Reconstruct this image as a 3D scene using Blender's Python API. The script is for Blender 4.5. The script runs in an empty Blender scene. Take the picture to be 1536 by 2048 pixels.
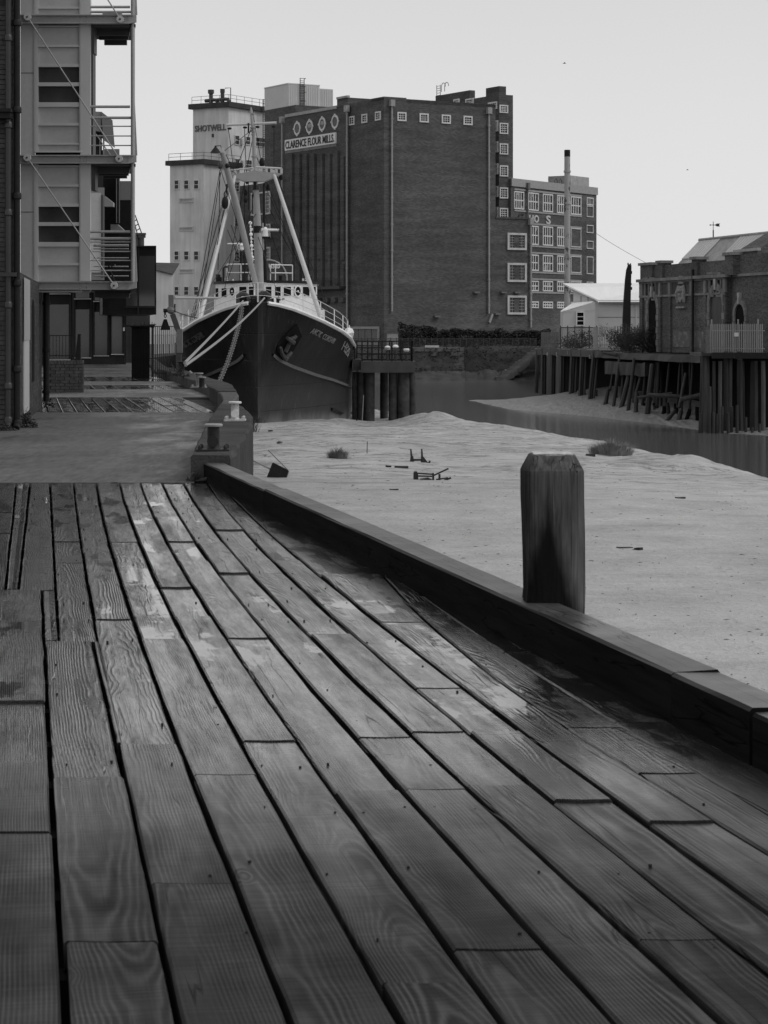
import bpy, math, random
from math import radians, sin, cos, pi, sqrt, atan2
from mathutils import Vector, Matrix, noise as mnoise
random.seed(7)
scene = bpy.context.scene
COL = scene.collection

# ------------------------------------------------------------------ camera, sky, sun, exposure
FPX, HOR, EYE = 4400.0, 662.0, 1.5          # focal length in photo pixels, horizon row, eye height above the deck
cam_d = bpy.data.cameras.new('camera')
cam = bpy.data.objects.new('camera', cam_d); COL.objects.link(cam)
cam.location = (0, 0, EYE); cam.rotation_euler = (radians(90), 0, 0)
cam_d.sensor_fit = 'VERTICAL'; cam_d.sensor_height = 36; cam_d.sensor_width = 27
cam_d.lens = FPX / 2048 * 36
cam_d.shift_y = -(1024 - HOR) / 2048
cam_d.clip_start = 0.3; cam_d.clip_end = 6000
cam_d.dof.use_dof = True; cam_d.dof.focus_distance = 45; cam_d.dof.aperture_fstop = 16
scene.camera = cam

SUN_EL, SUN_AZ = radians(48), radians(105)    # azimuth clockwise from +Y (view direction)
world = bpy.data.worlds.new('World'); scene.world = world; world.use_nodes = True
wn = world.node_tree; wn.nodes.clear()
sky = wn.nodes.new('ShaderNodeTexSky'); sky.sky_type = 'NISHITA'; sky.sun_disc = False
sky.sun_elevation = SUN_EL; sky.sun_rotation = SUN_AZ
sky.air_density = 1.0; sky.dust_density = 5.0; sky.ozone_density = 1.0
bw = wn.nodes.new('ShaderNodeRGBToBW')
# thin high overcast: evens the clear-sky luminance out
mixw = wn.nodes.new('ShaderNodeMix'); mixw.data_type = 'FLOAT'; mixw.inputs[0].default_value = 0.8
tcw = wn.nodes.new('ShaderNodeTexCoord'); sepw = wn.nodes.new('ShaderNodeSeparateXYZ')
cr = wn.nodes.new('ShaderNodeMapRange'); cr.interpolation_type = 'SMOOTHSTEP'
cr.inputs[1].default_value = -0.03; cr.inputs[2].default_value = 0.32
cr.inputs[3].default_value = 9.7; cr.inputs[4].default_value = 6.6
cl = wn.nodes.new('ShaderNodeTexNoise'); cl.inputs['Scale'].default_value = 2.2; cl.inputs['Detail'].default_value = 3
clm = wn.nodes.new('ShaderNodeMapRange'); clm.inputs[3].default_value = 0.93; clm.inputs[4].default_value = 1.07
mulw = wn.nodes.new('ShaderNodeMath'); mulw.operation = 'MULTIPLY'
bg = wn.nodes.new('ShaderNodeBackground'); bg.inputs[1].default_value = 0.1
wo = wn.nodes.new('ShaderNodeOutputWorld')
L = wn.links.new
L(sky.outputs[0], bw.inputs[0]); L(tcw.outputs['Generated'], sepw.inputs[0]); L(sepw.outputs['Z'], cr.inputs[0])
L(tcw.outputs['Generated'], cl.inputs['Vector']); L(cl.outputs['Fac'], clm.inputs[0])
L(bw.outputs[0], mixw.inputs[2]); L(cr.outputs[0], mixw.inputs[3])
L(mixw.outputs[0], mulw.inputs[0]); L(clm.outputs[0], mulw.inputs[1])
L(mulw.outputs[0], bg.inputs[0]); L(bg.outputs[0], wo.inputs[0])

sd = bpy.data.lights.new('sun', 'SUN'); sd.energy = 0.9; sd.angle = radians(25); sd.color = (1, 1, 1)
sun = bpy.data.objects.new('sun', sd); COL.objects.link(sun)
sdir = Vector((sin(SUN_AZ) * cos(SUN_EL), cos(SUN_AZ) * cos(SUN_EL), sin(SUN_EL)))
sun.rotation_euler = sdir.to_track_quat('Z', 'Y').to_euler(); sun.location = sdir * 100

vs = scene.view_settings
vs.view_transform = 'Standard'; vs.look = 'None'; vs.exposure = 0.0; vs.gamma = 1.0
try: vs.use_curve_mapping = False
except Exception: pass

# ------------------------------------------------------------------ helpers
def pt(px, py, Y): return Vector(((px - 768) / FPX * Y, Y, EYE + (HOR - py) / FPX * Y))
def gy(py, z=0.0): return (EYE - z) * FPX / (py - HOR)
def gp(px, py, z=0.0):
    Y = gy(py, z); return Vector(((px - 768) / FPX * Y, Y, z))
def zat(py, Y): return EYE + (HOR - py) / FPX * Y
def xat(px, Y): return (px - 768) / FPX * Y
def lerp(a, b, t): return a + (b - a) * t
def interp(tab, x):
    if x <= tab[0][0]: return tab[0][1]
    for (a, b), (c, d) in zip(tab, tab[1:]):
        if x <= c: return lerp(b, d, (x - a) / (c - a))
    return tab[-1][1]

class Plane:
    """vertical facade plane in the frame of a thing: origin o, direction d, outward normal n"""
    def __init__(s, root, o, d):
        s.root = root; s.o = Vector((o[0], o[1], 0)); s.d = Vector((d[0], d[1], 0)).normalized()
        s.n = Vector((s.d.y, -s.d.x, 0))
        if root is not None:
            m = Matrix.Translation(root.location) @ Matrix.Rotation(root.rotation_euler.z, 4, 'Z')
            s.wo = m @ s.o; s.wd = (m.to_3x3() @ s.d); s.z0 = root.location.z
        else: s.wo, s.wd, s.z0 = s.o, s.d, 0
    def hit(s, px, py):
        k = (px - 768) / FPX
        u = (k * s.wo.y - s.wo.x) / (s.wd.x - k * s.wd.y)
        Y = s.wo.y + s.wd.y * u
        return u, zat(py, Y) - s.z0
    def rect(s, px0, py0, px1, py1):
        u0, _ = s.hit(px0, py0); u1, _ = s.hit(px1, py1)
        pm = (px0 + px1) / 2
        _, z1 = s.hit(pm, py0); _, z0 = s.hit(pm, py1)
        return min(u0, u1), max(u0, u1), z0, z1
    def P(s, u, z, dep=0.0):
        v = s.o + s.d * u + s.n * dep; return Vector((v.x, v.y, z))

class MB:
    def __init__(s): s.v = []; s.f = []
    def add(s, vs, fs):
        b = len(s.v); s.v += [tuple(v) for v in vs]; s.f += [tuple(b + i for i in f) for f in fs]; return s
    def hexa(s, p): # 8 corners: bottom 4 ccw, top 4 ccw
        return s.add(p, [(3, 2, 1, 0), (4, 5, 6, 7), (0, 1, 5, 4), (1, 2, 6, 5), (2, 3, 7, 6), (3, 0, 4, 7)])
    def box(s, x0, x1, y0, y1, z0, z1):
        return s.hexa([(x0, y0, z0), (x1, y0, z0), (x1, y1, z0), (x0, y1, z0), (x0, y0, z1), (x1, y0, z1), (x1, y1, z1), (x0, y1, z1)])
    def skbox(s, x0, x1, y0, y1, z0, z1, k=-.16):
        # block whose flanks follow the line of the quay instead of the view axis
        e = k * (y1 - y0)
        return s.hexa([(x0, y0, z0), (x1, y0, z0), (x1 + e, y1, z0), (x0 + e, y1, z0), (x0, y0, z1), (x1, y0, z1), (x1 + e, y1, z1), (x0 + e, y1, z1)])
    def cbox(s, c, sx, sy, sz, rz=0):
        R = Matrix.Rotation(rz, 3, 'Z'); c = Vector(c)
        return s.hexa([c + R @ Vector((a * sx / 2, b * sy / 2, e * sz / 2)) for e in (-1, 1) for a, b in ((-1, -1), (1, -1), (1, 1), (-1, 1))])
    def pbox(s, pl, u0, u1, z0, z1, d0, d1):
        return s.hexa([pl.P(u0, z0, d1), pl.P(u1, z0, d1), pl.P(u1, z0, d0), pl.P(u0, z0, d0), pl.P(u0, z1, d1), pl.P(u1, z1, d1), pl.P(u1, z1, d0), pl.P(u0, z1, d0)])
    def pframe(s, pl, u0, u1, z0, z1, w, d0, d1):
        s.pbox(pl, u0, u1, z1 - w, z1, d0, d1); s.pbox(pl, u0, u1, z0, z0 + w, d0, d1)
        s.pbox(pl, u0, u0 + w, z0 + w, z1 - w, d0, d1); s.pbox(pl, u1 - w, u1, z0 + w, z1 - w, d0, d1); return s
    def beam(s, p, q, w, h, up=(0, 0, 1)):
        p, q = Vector(p), Vector(q); d = (q - p).normalized(); u = Vector(up)
        if abs(d.dot(u)) > 0.99: u = Vector((0, 1, 0))
        a = d.cross(u).normalized(); b = a.cross(d).normalized()
        c = [(-1, -1), (1, -1), (1, 1), (-1, 1)]
        return s.hexa([p + a * (i * w / 2) + b * (j * h / 2) for i, j in c] + [q + a * (i * w / 2) + b * (j * h / 2) for i, j in c])
    def tube(s, pts, r, n=8, cap=True):
        pts = [Vector(p) for p in pts]; rs = r if isinstance(r, (list, tuple)) else [r] * len(pts)
        b = len(s.v); a0 = None
        for i, p in enumerate(pts):
            d = (pts[min(i + 1, len(pts) - 1)] - pts[max(i - 1, 0)]).normalized()
            if a0 is None:
                u = Vector((0, 0, 1)) if abs(d.z) < .9 else Vector((0, 1, 0)); a0 = d.cross(u).normalized()
            a = (a0 - d * a0.dot(d)).normalized(); a0 = a; e = d.cross(a)
            for k in range(n):
                t = 2 * pi * k / n; s.v.append(tuple(p + a * (cos(t) * rs[i]) + e * (sin(t) * rs[i])))
        for i in range(len(pts) - 1):
            for k in range(n):
                k2 = (k + 1) % n; s.f.append((b + i * n + k, b + i * n + k2, b + (i + 1) * n + k2, b + (i + 1) * n + k))
        if cap:
            s.f.append(tuple(b + k for k in reversed(range(n)))); s.f.append(tuple(b + (len(pts) - 1) * n + k for k in range(n)))
        return s
    def lathe(s, prof, c=(0, 0, 0), n=16):
        b = len(s.v); c = Vector(c)
        for r, z in prof:
            for k in range(n):
                t = 2 * pi * k / n; s.v.append((c.x + r * cos(t), c.y + r * sin(t), c.z + z))
        for i in range(len(prof) - 1):
            for k in range(n):
                k2 = (k + 1) % n; s.f.append((b + i * n + k, b + i * n + k2, b + (i + 1) * n + k2, b + (i + 1) * n + k))
        s.f.append(tuple(b + k for k in reversed(range(n)))); s.f.append(tuple(b + (len(prof) - 1) * n + k for k in range(n)))
        return s
    def prism(s, poly, ext):
        """poly: list of 3-D points; ext: extrusion vector"""
        n = len(poly); e = Vector(ext); P = [Vector(p) for p in poly]
        return s.add(P + [p + e for p in P], [tuple(reversed(range(n))), tuple(range(n, 2 * n))] + [(i, (i + 1) % n, n + (i + 1) % n, n + i) for i in range(n)])
    def sphere(s, c, r, n=10, m=6, sc=(1, 1, 1)):
        prof = [(max(r * sin(pi * i / m), r * .03), -r * cos(pi * i / m)) for i in range(m + 1)]
        b = len(s.v); s.lathe(prof, (0, 0, 0), n); c = Vector(c)
        for i in range(b, len(s.v)):
            v = s.v[i]; s.v[i] = (c.x + v[0] * sc[0], c.y + v[1] * sc[1], c.z + v[2] * sc[2])
        return s
    def rough(s, amt, sc=1.0, seed=0):
        o = Vector((seed * 13.1, seed * 7.7, seed * 3.3))
        s.v = [tuple(Vector(v) + mnoise.noise_vector(Vector(v) * sc + o) * amt) for v in s.v]; return s
    def build(s, name, mat, parent=None, world=False, smooth=False, **kw):
        me = bpy.data.meshes.new(name)
        vs = s.v
        if world and parent is not None:
            r = parent
            while r.parent is not None: r = r.parent
            m = (Matrix.Translation(r.location) @ Matrix.Rotation(r.rotation_euler.z, 4, 'Z')).inverted()
            vs = [tuple(m @ Vector(v)) for v in vs]
        me.from_pydata(vs, [], s.f); me.update()
        if mat: me.materials.append(mat)
        if smooth:
            me.polygons.foreach_set('use_smooth', [True] * len(me.polygons))
            try: me.set_sharp_from_angle(angle=radians(40))
            except Exception: pass
        o = bpy.data.objects.new(name, me); COL.objects.link(o)
        if parent is not None: o.parent = parent
        for k, v in kw.items(): o[k] = v
        return o

def thing(name, label, cat, loc=(0, 0, 0), rz=0, group=None):
    o = bpy.data.objects.new(name, None); COL.objects.link(o); o.empty_display_size = .2
    o.location = loc; o.rotation_euler = (0, 0, rz); o['label'] = label; o['category'] = cat
    if group: o['group'] = group
    return o
def tag(o, label, cat, group=None):
    o['label'] = label; o['category'] = cat
    if group: o['group'] = group
    return o
def inst(src, parent, loc, rz=0, name=None):
    c = src.copy(); COL.objects.link(c); c.parent = parent; c.location = loc; c.rotation_euler = (0, 0, rz)
    return c
def copy_tree(o, parent=None):
    c = o.copy(); COL.objects.link(c); c.parent = parent
    for ch in list(o.children): copy_tree(ch, c)
    return c

def text_obj(txt, name, mat, parent, mapf, bold=0.0, res=3, **kw):
    """flat raised lettering; mapf(a,b,d): a,b in 0..1 over the words' box, d depth flag 0/1"""
    cu = bpy.data.curves.new(name, 'FONT'); cu.body = txt; cu.size = 1; cu.resolution_u = res; cu.offset = bold
    cu.extrude = 0.5; cu.fill_mode = 'BOTH'
    to = bpy.data.objects.new('tmp_text', cu); COL.objects.link(to)
    me = bpy.data.meshes.new_from_object(to)
    bpy.data.objects.remove(to); bpy.data.curves.remove(cu)
    xs = [v.co.x for v in me.vertices]; ys = [v.co.y for v in me.vertices]
    x0, x1, y0, y1 = min(xs), max(xs), min(ys), max(ys)
    for v in me.vertices:
        v.co = mapf((v.co.x - x0) / (x1 - x0), (v.co.y - y0) / (y1 - y0), 1 if v.co.z > 0 else 0)
    me.name = name; me.materials.clear(); me.materials.append(mat)
    o = bpy.data.objects.new(name, me); COL.objects.link(o)
    if parent is not None: o.parent = parent
    for k, v in kw.items(): o[k] = v
    return o

# ------------------------------------------------------------------ materials (the photograph is black and white: all greys)
class NT:
    def __init__(s, name):
        s.m = bpy.data.materials.new(name); s.m.use_nodes = True; s.t = s.m.node_tree
        s.b = s.t.nodes['Principled BSDF']; s.b.inputs['Base Color'].default_value = (.2, .2, .2, 1)
    def n(s, typ, **ins):
        nd = s.t.nodes.new(typ)
        for k, v in ins.items(): nd.inputs[k.replace('_', ' ')].default_value = v
        return nd
    def l(s, a, b): s.t.links.new(a, b)
    def math(s, op, a, b=None, c=None, clamp=False):
        nd = s.t.nodes.new('ShaderNodeMath'); nd.operation = op; nd.use_clamp = clamp
        for i, x in enumerate((a, b, c)):
            if x is None: continue
            if isinstance(x, (int, float)): nd.inputs[i].default_value = x
            else: s.l(x, nd.inputs[i])
        return nd.outputs[0]
    def coord(s, kind='Object', scale=(1, 1, 1)):
        if kind == 'World': o = s.t.nodes.new('ShaderNodeNewGeometry').outputs['Position']
        else: o = s.t.nodes.new('ShaderNodeTexCoord').outputs[kind]
        mp = s.t.nodes.new('ShaderNodeMapping'); mp.inputs['Scale'].default_value = scale; s.l(o, mp.inputs[0]); return mp.outputs[0]
    def noise(s, vec, scale, detail=4, rough=.55, dist=0):
        nd = s.t.nodes.new('ShaderNodeTexNoise'); nd.inputs['Scale'].default_value = scale; nd.inputs['Detail'].default_value = detail
        nd.inputs['Roughness'].default_value = rough; nd.inputs['Distortion'].default_value = dist
        s.l(vec, nd.inputs['Vector']); return nd.outputs['Fac']
    def rng(s, x, a, b, c, d, smooth=False):
        nd = s.t.nodes.new('ShaderNodeMapRange'); nd.interpolation_type = 'SMOOTHSTEP' if smooth else 'LINEAR'
        for i, v in enumerate((a, b, c, d)): nd.inputs[i + 1].default_value = v
        s.l(x, nd.inputs[0]); return nd.outputs[0]
    def color(s, val): s.l(val, s.b.inputs['Base Color'])
    def bump(s, h, strength=.5, dist=.02):
        nd = s.t.nodes.new('ShaderNodeBump'); nd.inputs['Strength'].default_value = strength; nd.inputs['Distance'].default_value = dist
        s.l(h, nd.inputs['Height']); s.l(nd.outputs[0], s.b.inputs['Normal']); return nd

def grey(name, base, var=.2, scale=3, rough=.7, bump=0., bscale=None, stretch=(1, 1, 1), metal=0, spec=None, coords='Object', fine=.0, fscale=40):
    n = NT(name); v = n.coord(coords, stretch)
    if spec is None: spec = .5 if rough < .5 else (.3 if rough < .7 else .15)
    f = n.noise(v, scale, 5, .6)
    val = n.rng(f, .25, .75, base * (1 - var), base * (1 + var))
    if fine: val = n.math('MULTIPLY', val, n.rng(n.noise(v, fscale, 3, .6), .3, .7, 1 - fine, 1 + fine))
    n.color(val)
    n.b.inputs['Roughness'].default_value = rough; n.b.inputs['Metallic'].default_value = metal
    n.b.inputs['Specular IOR Level'].default_value = spec
    if bump: n.bump(n.noise(v, bscale or scale * 8, 5, .6), bump, .02)
    return n.m

def brick_mat(name, base, mortar, bw_=.225, bh=.075, var=.25, msize=.008, streak=.15, big=.25, rough=.85):
    n = NT(name)
    tc = n.t.nodes.new('ShaderNodeTexCoord').outputs['Object']
    sp = n.t.nodes.new('ShaderNodeSeparateXYZ'); n.l(tc, sp.inputs[0])
    cb = n.t.nodes.new('ShaderNodeCombineXYZ'); n.l(n.math('ADD', sp.outputs[0], sp.outputs[1]), cb.inputs[0]); n.l(sp.outputs[2], cb.inputs[1])
    br = n.t.nodes.new('ShaderNodeTexBrick'); n.l(cb.outputs[0], br.inputs['Vector'])
    br.inputs['Scale'].default_value = 1; br.inputs['Brick Width'].default_value = bw_; br.inputs['Row Height'].default_value = bh
    br.inputs['Mortar Size'].default_value = msize; br.inputs['Mortar Smooth'].default_value = .2
    lo, hi = base * (1 - var), base * (1 + var)
    br.inputs['Color1'].default_value = (lo, lo, lo, 1); br.inputs['Color2'].default_value = (hi, hi, hi, 1); br.inputs['Mortar'].default_value = (mortar, mortar, mortar, 1)
    bwn = n.t.nodes.new('ShaderNodeRGBToBW'); n.l(br.outputs['Color'], bwn.inputs[0])
    st = n.noise(n.coord('Object', (.12, .12, 1.2)), .8, 5, .6)       # course-wise weather bands
    bg_ = n.noise(n.coord('Object'), .12, 5, .6)
    v = n.math('MULTIPLY', bwn.outputs[0], n.rng(st, .3, .7, 1 - streak, 1 + streak))
    v = n.math('MULTIPLY', v, n.rng(bg_, .3, .7, 1 - big, 1 + big))
    n.color(v); n.b.inputs['Roughness'].default_value = rough; n.b.inputs['Specular IOR Level'].default_value = .15
    n.bump(br.outputs['Fac'], -.5, .01)
    return n.m

M = {}
M['brick_mill'] = brick_mat('mill brick', .088, .115, .45, .15, .25, .012, .26, .2)
M['brick_old'] = brick_mat('old brick', .07, .13, .24, .08, .45, .01, .2, .35)
M['brick_near'] = brick_mat('near brick', .055, .04, .225, .075, .4)
M['brick_single'] = grey('fired brick', .07, .45, 9, .85, .4, 60, coords='World')
M['mortar'] = grey('mortar', .045, .3, 5, .95)
M['white_paint'] = grey('white window paint', .62, .15, 2, .5)
M['frame_white'] = grey('white frame', .5, .2, 1.5, .5)
M['glass_dark'] = grey('dark glass', .007, .3, 1, .08, spec=.35)
M['stone_pale'] = grey('pale stone', .36, .25, 1.2, .8, .2, 10)
M['render'] = None
n = NT('silo render'); v = n.coord('Object', (1, 1, .12))
f1 = n.noise(v, 1.1, 6, .6); f2 = n.noise(n.coord('Object'), .25, 4, .5); f3 = n.noise(n.coord('Object', (1, 1, .05)), 4, 4, .6)
val = n.math('MULTIPLY', n.rng(f1, .3, .7, .52, .70), n.rng(f2, .3, .7, .85, 1.12)); val = n.math('MULTIPLY', val, n.rng(f3, .3, .7, .93, 1.06))
n.color(val); n.b.inputs['Roughness'].default_value = .9; M['render'] = n.m
M['clad'] = grey('pale cladding panel', .44, .08, .8, .45, fine=.05, fscale=12)
M['clad_seam'] = grey('cladding trim', .5, .1, 1, .5)
M['steel_grey'] = grey('painted steel', .34, .12, 2, .4, fine=.08, fscale=20)
M['steel_dark'] = grey('dark steel', .055, .3, 3, .5)
M['matt_black'] = grey('matt black', .009, .3, 3, .95, spec=.1)  # matt black; on back walls and in openings it stands in for deep shade
M['sign_white'] = grey('sign board white', .72, .1, 1, .6)
M['black_iron'] = grey('black iron', .012, .4, 6, .5, .15, 40, spec=.2)
M['black_paint'] = grey('black paint', .012, .3, 3, .35)
M['galv'] = grey('galvanised steel', .3, .2, 4, .5, metal=0)
M['galv_dark'] = grey('weathered galvanised steel', .14, .3, 4, .6)
M['roof_sheet'] = grey('white roof sheet', .75, .06, .5, .4, stretch=(4, 1, 1))
M['shed_wall'] = grey('shed cladding', .5, .08, .6, .5)
M['slate'] = grey('slate roof', .26, .3, .6, .6, fine=.2, fscale=3)
M['skylight'] = grey('skylight sheeting', .42, .15, .5, .4)
M['lead'] = grey('sheet metal penthouse', .55, .07, .4, .5)
M['dark_roof'] = grey('roof felt', .06, .3, 1, .8)
M['glass_block'] = grey('flat window glass', .06, .6, 1.1, .06)
M['glass_facade'] = grey('facade glass', .05, .4, .25, .08, spec=.6)
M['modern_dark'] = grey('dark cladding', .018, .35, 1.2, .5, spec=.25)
M['modern_grey'] = grey('zinc cladding', .2, .15, .6, .45)
M['rope'] = grey('mooring rope', .3, .2, 20, .9, .4, 60)
M['concrete'] = grey('jetty concrete', .07, .35, .9, .9, .3, 12)
M['rust_white'] = grey('chipped white paint', .6, .5, 14, .6, .2, 30)
M['timber_wet'] = grey('slimy timber', .032, .55, 3, .5, .4, 10, stretch=(1, 1, .15))
M['timber_pale'] = grey('weathered timber', .085, .4, 4, .8, .4, 14, stretch=(1, 1, .12))
M['stone_wall'] = grey('quay stone', .13, .35, .8, .9, .4, 5)
M['ob_stone'] = grey('weathered dressed stone', .19, .4, 1.4, .9, .3, 6)
M['pale_bar'] = grey('bright galvanised pale', .3, .12, 4, .5)
M['moss_wall'] = grey('overgrown wall', .12, .4, .7, .95, .5, 4, stretch=(1, 1, 2))
M['foliage'] = grey('foliage', .05, .45, 1.5, .7)
M['foliage_dry'] = grey('dry grass', .25, .4, 4, .8)
M['hull_white'] = grey('ship white paint', .74, .1, 2, .4, fine=.06, fscale=9)
M['mast_paint'] = grey('mast paint', .30, .12, 1.5, .45, fine=.06, fscale=15)
M['pale_spar'] = grey('pale spar paint', .48, .08, 1.5, .4)
M['letter_faded'] = grey('sun faded lettering', .15, .3, 1.2, .8)
M['letter_white'] = grey('white lettering', .6, .15, 3, .6)
M['letter_dark'] = grey('faded dark lettering', .05, .2, 2, .7)
M['letter_hull'] = grey('hull lettering', .22, .4, 4, .6)
M['plastic_black'] = grey('black plastic', .012, .3, 5, .35)
M['land'] = grey('far land', .09, .4, .2, .95, .3, 3)
M['haze_dummy'] = M['land']
# ------------------------------------------------------------------ wood, mud, water, paving materials
def wood_mat(name, lo, hi, wet=True, zoff=.12, ring=40., rough=.42, dirt=.4):
    n = NT(name)
    tc = n.t.nodes.new('ShaderNodeTexCoord').outputs['Object']
    oi = n.t.nodes.new('ShaderNodeObjectInfo')
    rnd = oi.outputs['Random']
    off = n.t.nodes.new('ShaderNodeCombineXYZ'); n.l(n.math('MULTIPLY', rnd, 37.), off.inputs[0]); n.l(n.math('MULTIPLY', rnd, 91.), off.inputs[1])
    va = n.t.nodes.new('ShaderNodeVectorMath'); va.operation = 'ADD'; n.l(tc, va.inputs[0]); n.l(off.outputs[0], va.inputs[1])
    def mapped(sc):
        mp = n.t.nodes.new('ShaderNodeMapping'); mp.inputs['Scale'].default_value = sc; n.l(va.outputs[0], mp.inputs[0]); return mp.outputs[0]
    n1 = n.noise(mapped((.45, 1.2, 1.2)), 1.0, 2, .5)
    n2 = n.noise(mapped((.8, 1.6, 1.6)), 1.0, 3, .5)
    def frac(k): return n.math('FRACT', n.math('MULTIPLY', rnd, k))
    sp = n.t.nodes.new('ShaderNodeSeparateXYZ'); n.l(tc, sp.inputs[0])
    # pith line running slightly askew under the board: growth rings come out as long cathedrals
    yy = n.math('ADD', sp.outputs[1], n.math('MULTIPLY', n.math('SUBTRACT', n1, .5), .07))
    yy = n.math('ADD', yy, n.math('MULTIPLY', n.math('SUBTRACT', rnd, .5), .2))
    zz = n.math('ADD', n.math('MULTIPLY_ADD', frac(17.3), zoff * 1.3, zoff * .25), n.math('MULTIPLY', n.math('SUBTRACT', n2, .5), .06))
    zz = n.math('ADD', zz, n.math('MULTIPLY', sp.outputs[0], n.math('MULTIPLY_ADD', frac(53.7), .05, -.02)))
    # knots bend the rings
    kv = n.t.nodes.new('ShaderNodeTexVoronoi'); kv.inputs['Scale'].default_value = 1.0; n.l(mapped((1.1, 3.2, 0)), kv.inputs['Vector'])
    knot = n.rng(kv.outputs['Distance'], 0, .15, 1, 0, True)
    zz = n.math('ADD', zz, n.math('MULTIPLY', knot, .05))
    r = n.math('SQRT', n.math('ADD', n.math('MULTIPLY', yy, yy), n.math('MULTIPLY', zz, zz)))
    n3 = n.noise(mapped((2.0, 16, 16)), 1.0, 3, .6)
    ph = n.math('ADD', n.math('MULTIPLY', r, n.math('MULTIPLY_ADD', frac(29.1), ring * 15, ring * 13)), n.math('MULTIPLY', n3, 3.4))
    ringv = n.math('MULTIPLY_ADD', n.math('SINE', ph), .5, .5)
    ringv = n.math('POWER', ringv, 1.8)
    worn = n.rng(n.noise(mapped((.8, 3.5, 1)), 1.2, 3, .6), .35, .65, .1, 1.0)     # ridges worn flat in places
    ringv = n.math('MULTIPLY_ADD', n.math('SUBTRACT', ringv, .4), worn, .4)
    fib = n.noise(mapped((1.2, 190, 90)), 1.0, 3, .7)            # fine fibre
    sawn = n.noise(mapped((38, 1.0, 1.0)), 1.0, 2, .5)            # cross-grain saw marks
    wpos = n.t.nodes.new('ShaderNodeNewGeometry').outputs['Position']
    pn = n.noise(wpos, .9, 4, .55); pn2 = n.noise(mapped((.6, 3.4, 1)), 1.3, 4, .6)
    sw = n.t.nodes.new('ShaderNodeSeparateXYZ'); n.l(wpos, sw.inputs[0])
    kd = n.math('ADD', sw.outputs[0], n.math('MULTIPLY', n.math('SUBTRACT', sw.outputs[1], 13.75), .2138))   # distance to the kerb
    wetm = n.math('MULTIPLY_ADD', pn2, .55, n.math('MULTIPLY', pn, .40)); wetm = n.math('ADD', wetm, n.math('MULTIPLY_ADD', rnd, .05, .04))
    wetm = n.math('ADD', wetm, n.rng(sw.outputs[1], 5.5, 9.0, -.16, .03, True))          # wetter and glossier away from the near end
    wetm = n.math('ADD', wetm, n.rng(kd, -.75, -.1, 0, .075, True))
    patch = n.rng(n.noise(mapped((.5, 3, 1)), 1.0, 4, .6), .3, .7, .66, 1.36)
    colr = n.math('MULTIPLY', n.rng(ringv, 0, 1, lo, hi), patch)
    colr = n.math('MULTIPLY', colr, n.rng(fib, .3, .7, .8, 1.2))
    colr = n.math('MULTIPLY', colr, n.rng(rnd, 0, 1, .8, 1.2))
    colr = n.math('MULTIPLY', colr, n.rng(knot, .75, .95, 1, .45))
    spots = n.rng(n.noise(wpos, 16, 3, .6), .66, .74, 1, 1 - dirt)
    colr = n.math('MULTIPLY', colr, spots)
    # crack lines along the grain
    ck = n.noise(mapped((.22, 6.5, 6.5)), 1.0, 3, .5)
    crack = n.rng(n.math('ABSOLUTE', n.math('SUBTRACT', ck, .5)), 0, .007, 1, 0)
    crack = n.math('MULTIPLY', crack, n.rng(n.noise(mapped((.6, 1.5, 1)), 1.1, 2), .50, .56, 0, 1))
    colr = n.math('MULTIPLY', colr, n.rng(crack, 0, 1, 1, .15))
    h = n.math('ADD', n.math('MULTIPLY', ringv, .9), n.math('MULTIPLY', fib, .8))
    h = n.math('ADD', h, n.math('MULTIPLY', sawn, .8))
    h = n.math('SUBTRACT', h, n.math('MULTIPLY', crack, 2.5))
    h = n.math('ADD', h, n.math('MULTIPLY', n.noise(mapped((1.5, 3, 3)), 1., 3), 1.2))
    if wet:
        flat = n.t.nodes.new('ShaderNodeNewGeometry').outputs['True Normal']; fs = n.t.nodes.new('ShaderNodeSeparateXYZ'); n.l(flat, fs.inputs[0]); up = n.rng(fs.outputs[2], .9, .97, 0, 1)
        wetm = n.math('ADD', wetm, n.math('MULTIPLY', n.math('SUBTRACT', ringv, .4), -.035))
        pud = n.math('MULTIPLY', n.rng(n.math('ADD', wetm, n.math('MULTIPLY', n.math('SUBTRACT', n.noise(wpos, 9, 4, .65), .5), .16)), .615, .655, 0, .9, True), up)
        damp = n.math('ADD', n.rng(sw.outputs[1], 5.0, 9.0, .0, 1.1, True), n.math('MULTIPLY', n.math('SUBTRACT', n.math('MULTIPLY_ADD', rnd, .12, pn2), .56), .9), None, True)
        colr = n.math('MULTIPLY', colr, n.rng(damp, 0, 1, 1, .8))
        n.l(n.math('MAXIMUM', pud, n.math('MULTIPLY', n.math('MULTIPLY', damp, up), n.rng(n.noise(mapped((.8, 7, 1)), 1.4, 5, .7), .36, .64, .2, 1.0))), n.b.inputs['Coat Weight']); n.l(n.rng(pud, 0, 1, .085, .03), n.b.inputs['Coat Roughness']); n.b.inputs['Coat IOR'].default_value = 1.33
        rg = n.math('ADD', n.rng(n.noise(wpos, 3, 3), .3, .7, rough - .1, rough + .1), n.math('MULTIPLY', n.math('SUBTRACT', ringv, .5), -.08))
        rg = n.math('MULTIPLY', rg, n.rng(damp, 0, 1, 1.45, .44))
        n.l(rg, n.b.inputs['Roughness'])
        cb_ = n.t.nodes.new('ShaderNodeBump'); cb_.inputs['Distance'].default_value = .0026; n.l(h, cb_.inputs['Height']); n.l(n.rng(pud, 0, .8, .24, .012), cb_.inputs['Strength']); n.l(cb_.outputs[0], n.b.inputs['Coat Normal'])
        bm = n.bump(h, .5, .0032)
        n.l(n.math('SUBTRACT', n.rng(damp, 0, 1, 1.0, .75), n.math('MULTIPLY', pud, .62)), bm.inputs['Strength'])
    else:
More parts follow.
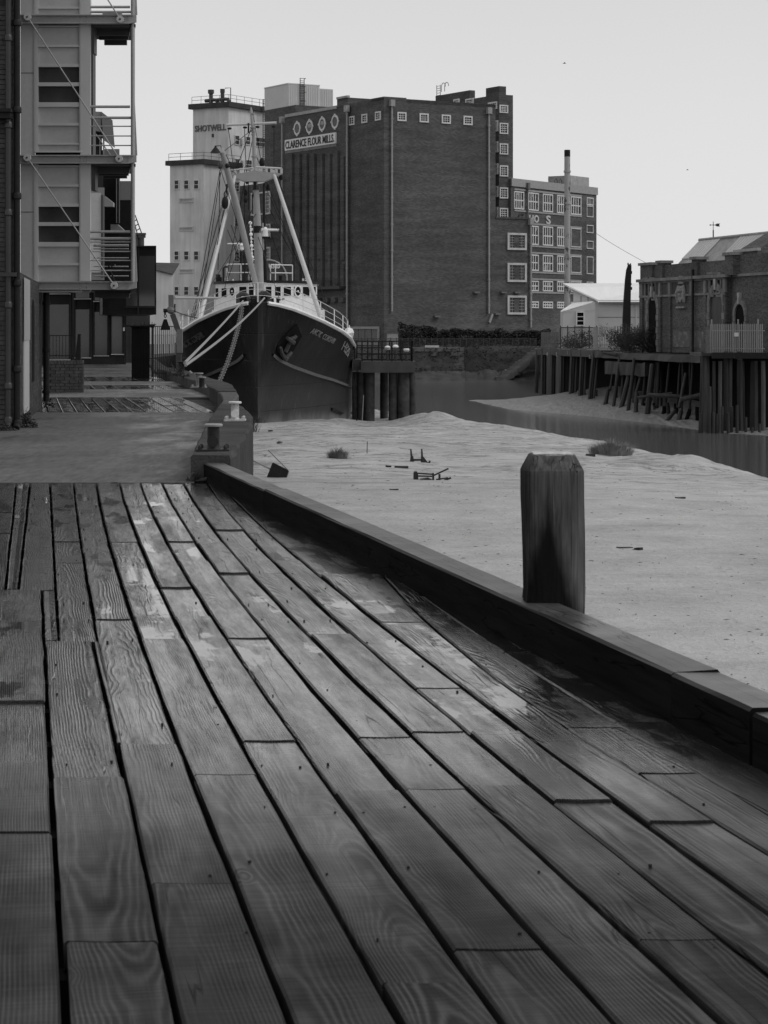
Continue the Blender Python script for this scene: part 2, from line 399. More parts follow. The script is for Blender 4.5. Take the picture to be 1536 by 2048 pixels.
        n.b.inputs['Roughness'].default_value = rough; n.bump(h, .5, .003)
    n.color(colr); n.b.inputs['Specular IOR Level'].default_value = .4
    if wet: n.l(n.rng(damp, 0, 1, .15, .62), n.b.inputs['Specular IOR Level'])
    return n.m
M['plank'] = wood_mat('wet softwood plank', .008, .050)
n = NT('black kerb timber'); v = n.coord('Object', (.5, 9, 9)); a = n.noise(v, 2.2, 5, .65); b = n.noise(n.coord('Object', (.6, 60, 60)), 1.5, 3, .7); c = n.noise(n.coord('World'), 1.3, 4, .6)
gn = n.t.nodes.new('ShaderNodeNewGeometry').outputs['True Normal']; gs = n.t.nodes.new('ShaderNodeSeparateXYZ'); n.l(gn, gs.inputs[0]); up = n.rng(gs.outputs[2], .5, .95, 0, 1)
worn = n.math('MULTIPLY', up, n.rng(c, .35, .6, .3, 1))                       # light on the upper face put into the colour, broken by patchy wear
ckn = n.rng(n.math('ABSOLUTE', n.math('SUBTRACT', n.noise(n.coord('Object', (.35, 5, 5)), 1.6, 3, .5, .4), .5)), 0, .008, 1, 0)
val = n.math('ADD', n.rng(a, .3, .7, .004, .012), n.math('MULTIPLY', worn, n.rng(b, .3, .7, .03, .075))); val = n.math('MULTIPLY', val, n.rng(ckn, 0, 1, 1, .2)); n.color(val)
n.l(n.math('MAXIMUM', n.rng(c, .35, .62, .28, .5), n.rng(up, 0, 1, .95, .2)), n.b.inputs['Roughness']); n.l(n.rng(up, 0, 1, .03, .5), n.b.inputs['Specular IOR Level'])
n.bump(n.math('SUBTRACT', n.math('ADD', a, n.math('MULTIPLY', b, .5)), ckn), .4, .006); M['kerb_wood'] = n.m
M['post_wood'] = wood_mat('mooring post timber', .06, .105, False, .3, 22, .7)
M['under'] = grey('damp joist timber', .02, .3, 4, .8)

n = NT('concrete paving'); w = n.coord('World')
a = n.noise(w, .35, 5, .6); b = n.noise(n.coord('World', (14, 1.6, 14)), 1, 5, .75); c = n.noise(n.coord('World', (1.4, .35, 1)), .6, 5, .65)
val = n.math('MULTIPLY', n.rng(a, .3, .7, .075, .125), n.rng(b, .3, .7, .55, 1.45)); damp = n.rng(c, .42, .66, 0, 1, True)
val = n.math('MULTIPLY', val, n.rng(damp, 0, 1, 1, .7)); n.color(val)
n.l(n.rng(damp, 0, 1, .75, .34), n.b.inputs['Roughness']); n.l(n.rng(damp, 0, 1, .12, .5), n.b.inputs['Specular IOR Level'])
bm = n.bump(b, .35, .004); M['paving'] = n.m
n = NT('concrete coping'); w = n.coord('World')
a = n.noise(w, 1.1, 5, .65); b = n.noise(w, 34, 3, .7)
n.color(n.math('MULTIPLY', n.rng(a, .3, .7, .03, .075), n.rng(b, .3, .7, .7, 1.3))); n.b.inputs['Roughness'].default_value = .9; n.b.inputs['Specular IOR Level'].default_value = .12; n.bump(n.math('ADD', a, b), .7, .02); M['coping'] = n.m

n = NT('river mud'); w = n.coord('World')
a = n.noise(w, .12, 5, .6); b = n.noise(n.coord('World', (.8, .5, 1)), 1.3, 7, .7); c = n.noise(n.coord('World', (1.6, 1, 2)), 3.2, 5, .72); d = n.noise(w, 22, 4, .75)
e = n.noise(n.coord('World', (.35, .8, 1)), .8, 6, .7)
val = n.math('MULTIPLY', n.rng(a, .3, .7, .36, .46), n.rng(b, .25, .75, .76, 1.2)); val = n.math('MULTIPLY', val, n.rng(c, .60, .70, 1, .6))
val = n.math('MULTIPLY', val, n.rng(d, .3, .7, .86, 1.14)); val = n.math('MULTIPLY', val, n.rng(e, .5, .7, 1, .82))
rv = n.math('ABSOLUTE', n.math('SUBTRACT', n.noise(n.coord('World', (.22, .5, 1)), 1.3, 6, .68, .8), .5)); rill = n.rng(rv, .0, .028, 1, 0, True)
wy = n.t.nodes.new('ShaderNodeSeparateXYZ'); n.l(w, wy.inputs[0]); far = n.rng(n.math('ADD', wy.outputs[1], n.math('MULTIPLY', e, 30)), 56, 74, .12, 1, True); rill = n.math('MULTIPLY', rill, far)
val = n.math('MULTIPLY', val, n.rng(rill, 0, 1, 1, .55)); flk = n.rng(n.noise(n.coord('World', (2, 2.6, 1)), 7, 3, .6), .66, .72, 1, .55); val = n.math('MULTIPLY', val, flk)
n.color(val)
wetp = n.rng(n.noise(n.coord('World', (.6, 1.5, 1)), 1.1, 5, .7), .55, .68, 0, 1, True)
n.l(n.rng(wetp, 0, 1, .62, .25), n.b.inputs['Roughness']); n.b.inputs['Specular IOR Level'].default_value = .4
n.bump(n.math('ADD', n.math('MULTIPLY', b, .9), n.math('ADD', n.math('MULTIPLY', c, .5), n.math('SUBTRACT', n.math('MULTIPLY', d, .2), n.math('MULTIPLY', rill, .7)))), .8, .09); M['mud'] = n.m
n = NT('rilled mud bank'); w = n.coord('World')
rl = n.noise(n.coord('World', (1.3, .42, 1)), 1.5, 5, .65, 1.2); b = n.noise(w, 2.5, 5, .65)
val = n.math('MULTIPLY', n.rng(rl, .3, .7, .13, .27), n.rng(b, .3, .7, .75, 1.2)); n.color(val); n.b.inputs['Roughness'].default_value = .45
n.bump(n.math('ADD', rl, n.math('MULTIPLY', b, .4)), .8, .18); M['mud_bank'] = n.m

n = NT('river water'); n.b.inputs['Base Color'].default_value = (.10, .10, .10, 1); n.b.inputs['Roughness'].default_value = .12
n.b.inputs['Specular IOR Level'].default_value = .5; n.b.inputs['IOR'].default_value = 1.33
a = n.noise(n.coord('World', (.5, 1.6, 1)), 1.1, 3, .5); b = n.noise(n.coord('World', (.12, .3, 1)), .6, 3, .5)
n.bump(n.math('ADD', n.math('MULTIPLY', a, .5), b), .05, .12); M['water'] = n.m

# ------------------------------------------------------------------ terrain
def sheet(name, poly, z, mat, parent=None, **kw):
    mb = MB(); mb.add([(x, y, z) for x, y in poly], [tuple(range(len(poly)))])
    o = mb.build(name, mat, parent, **kw); 
    if parent is None: o['kind'] = 'structure'
    return o
sheet('riverbed', [(-4000, -300), (4000, -300), (4000, 5500), (-4000, 5500)], -6.4, M['land'])
sheet('water', [(-70, 26), (120, 26), (120, 300), (-70, 300)], -4.8, M['water'])
def slab(name, poly, z0, z1, mat, **kw):
    mb = MB(); mb.prism([(x, y, z0) for x, y in poly], (0, 0, z1 - z0)); o = mb.build(name, mat, **kw); o['kind'] = 'structure'; return o
FARZ = -0.62
slab('far_bank_ground', [(-3000, 292), (3000, 292), (3000, 5000), (-3000, 5000)], -6.3, FARZ, M['land'])

# mud flat
EDGE = [(8, 20), (30, 12.5), (50.6, 8.85), (76, 7.25), (103, 5.4), (116, 4.5), (129, 2.4), (140, -.9), (148, -6), (153, -20), (170, -60)]
def mudz(X, Y):
    e = interp(EDGE, Y); e2 = interp(EDGE, Y + 1)
    sl = abs(e2 - e); d = (e - X) / sqrt(1 + sl * sl)
    nz = mnoise.noise(Vector((X * .12, Y * .05, 1))) 
    base = -1.72 - 1.8 * min(1, max(0, (Y - 42) / 85)) + .10 * nz
    # low terrace step and drainage runs crossing the flat
    t = Y - (53 + .6 * X + 3 * mnoise.noise(Vector((X * .2, 3, 0))))
    base += .17 * (1 / (1 + math.exp(-t * 1.1))) * (1 if X > -3.2 else max(0, (X + 6) / 2.8))
    if t > -4:
        f = min(1, (t + 4) / 8)
        base += f * (.06 * mnoise.fractal(Vector((X * .22 - Y * .05, Y * .12, 5)), .8, 2., 5))
        base -= f * .10 * max(0, 1 - abs(mnoise.noise(Vector((X * .18 + Y * .03, Y * .16, 9)))) * 6)
    base += .012 * mnoise.noise(Vector((X * 2.3, Y * 1.5, 2)))
    if Y > 80: base += .28 * math.exp(-((X - 3.0) ** 2 / 2.4 + (Y - 128) ** 2 / 40)) - .62 * math.exp(-((X + .6) ** 2 / 6 + (Y - 122) ** 2 / 260))
    crest = max(0, 1 - abs(d - .5) / 4.5)
    z = base - .10 * crest + crest * .06 * mnoise.fractal(Vector((X * .9, Y * .28, 8)), .8, 2., 5)
    if d < 0:
        q = -d
        z -= .10 * q + .05 * q * q
        z += .10 * mnoise.fractal(Vector((X * .5, Y * .25, 3)), 1., 2., 4)
    return max(z, -5.7)
mb = MB(); xs = [-16 + i * .2 for i in range(208)]
ys = []; y = 6.0
while y < 172: ys.append(y); y += .12 + y * .0034
for yy in ys:
    for xx in xs: mb.v.append((xx, yy, mudz(xx, yy)))
nx = len(xs)
for j in range(len(ys) - 1):
    for i in range(nx - 1): mb.f.append((j * nx + i, j * nx + i + 1, (j + 1) * nx + i + 1, (j + 1) * nx + i))
o = mb.build('mud_flat', M['mud'], smooth=True); o['kind'] = 'structure'

# rilled bank below the wharf across the river
outer = [(7.2, 203), (9.77, 178), (14.9, 163), (18.9, 146.5), (20.6, 134), (26, 128)]
inner = [(12.6, 194, -3.3), (16.3, 173, -3.6), (18.1, 163, -3.75), (19.4, 155, -4.3), (22, 143, -4.5), (28, 136, -4.7)]
mb = MB(); nt, ns = 150, 60
for i in range(nt + 1):
    t = i / nt * 5; k = min(4, int(t)); f = t - k
    ox, oy = lerp(outer[k][0], outer[k + 1][0], f), lerp(outer[k][1], outer[k + 1][1], f)
    ix, iy, iz = (lerp(inner[k][q], inner[k + 1][q], f) for q in range(3))
    for j in range(ns + 1):
        s = -.35 + 2.6 * j / ns
        x, y = lerp(ox, ix, s), lerp(oy, iy, s)
        z = lerp(-4.85, iz, s) if s < 1 else iz + (s - 1) * 1.1
        tap = min(1, t * 1.5)
        z = lerp(-4.85 + .25 * min(1, max(0, s)), z, tap) if s > 0 else z
        z += .07 * mnoise.fractal(Vector((t * 9 + s * 3, s * 2.2, 4)), 1., 2., 4)
        mb.v.append((x, y, z))
for i in range(nt):
    for j in range(ns): a = i * (ns + 1) + j; mb.f.append((a, a + 1, a + ns + 2, a + ns + 1))
o = mb.build('mud_bank', M['mud_bank'], smooth=True); o['kind'] = 'structure'
# ground of the right bank behind the wharf
slab('right_bank_ground', [(16.2, 192), (20.5, 172), (24.5, 150), (27, 141), (400, 120), (400, 292), (21.6, 292), (15.6, 215)], -6.3, -.06, M['land'])
# left bank ground
LB = [(-40, 22), (-1.9, 22.0), (-2.35, 30), (-2.75, 37), (-3.25, 44), (-4.2, 51.5), (-6.9, 69), (-8.4, 78), (-11.5, 100), (-13.4, 120), (-14, 292), (-400, 292), (-400, 22)]
slab('quay_ground', LB, -6.3, -.05, M['coping'])

# ------------------------------------------------------------------ boardwalk
deck = thing('boardwalk', 'wet timber boardwalk of long worn planks filling the foreground', 'boardwalk'); del deck['category']; deck['kind'] = 'structure'; del deck['label']
GAPS = {  # photo rows of every gap line between plank columns: (row, column)
 'a0': [(965, 32), (1065, 24), (1150, 15), (1220, 7), (1280, 2)],
 'a1': [(965, 60), (1177, 37), (1300, 24)],
 'a2': [(1180, 82), (1280, 92), (1390, 93), (1495, 98), (1625, 107), (1800, 117), (2048, 132)],
 'b': [(965, 103), (1080, 102), (1277, 117), (1300, 120)],
 'sl': [(1280, 183), (1390, 213), (1470, 229), (1560, 247)],
 'c': [(965, 147), (1100, 162), (1270, 200), (1390, 220), (1495, 232), (1625, 265), (1825, 310), (2048, 360)],
 'd': [(965, 190), (1115, 225), (1235, 275), (1315, 300), (1480, 345), (1600, 400), (1735, 450), (1900, 525), (2048, 590)],
 'e': [(965, 230), (1085, 285), (1165, 325), (1280, 380), (1380, 420), (1495, 470), (1710, 600), (1895, 720), (2048, 820)],
 'f': [(965, 272), (1065, 330), (1170, 390), (1280, 470), (1432, 550), (1500, 595), (1735, 768), (1890, 893), (2040, 1018)],
 'g': [(965, 314), (1030, 360), (1125, 430), (1235, 520), (1330, 590), (1500, 715), (1650, 848), (1800, 1008), (1880, 1088), (2025, 1228)],
 'h': [(965, 356), (1075, 450), (1175, 540), (1275, 635), (1425, 768), (1500, 848), (1595, 938), (1730, 1093), (1875, 1258), (2045, 1468)],
 'i': [(965, 400), (1060, 500), (1165, 610), (1270, 715), (1375, 823), (1465, 922), (1567, 1043), (1675, 1183), (1775, 1318), (1935, 1536)],
 'j': [(965, 425), (1065, 552), (1125, 622), (1245, 762), (1310, 838), (1417, 978), (1500, 1068), (1605, 1233), (1695, 1368), (1810, 1536)],
 'k': [(1180, 792), (1275, 888), (1345, 978), (1410, 1068), (1455, 1126), (1515, 1223), (1600, 1358), (1705, 1536)],
 'l': [(1145, 778), (1225, 903), (1355, 1093), (1455, 1236), (1515, 1345), (1620, 1536)],
}
def world_line(rows):
    pts = sorted([(gy(r), xat(c, gy(r))) for r, c in rows])
    # planks are straight, the readings are not: a gentle curve through them
    import numpy as np
    ya_, xa_ = np.array([p[0] for p in pts]), np.array([p[1] for p in pts])
    co = np.polyfit(ya_, xa_, 2 if len(pts) > 5 else 1, w=1 / ya_)
    return [(float(y), float(np.polyval(co, y))) for y in np.linspace(ya_[0], ya_[-1], 9)]
LINE = {k: world_line(v) for k, v in GAPS.items()}
def ext(tab, y):
    if y < tab[0][0]:
        (a, b), (c, d) = tab[0], tab[min(2, len(tab) - 1)]; return b + (d - b) / (c - a) * (y - a)
    if y > tab[-1][0]:
        (a, b), (c, d) = tab[-1], tab[max(-3, -len(tab))]; return b + (d - b) / (c - a) * (y - a)
    return interp(tab, y)
KERB_IN = [(3.0, 2.26), (5.0, 1.83), (7.47, 1.305), (8.46, 1.096), (9.3, .898), (10.86, .617), (13.75, 0.0), (17.5, -.84), (21.09, -1.62), (22.0, -1.80)]
def lineX(k, y):
    if k == 'kerb': return interp(KERB_IN, y) + .03
    if k == 'left': return -1.02 - .162 * (y - 4.76) - .6
    if k == 'left2': return -.162 * y - 1.3
    return ext(LINE[k], y)
def plank(parent, kl, kr, ya, yb, gap=.018, th=.07, segs=8, mat=None, zj=.007, xl=None, xr=None, name='plank'):
    fl = xl or (lambda y: lineX(kl, y)); fr = xr or (lambda y: lineX(kr, y))
    ym = (ya + yb) / 2; g = gap / 2
    cx = (fl(ym) + fr(ym)) / 2
    dv = Vector(((fl(yb) + fr(yb) - fl(ya) - fr(ya)) / 2, yb - ya, 0)).normalized()
    rz = atan2(dv.y, dv.x)
    zo = random.uniform(-zj, zj) if kr != 'kerb' else -.008; tilt = random.uniform(-.006, .006); pitch = random.uniform(-.0012, .0012)
    inv = Matrix.Rotation(-rz, 3, 'Z'); mb = MB(); ch = .007
    sd_ = random.random() * 100
    for s in range(segs + 1):
        y = lerp(ya, yb, s / segs)
        if fr(y) - fl(y) < .03: l, r = fl(y) + g, fl(y) + .03
        else: l, r = fl(y) + g, fr(y) - g
        l += .004 * mnoise.noise(Vector((y * 1.7, sd_, 0))) + .003 * mnoise.noise(Vector((y * 7, sd_, 3)))
        r += .004 * mnoise.noise(Vector((y * 1.7, sd_, 7))) + .003 * mnoise.noise(Vector((y * 7, sd_, 9)))
        w = r - l; c = min(ch, w * .2)
        sag = .004 * mnoise.noise(Vector((y * .8, sd_, 5)))
        prof = [(l, -th), (l, -c), (l + c, 0), (lerp(l, r, .5), -.002), (r - c, 0), (r, -c), (r, -th)]
        for x, z in prof:
            q = inv @ Vector((x - cx, y - ym, 0))
            mb.v.append((q.x, q.y, z + zo + sag + tilt * (x - cx) + pitch * (y - ym)))
    m = 7
    for s in range(segs):
        for k in range(m - 1): a = s * m + k; mb.f.append((a, a + 1, a + m + 1, a + m))
    mb.f.append(tuple(range(m))); mb.f.append(tuple(segs * m + k for k in reversed(range(m))))
    if yb > ya: mb.f = [tuple(reversed(f)) for f in mb.f]
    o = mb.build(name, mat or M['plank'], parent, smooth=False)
    o.location = (cx, ym, 0); o.rotation_euler = (0, 0, rz); return o
END = 21.75; NEAR = 3.6
COLS = [  # (left line, right line, near end, far end, rows of the end joints)
 ('left2', 'left', NEAR, END, [1130, 1330, 1580]),
 ('left', 'a0', gy(1180), END, [1025, 1065]),
 ('a0', 'a1', gy(1178), END, [1068]),
 ('a1', 'b', gy(1180), END, [1064]),
 ('left', 'a2', NEAR, gy(1180) - .004, [1245, 1405, 1663]),
 ('a2', 'b', gy(1280), gy(1180) - .004, []),
 ('b', 'c', gy(1279), END, [1024, 1083, 1125]),
 ('a2', 'sl', gy(1556), gy(1280) - .004, []),
 ('sl', 'c', gy(1480), gy(1280) - .004, []),
 ('a2', 'c', NEAR, gy(1556) - .004, [1885]),
 ('c', 'd', NEAR, END, [1022, 1103, 1238, 1485, 1765]),
 ('d', 'e', NEAR, END, [1085, 1125, 1278, 1548]),
 ('e', 'f', NEAR, END, [1010, 1175, 1235, 1483, 1960]),
 ('f', 'g', NEAR, END, [1035, 1083, 1124, 1277, 1580, 1895]),
 ('g', 'h', NEAR, END, [1085, 1145, 1235, 1475, 1580]),
 ('h', 'i', NEAR, END, [1060, 1145, 1270, 1465, 1570, 1880]),
 ('i', 'j', NEAR, END, [1065, 1120, 1375, 1464, 1600]),
 ('j', 'k', NEAR, gy(1150), [1245, 1415, 1645]),
 ('j', 'kerb', gy(1150), END, [1040]),
 ('k', 'l', NEAR, gy(1152), [1225, 1455, 1545, 1855]),
 ('l', 'kerb', NEAR, gy(1152), [1300, 1440, 1700]),
]
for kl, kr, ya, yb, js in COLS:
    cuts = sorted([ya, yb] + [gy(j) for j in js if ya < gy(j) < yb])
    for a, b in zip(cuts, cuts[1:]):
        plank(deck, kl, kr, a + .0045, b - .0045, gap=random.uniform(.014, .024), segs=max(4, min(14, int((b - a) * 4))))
for y in [3.9 + .75 * i for i in range(24)]:
    xr_ = interp(KERB_IN, y); xl_ = -.162 * y - 2.2
    o = MB().cbox((0, 0, 0), xr_ - xl_, .1, .12).build('joist', M['under'], deck); o.location = ((xr_ + xl_) / 2, y, -.135 - .004)
mb = MB(); mb.prism([(x, y, -.64) for x, y in ((-2.6, 3), (2.26, 3), (0, 13.75), (-1.8, 21.9), (-6, 21.9))], (0, 0, .04)); mb.build('void_shade', M['under'], deck)  # dark sheet below the joists, the void's shade put in as colour

# nail heads where the planks cross the joists
mb = MB(); random.seed(12)
lines_ = ['left', 'a0', 'a1', 'b', 'c', 'd', 'e', 'f', 'g', 'h', 'i', 'j', 'k', 'l']
for y in [3.9 + .75 * i for i in range(24)]:
    for k0, k1 in zip(lines_, lines_[1:]):
        if k0 in ('a0', 'a1', 'left') and y < gy(1180): continue
        if k0 in ('j', 'k', 'l') and y > gy(1155): continue
        a_, b_ = lineX(k0, y), lineX(k1, y)
        if k0 == 'b' and y < gy(1279): a_ = lineX('a2', y)
        for f_ in (.2, .8):
            if random.random() < .55: continue
            c_ = Vector((lerp(a_, b_, f_ + random.uniform(-.05, .05)), y + random.uniform(-.09, .09), .0025)); r_ = random.uniform(.0025, .0055)
            mb.lathe([(r_, -.012), (r_, .0)], c_, 7)
mb.build('nail', M['under'], deck, kind='stuff')
# timber kerb along the boardwalk edge
kerb = thing('timber_kerb', 'heavy black timber kerb beams running along the boardwalk edge', 'kerb')
def kerb_piece(ya, yb, h=.19, w=.2, dz=0):
    ym = (ya + yb) / 2; p, q = Vector((interp(KERB_IN, ya), ya, 0)), Vector((interp(KERB_IN, yb), yb, 0)); c = (p + q) / 2; d = (q - p); ln = d.length; rz = atan2(d.y, d.x)
    mb = MB(); n_ = 12; sdd = random.random() * 50; ch = .012
    for s in range(n_ + 1):
        x = -ln / 2 + ln * s / n_
        j = lambda k: .006 * mnoise.noise(Vector((x * 1.5, sdd, k)))
        # local +y is the boardwalk side (left of travel)
        for yl, z in ((0, -.3), (j(1), h - ch), (-ch, h + j(2)), (-w + ch, h + j(3)), (-w + j(4), h - ch), (-w, -.3)):
            mb.v.append((x, yl, z + dz))
    for s in range(n_):
        for k in range(5): a = s * 6 + k; mb.f.append((a + 1, a, a + 6, a + 7))
    mb.f.append(tuple(reversed(range(6)))[::-1]); mb.f.append(tuple(n_ * 6 + k for k in range(6))[::-1])
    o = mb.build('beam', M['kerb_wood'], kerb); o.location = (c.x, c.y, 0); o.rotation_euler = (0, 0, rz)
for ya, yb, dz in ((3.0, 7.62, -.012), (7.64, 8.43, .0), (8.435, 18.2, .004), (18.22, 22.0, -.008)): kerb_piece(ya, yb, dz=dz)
mb = MB(); f = [(interp(KERB_IN, y) + .03, y) for y in (3, 7.5, 13.75, 22)]
for (x0, y0), (x1, y1) in zip(f, f[1:]):
    mb.hexa([(x0, y0, -2.4), (x0 + .12, y0, -2.4), (x1 + .12, y1, -2.4), (x1, y1, -2.4), (x0, y0, -.3), (x0 + .12, y0, -.3), (x1 + .12, y1, -.3), (x1, y1, -.3)])
mb.build('fascia', M['under'], kerb)

# tall square mooring post beyond the kerb
py0 = 10.7
post = thing('mooring_post', 'thick square timber mooring post with chamfered top beyond the kerb', 'post', (xat(1104, py0), py0, 0))
def post_mesh():
    mb = MB(); w = .146; zt = zat(908, py0); prof = []
    rows = [(-3.2, 1.08, 0), (-.6, 1.05, 0), (.0, 1.03, 0), (.25, .99, .01), (.5, 1.0, .005), (.7, 1.015, 0), (zt - .09, 1.01, 0), (zt - .075, 1.0, 0), (zt - .004, .74, 0), (zt, .70, 0)]
    nn = 20
    for z, s, o_ in rows:
        for k in range(nn):
            side = k // 5; f = (k % 5) / 5
            cs = [(-1, -1), (1, -1), (1, 1), (-1, 1)]; a, b = cs[side], cs[(side + 1) % 4]
            x, y = lerp(a[0], b[0], f), lerp(a[1], b[1], f)
            if f == 0: x *= .955; y *= .955
            jt = .012 * mnoise.noise(Vector((x * 3, y * 3, z * 1.2)))
            mb.v.append((x * w * s + jt + o_, y * w * s, z + (.01 * mnoise.noise(Vector((x * 2, y * 2, 5))) if z > zt - .05 else 0)))
    for r in range(len(rows) - 1):
        for k in range(nn): k2 = (k + 1) % nn; mb.f.append((r * nn + k, r * nn + k2, (r + 1) * nn + k2, (r + 1) * nn + k))
    mb.f.append(tuple((len(rows) - 1) * nn + k for k in range(nn)))
    return mb
# upright grain: rings run along z
nM = NT('post face'); tcz = nM.coord('Object', (1, 1, .06)); a = nM.noise(tcz, 46, 4, .6, .4); b = nM.noise(nM.coord('Object', (1, 1, .35)), 5, 4, .6); c = nM.noise(nM.coord('Object', (1, 1, .015)), 13, 3, .5)
ck = nM.rng(nM.math('ABSOLUTE', nM.math('SUBTRACT', c, .5)), 0, .010, 1, 0)
geo = nM.t.nodes.new('ShaderNodeNewGeometry').outputs['Position']; spz = nM.t.nodes.new('ShaderNodeSeparateXYZ'); nM.l(geo, spz.inputs[0])
# tide-soaked dark stain with its own irregular outline
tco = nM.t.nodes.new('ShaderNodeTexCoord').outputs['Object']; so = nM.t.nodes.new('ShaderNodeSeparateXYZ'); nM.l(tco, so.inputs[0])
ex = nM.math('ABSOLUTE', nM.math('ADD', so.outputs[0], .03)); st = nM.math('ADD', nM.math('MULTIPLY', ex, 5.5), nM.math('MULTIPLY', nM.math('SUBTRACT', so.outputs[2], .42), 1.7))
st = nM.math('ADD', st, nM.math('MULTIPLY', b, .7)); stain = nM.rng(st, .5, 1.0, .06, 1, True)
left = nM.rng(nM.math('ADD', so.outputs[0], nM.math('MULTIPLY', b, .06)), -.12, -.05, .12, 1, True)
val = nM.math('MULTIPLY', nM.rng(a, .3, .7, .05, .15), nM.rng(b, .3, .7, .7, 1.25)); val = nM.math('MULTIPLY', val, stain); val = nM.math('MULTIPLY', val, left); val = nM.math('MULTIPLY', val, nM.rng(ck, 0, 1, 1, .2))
nM.color(val); nM.b.inputs['Roughness'].default_value = .8; nM.b.inputs['Specular IOR Level'].default_value = .12; nM.bump(nM.math('SUBTRACT', nM.math('ADD', a, b), nM.math('MULTIPLY', ck, 1.5)), .6, .008)
post_mesh().build('shaft', nM.m, post)
mb = MB(); zt = zat(908, py0); mb.box(-.095, .095, -.095, .095, zt - .006, zt + .006); mb.rough(.004, 9)
mb.build('weathered_top', grey('lichen top', .5, .8, 26, .5, .5, 40), post)

# ------------------------------------------------------------------ paving beyond the boardwalk
WL = lambda y: -3.6 - .155 * (y - 4.8) * 1.0 - 3
def strip(name, y0, y1, mat, rx):
    mb = MB(); xl = -14
    mb.prism([(xl, y0, -.045), (rx(y0), y0, -.045), (rx(y1), y1, -.045), (xl, y1, -.045)], (0, 0, .045 + random.uniform(-.003, .003)))
    o = mb.build(name, mat); o['kind'] = 'structure'; return o
COP_IN = [(22.0, -1.93), (30.3, -2.43), (37, -2.78), (40, -2.93), (44, -3.26), (51.5, -4.17), (69, -6.8), (73, -7.5), (110, -12)]
cin = lambda y: interp(COP_IN, y) + .05
strip('path', 21.78, 32.5, M['paving'], cin); strip('path', 32.515, 40.6, M['paving'], cin)
strip('path', 49.7, 56.5, M['paving'], cin); strip('path', 61.0, 65.5, M['paving'], cin); strip('path', 72, 110, M['paving'], cin)
for (y0, y1) in ((40.62, 49.68), (56.52, 60.98), (65.52, 71.98)):
    cw = thing('plank_crossing', 'narrow strip of weathered planks laid across the concrete quay path', 'boardwalk'); del cw['category']; del cw['label']; cw['kind'] = 'structure'
    k = 0; sl = -.13; w = .26 if y0 < 50 else .3
    while True:
        x0 = -3.05 - w * k; 
        if x0 < -10 or k > 24: break
        lf = lambda y, x0=x0: max(x0 - w + sl * (y - y0) * 1.25, -30) if True else 0
        rf = lambda y, x0=x0: x0 + sl * (y - y0) * 1.25
        off = interp(COP_IN, y0) + 2.95
        lf2 = lambda y, f=lf, o_=off: f(y) + o_; rf2 = lambda y, f=rf, o_=off: f(y) + o_
        ym = lerp(y0, y1, random.uniform(.35, .65))
        for a, b in ((y0, ym), (ym, y1)): plank(cw, None, None, a + .004, b - .004, gap=.03, th=.05, segs=2, xl=lf2, xr=rf2, zj=.003)
        k += 1
# concrete coping along the quay edge
cop = thing('quay_coping', 'raised concrete coping along the quay edge carrying the bollards', 'coping')
COP_OUT = [(22.0, -1.52), (28.9, -1.74), (33, -1.98), (36.4, -2.32), (37.6, -2.62), (44, -2.9), (51.5, -3.55), (69, -6.1), (73, -6.9), (110, -11.4)]
def cop_piece(y0, y1, h, name, mat, rough=.02, n_=6, wall=True, outfix=0):
    mb = MB(); 
    for s in range(n_ + 1):
        y = lerp(y0, y1, s / n_); a, b = interp(COP_IN, y), interp(COP_OUT, y) + outfix
        j = rough * mnoise.noise(Vector((y * .9, 1, 0)))
        for x, z in ((a, -.06), (a + j * .3, h - .02), (a + .02, h), (b - .03, h + j * .3), (b + j, h - .04), (b + j * 1.5, -.5), (b - .03 + j * 2, -1.2), (b + .02, -3.6)): mb.v.append((x, y, z))
    for s in range(n_):
        for k in range(7): q = s * 8 + k; mb.f.append((q, q + 1, q + 9, q + 8))
    mb.f.append(tuple(range(8))); mb.f.append(tuple(n_ * 8 + k for k in reversed(range(8))))
    mb.f = [tuple(reversed(f)) for f in mb.f]
    return mb.build(name, mat, cop)
cop_piece(22.0, 37.4, .26, 'coping_block', M['coping'], .09, 26)
cop_piece(37.42, 45.5, .24, 'coping_timber', M['timber_pale'], .01, 6)
cop_piece(45.52, 56, .26, 'coping_block', M['coping'], .06, 8)
cop_piece(56.02, 75, .25, 'coping_block', M['coping'], .05, 8)
cop_piece(75.02, 110, .1, 'coping_block', M['coping'], .05, 8)
# ------------------------------------------------------------------ far buildings
def window(parent, pl, u0, u1, z0, z1, nx=2, ny=2, fw=.14, bar=.06, d=.0, depth=.14, frame_mat='white_paint', pane_mat='glass_dark', sill=True, barmat=None, name='window'):
    mb = MB(); mb.pframe(pl, u0, u1, z0, z1, fw, d - .05, d + depth)
    fr = mb.build(name, M[frame_mat], parent)
    pn = MB().pbox(pl, u0 + fw, u1 - fw, z0 + fw, z1 - fw, d - .05, d + .02).build('pane', M[pane_mat], fr)
    if nx > 1 or ny > 1:
        b = MB(); iu0, iu1, iz0, iz1 = u0 + fw, u1 - fw, z0 + fw, z1 - fw
        for i in range(1, nx): u = lerp(iu0, iu1, i / nx); b.pbox(pl, u - bar / 2, u + bar / 2, iz0, iz1, d + .02, d + .08)
        for j in range(1, ny): z = lerp(iz0, iz1, j / ny); b.pbox(pl, iu0, iu1, z - bar / 2, z + bar / 2, d + .022, d + .075)
        b.build('glazing_bars', M[barmat or frame_mat], fr)
    return fr
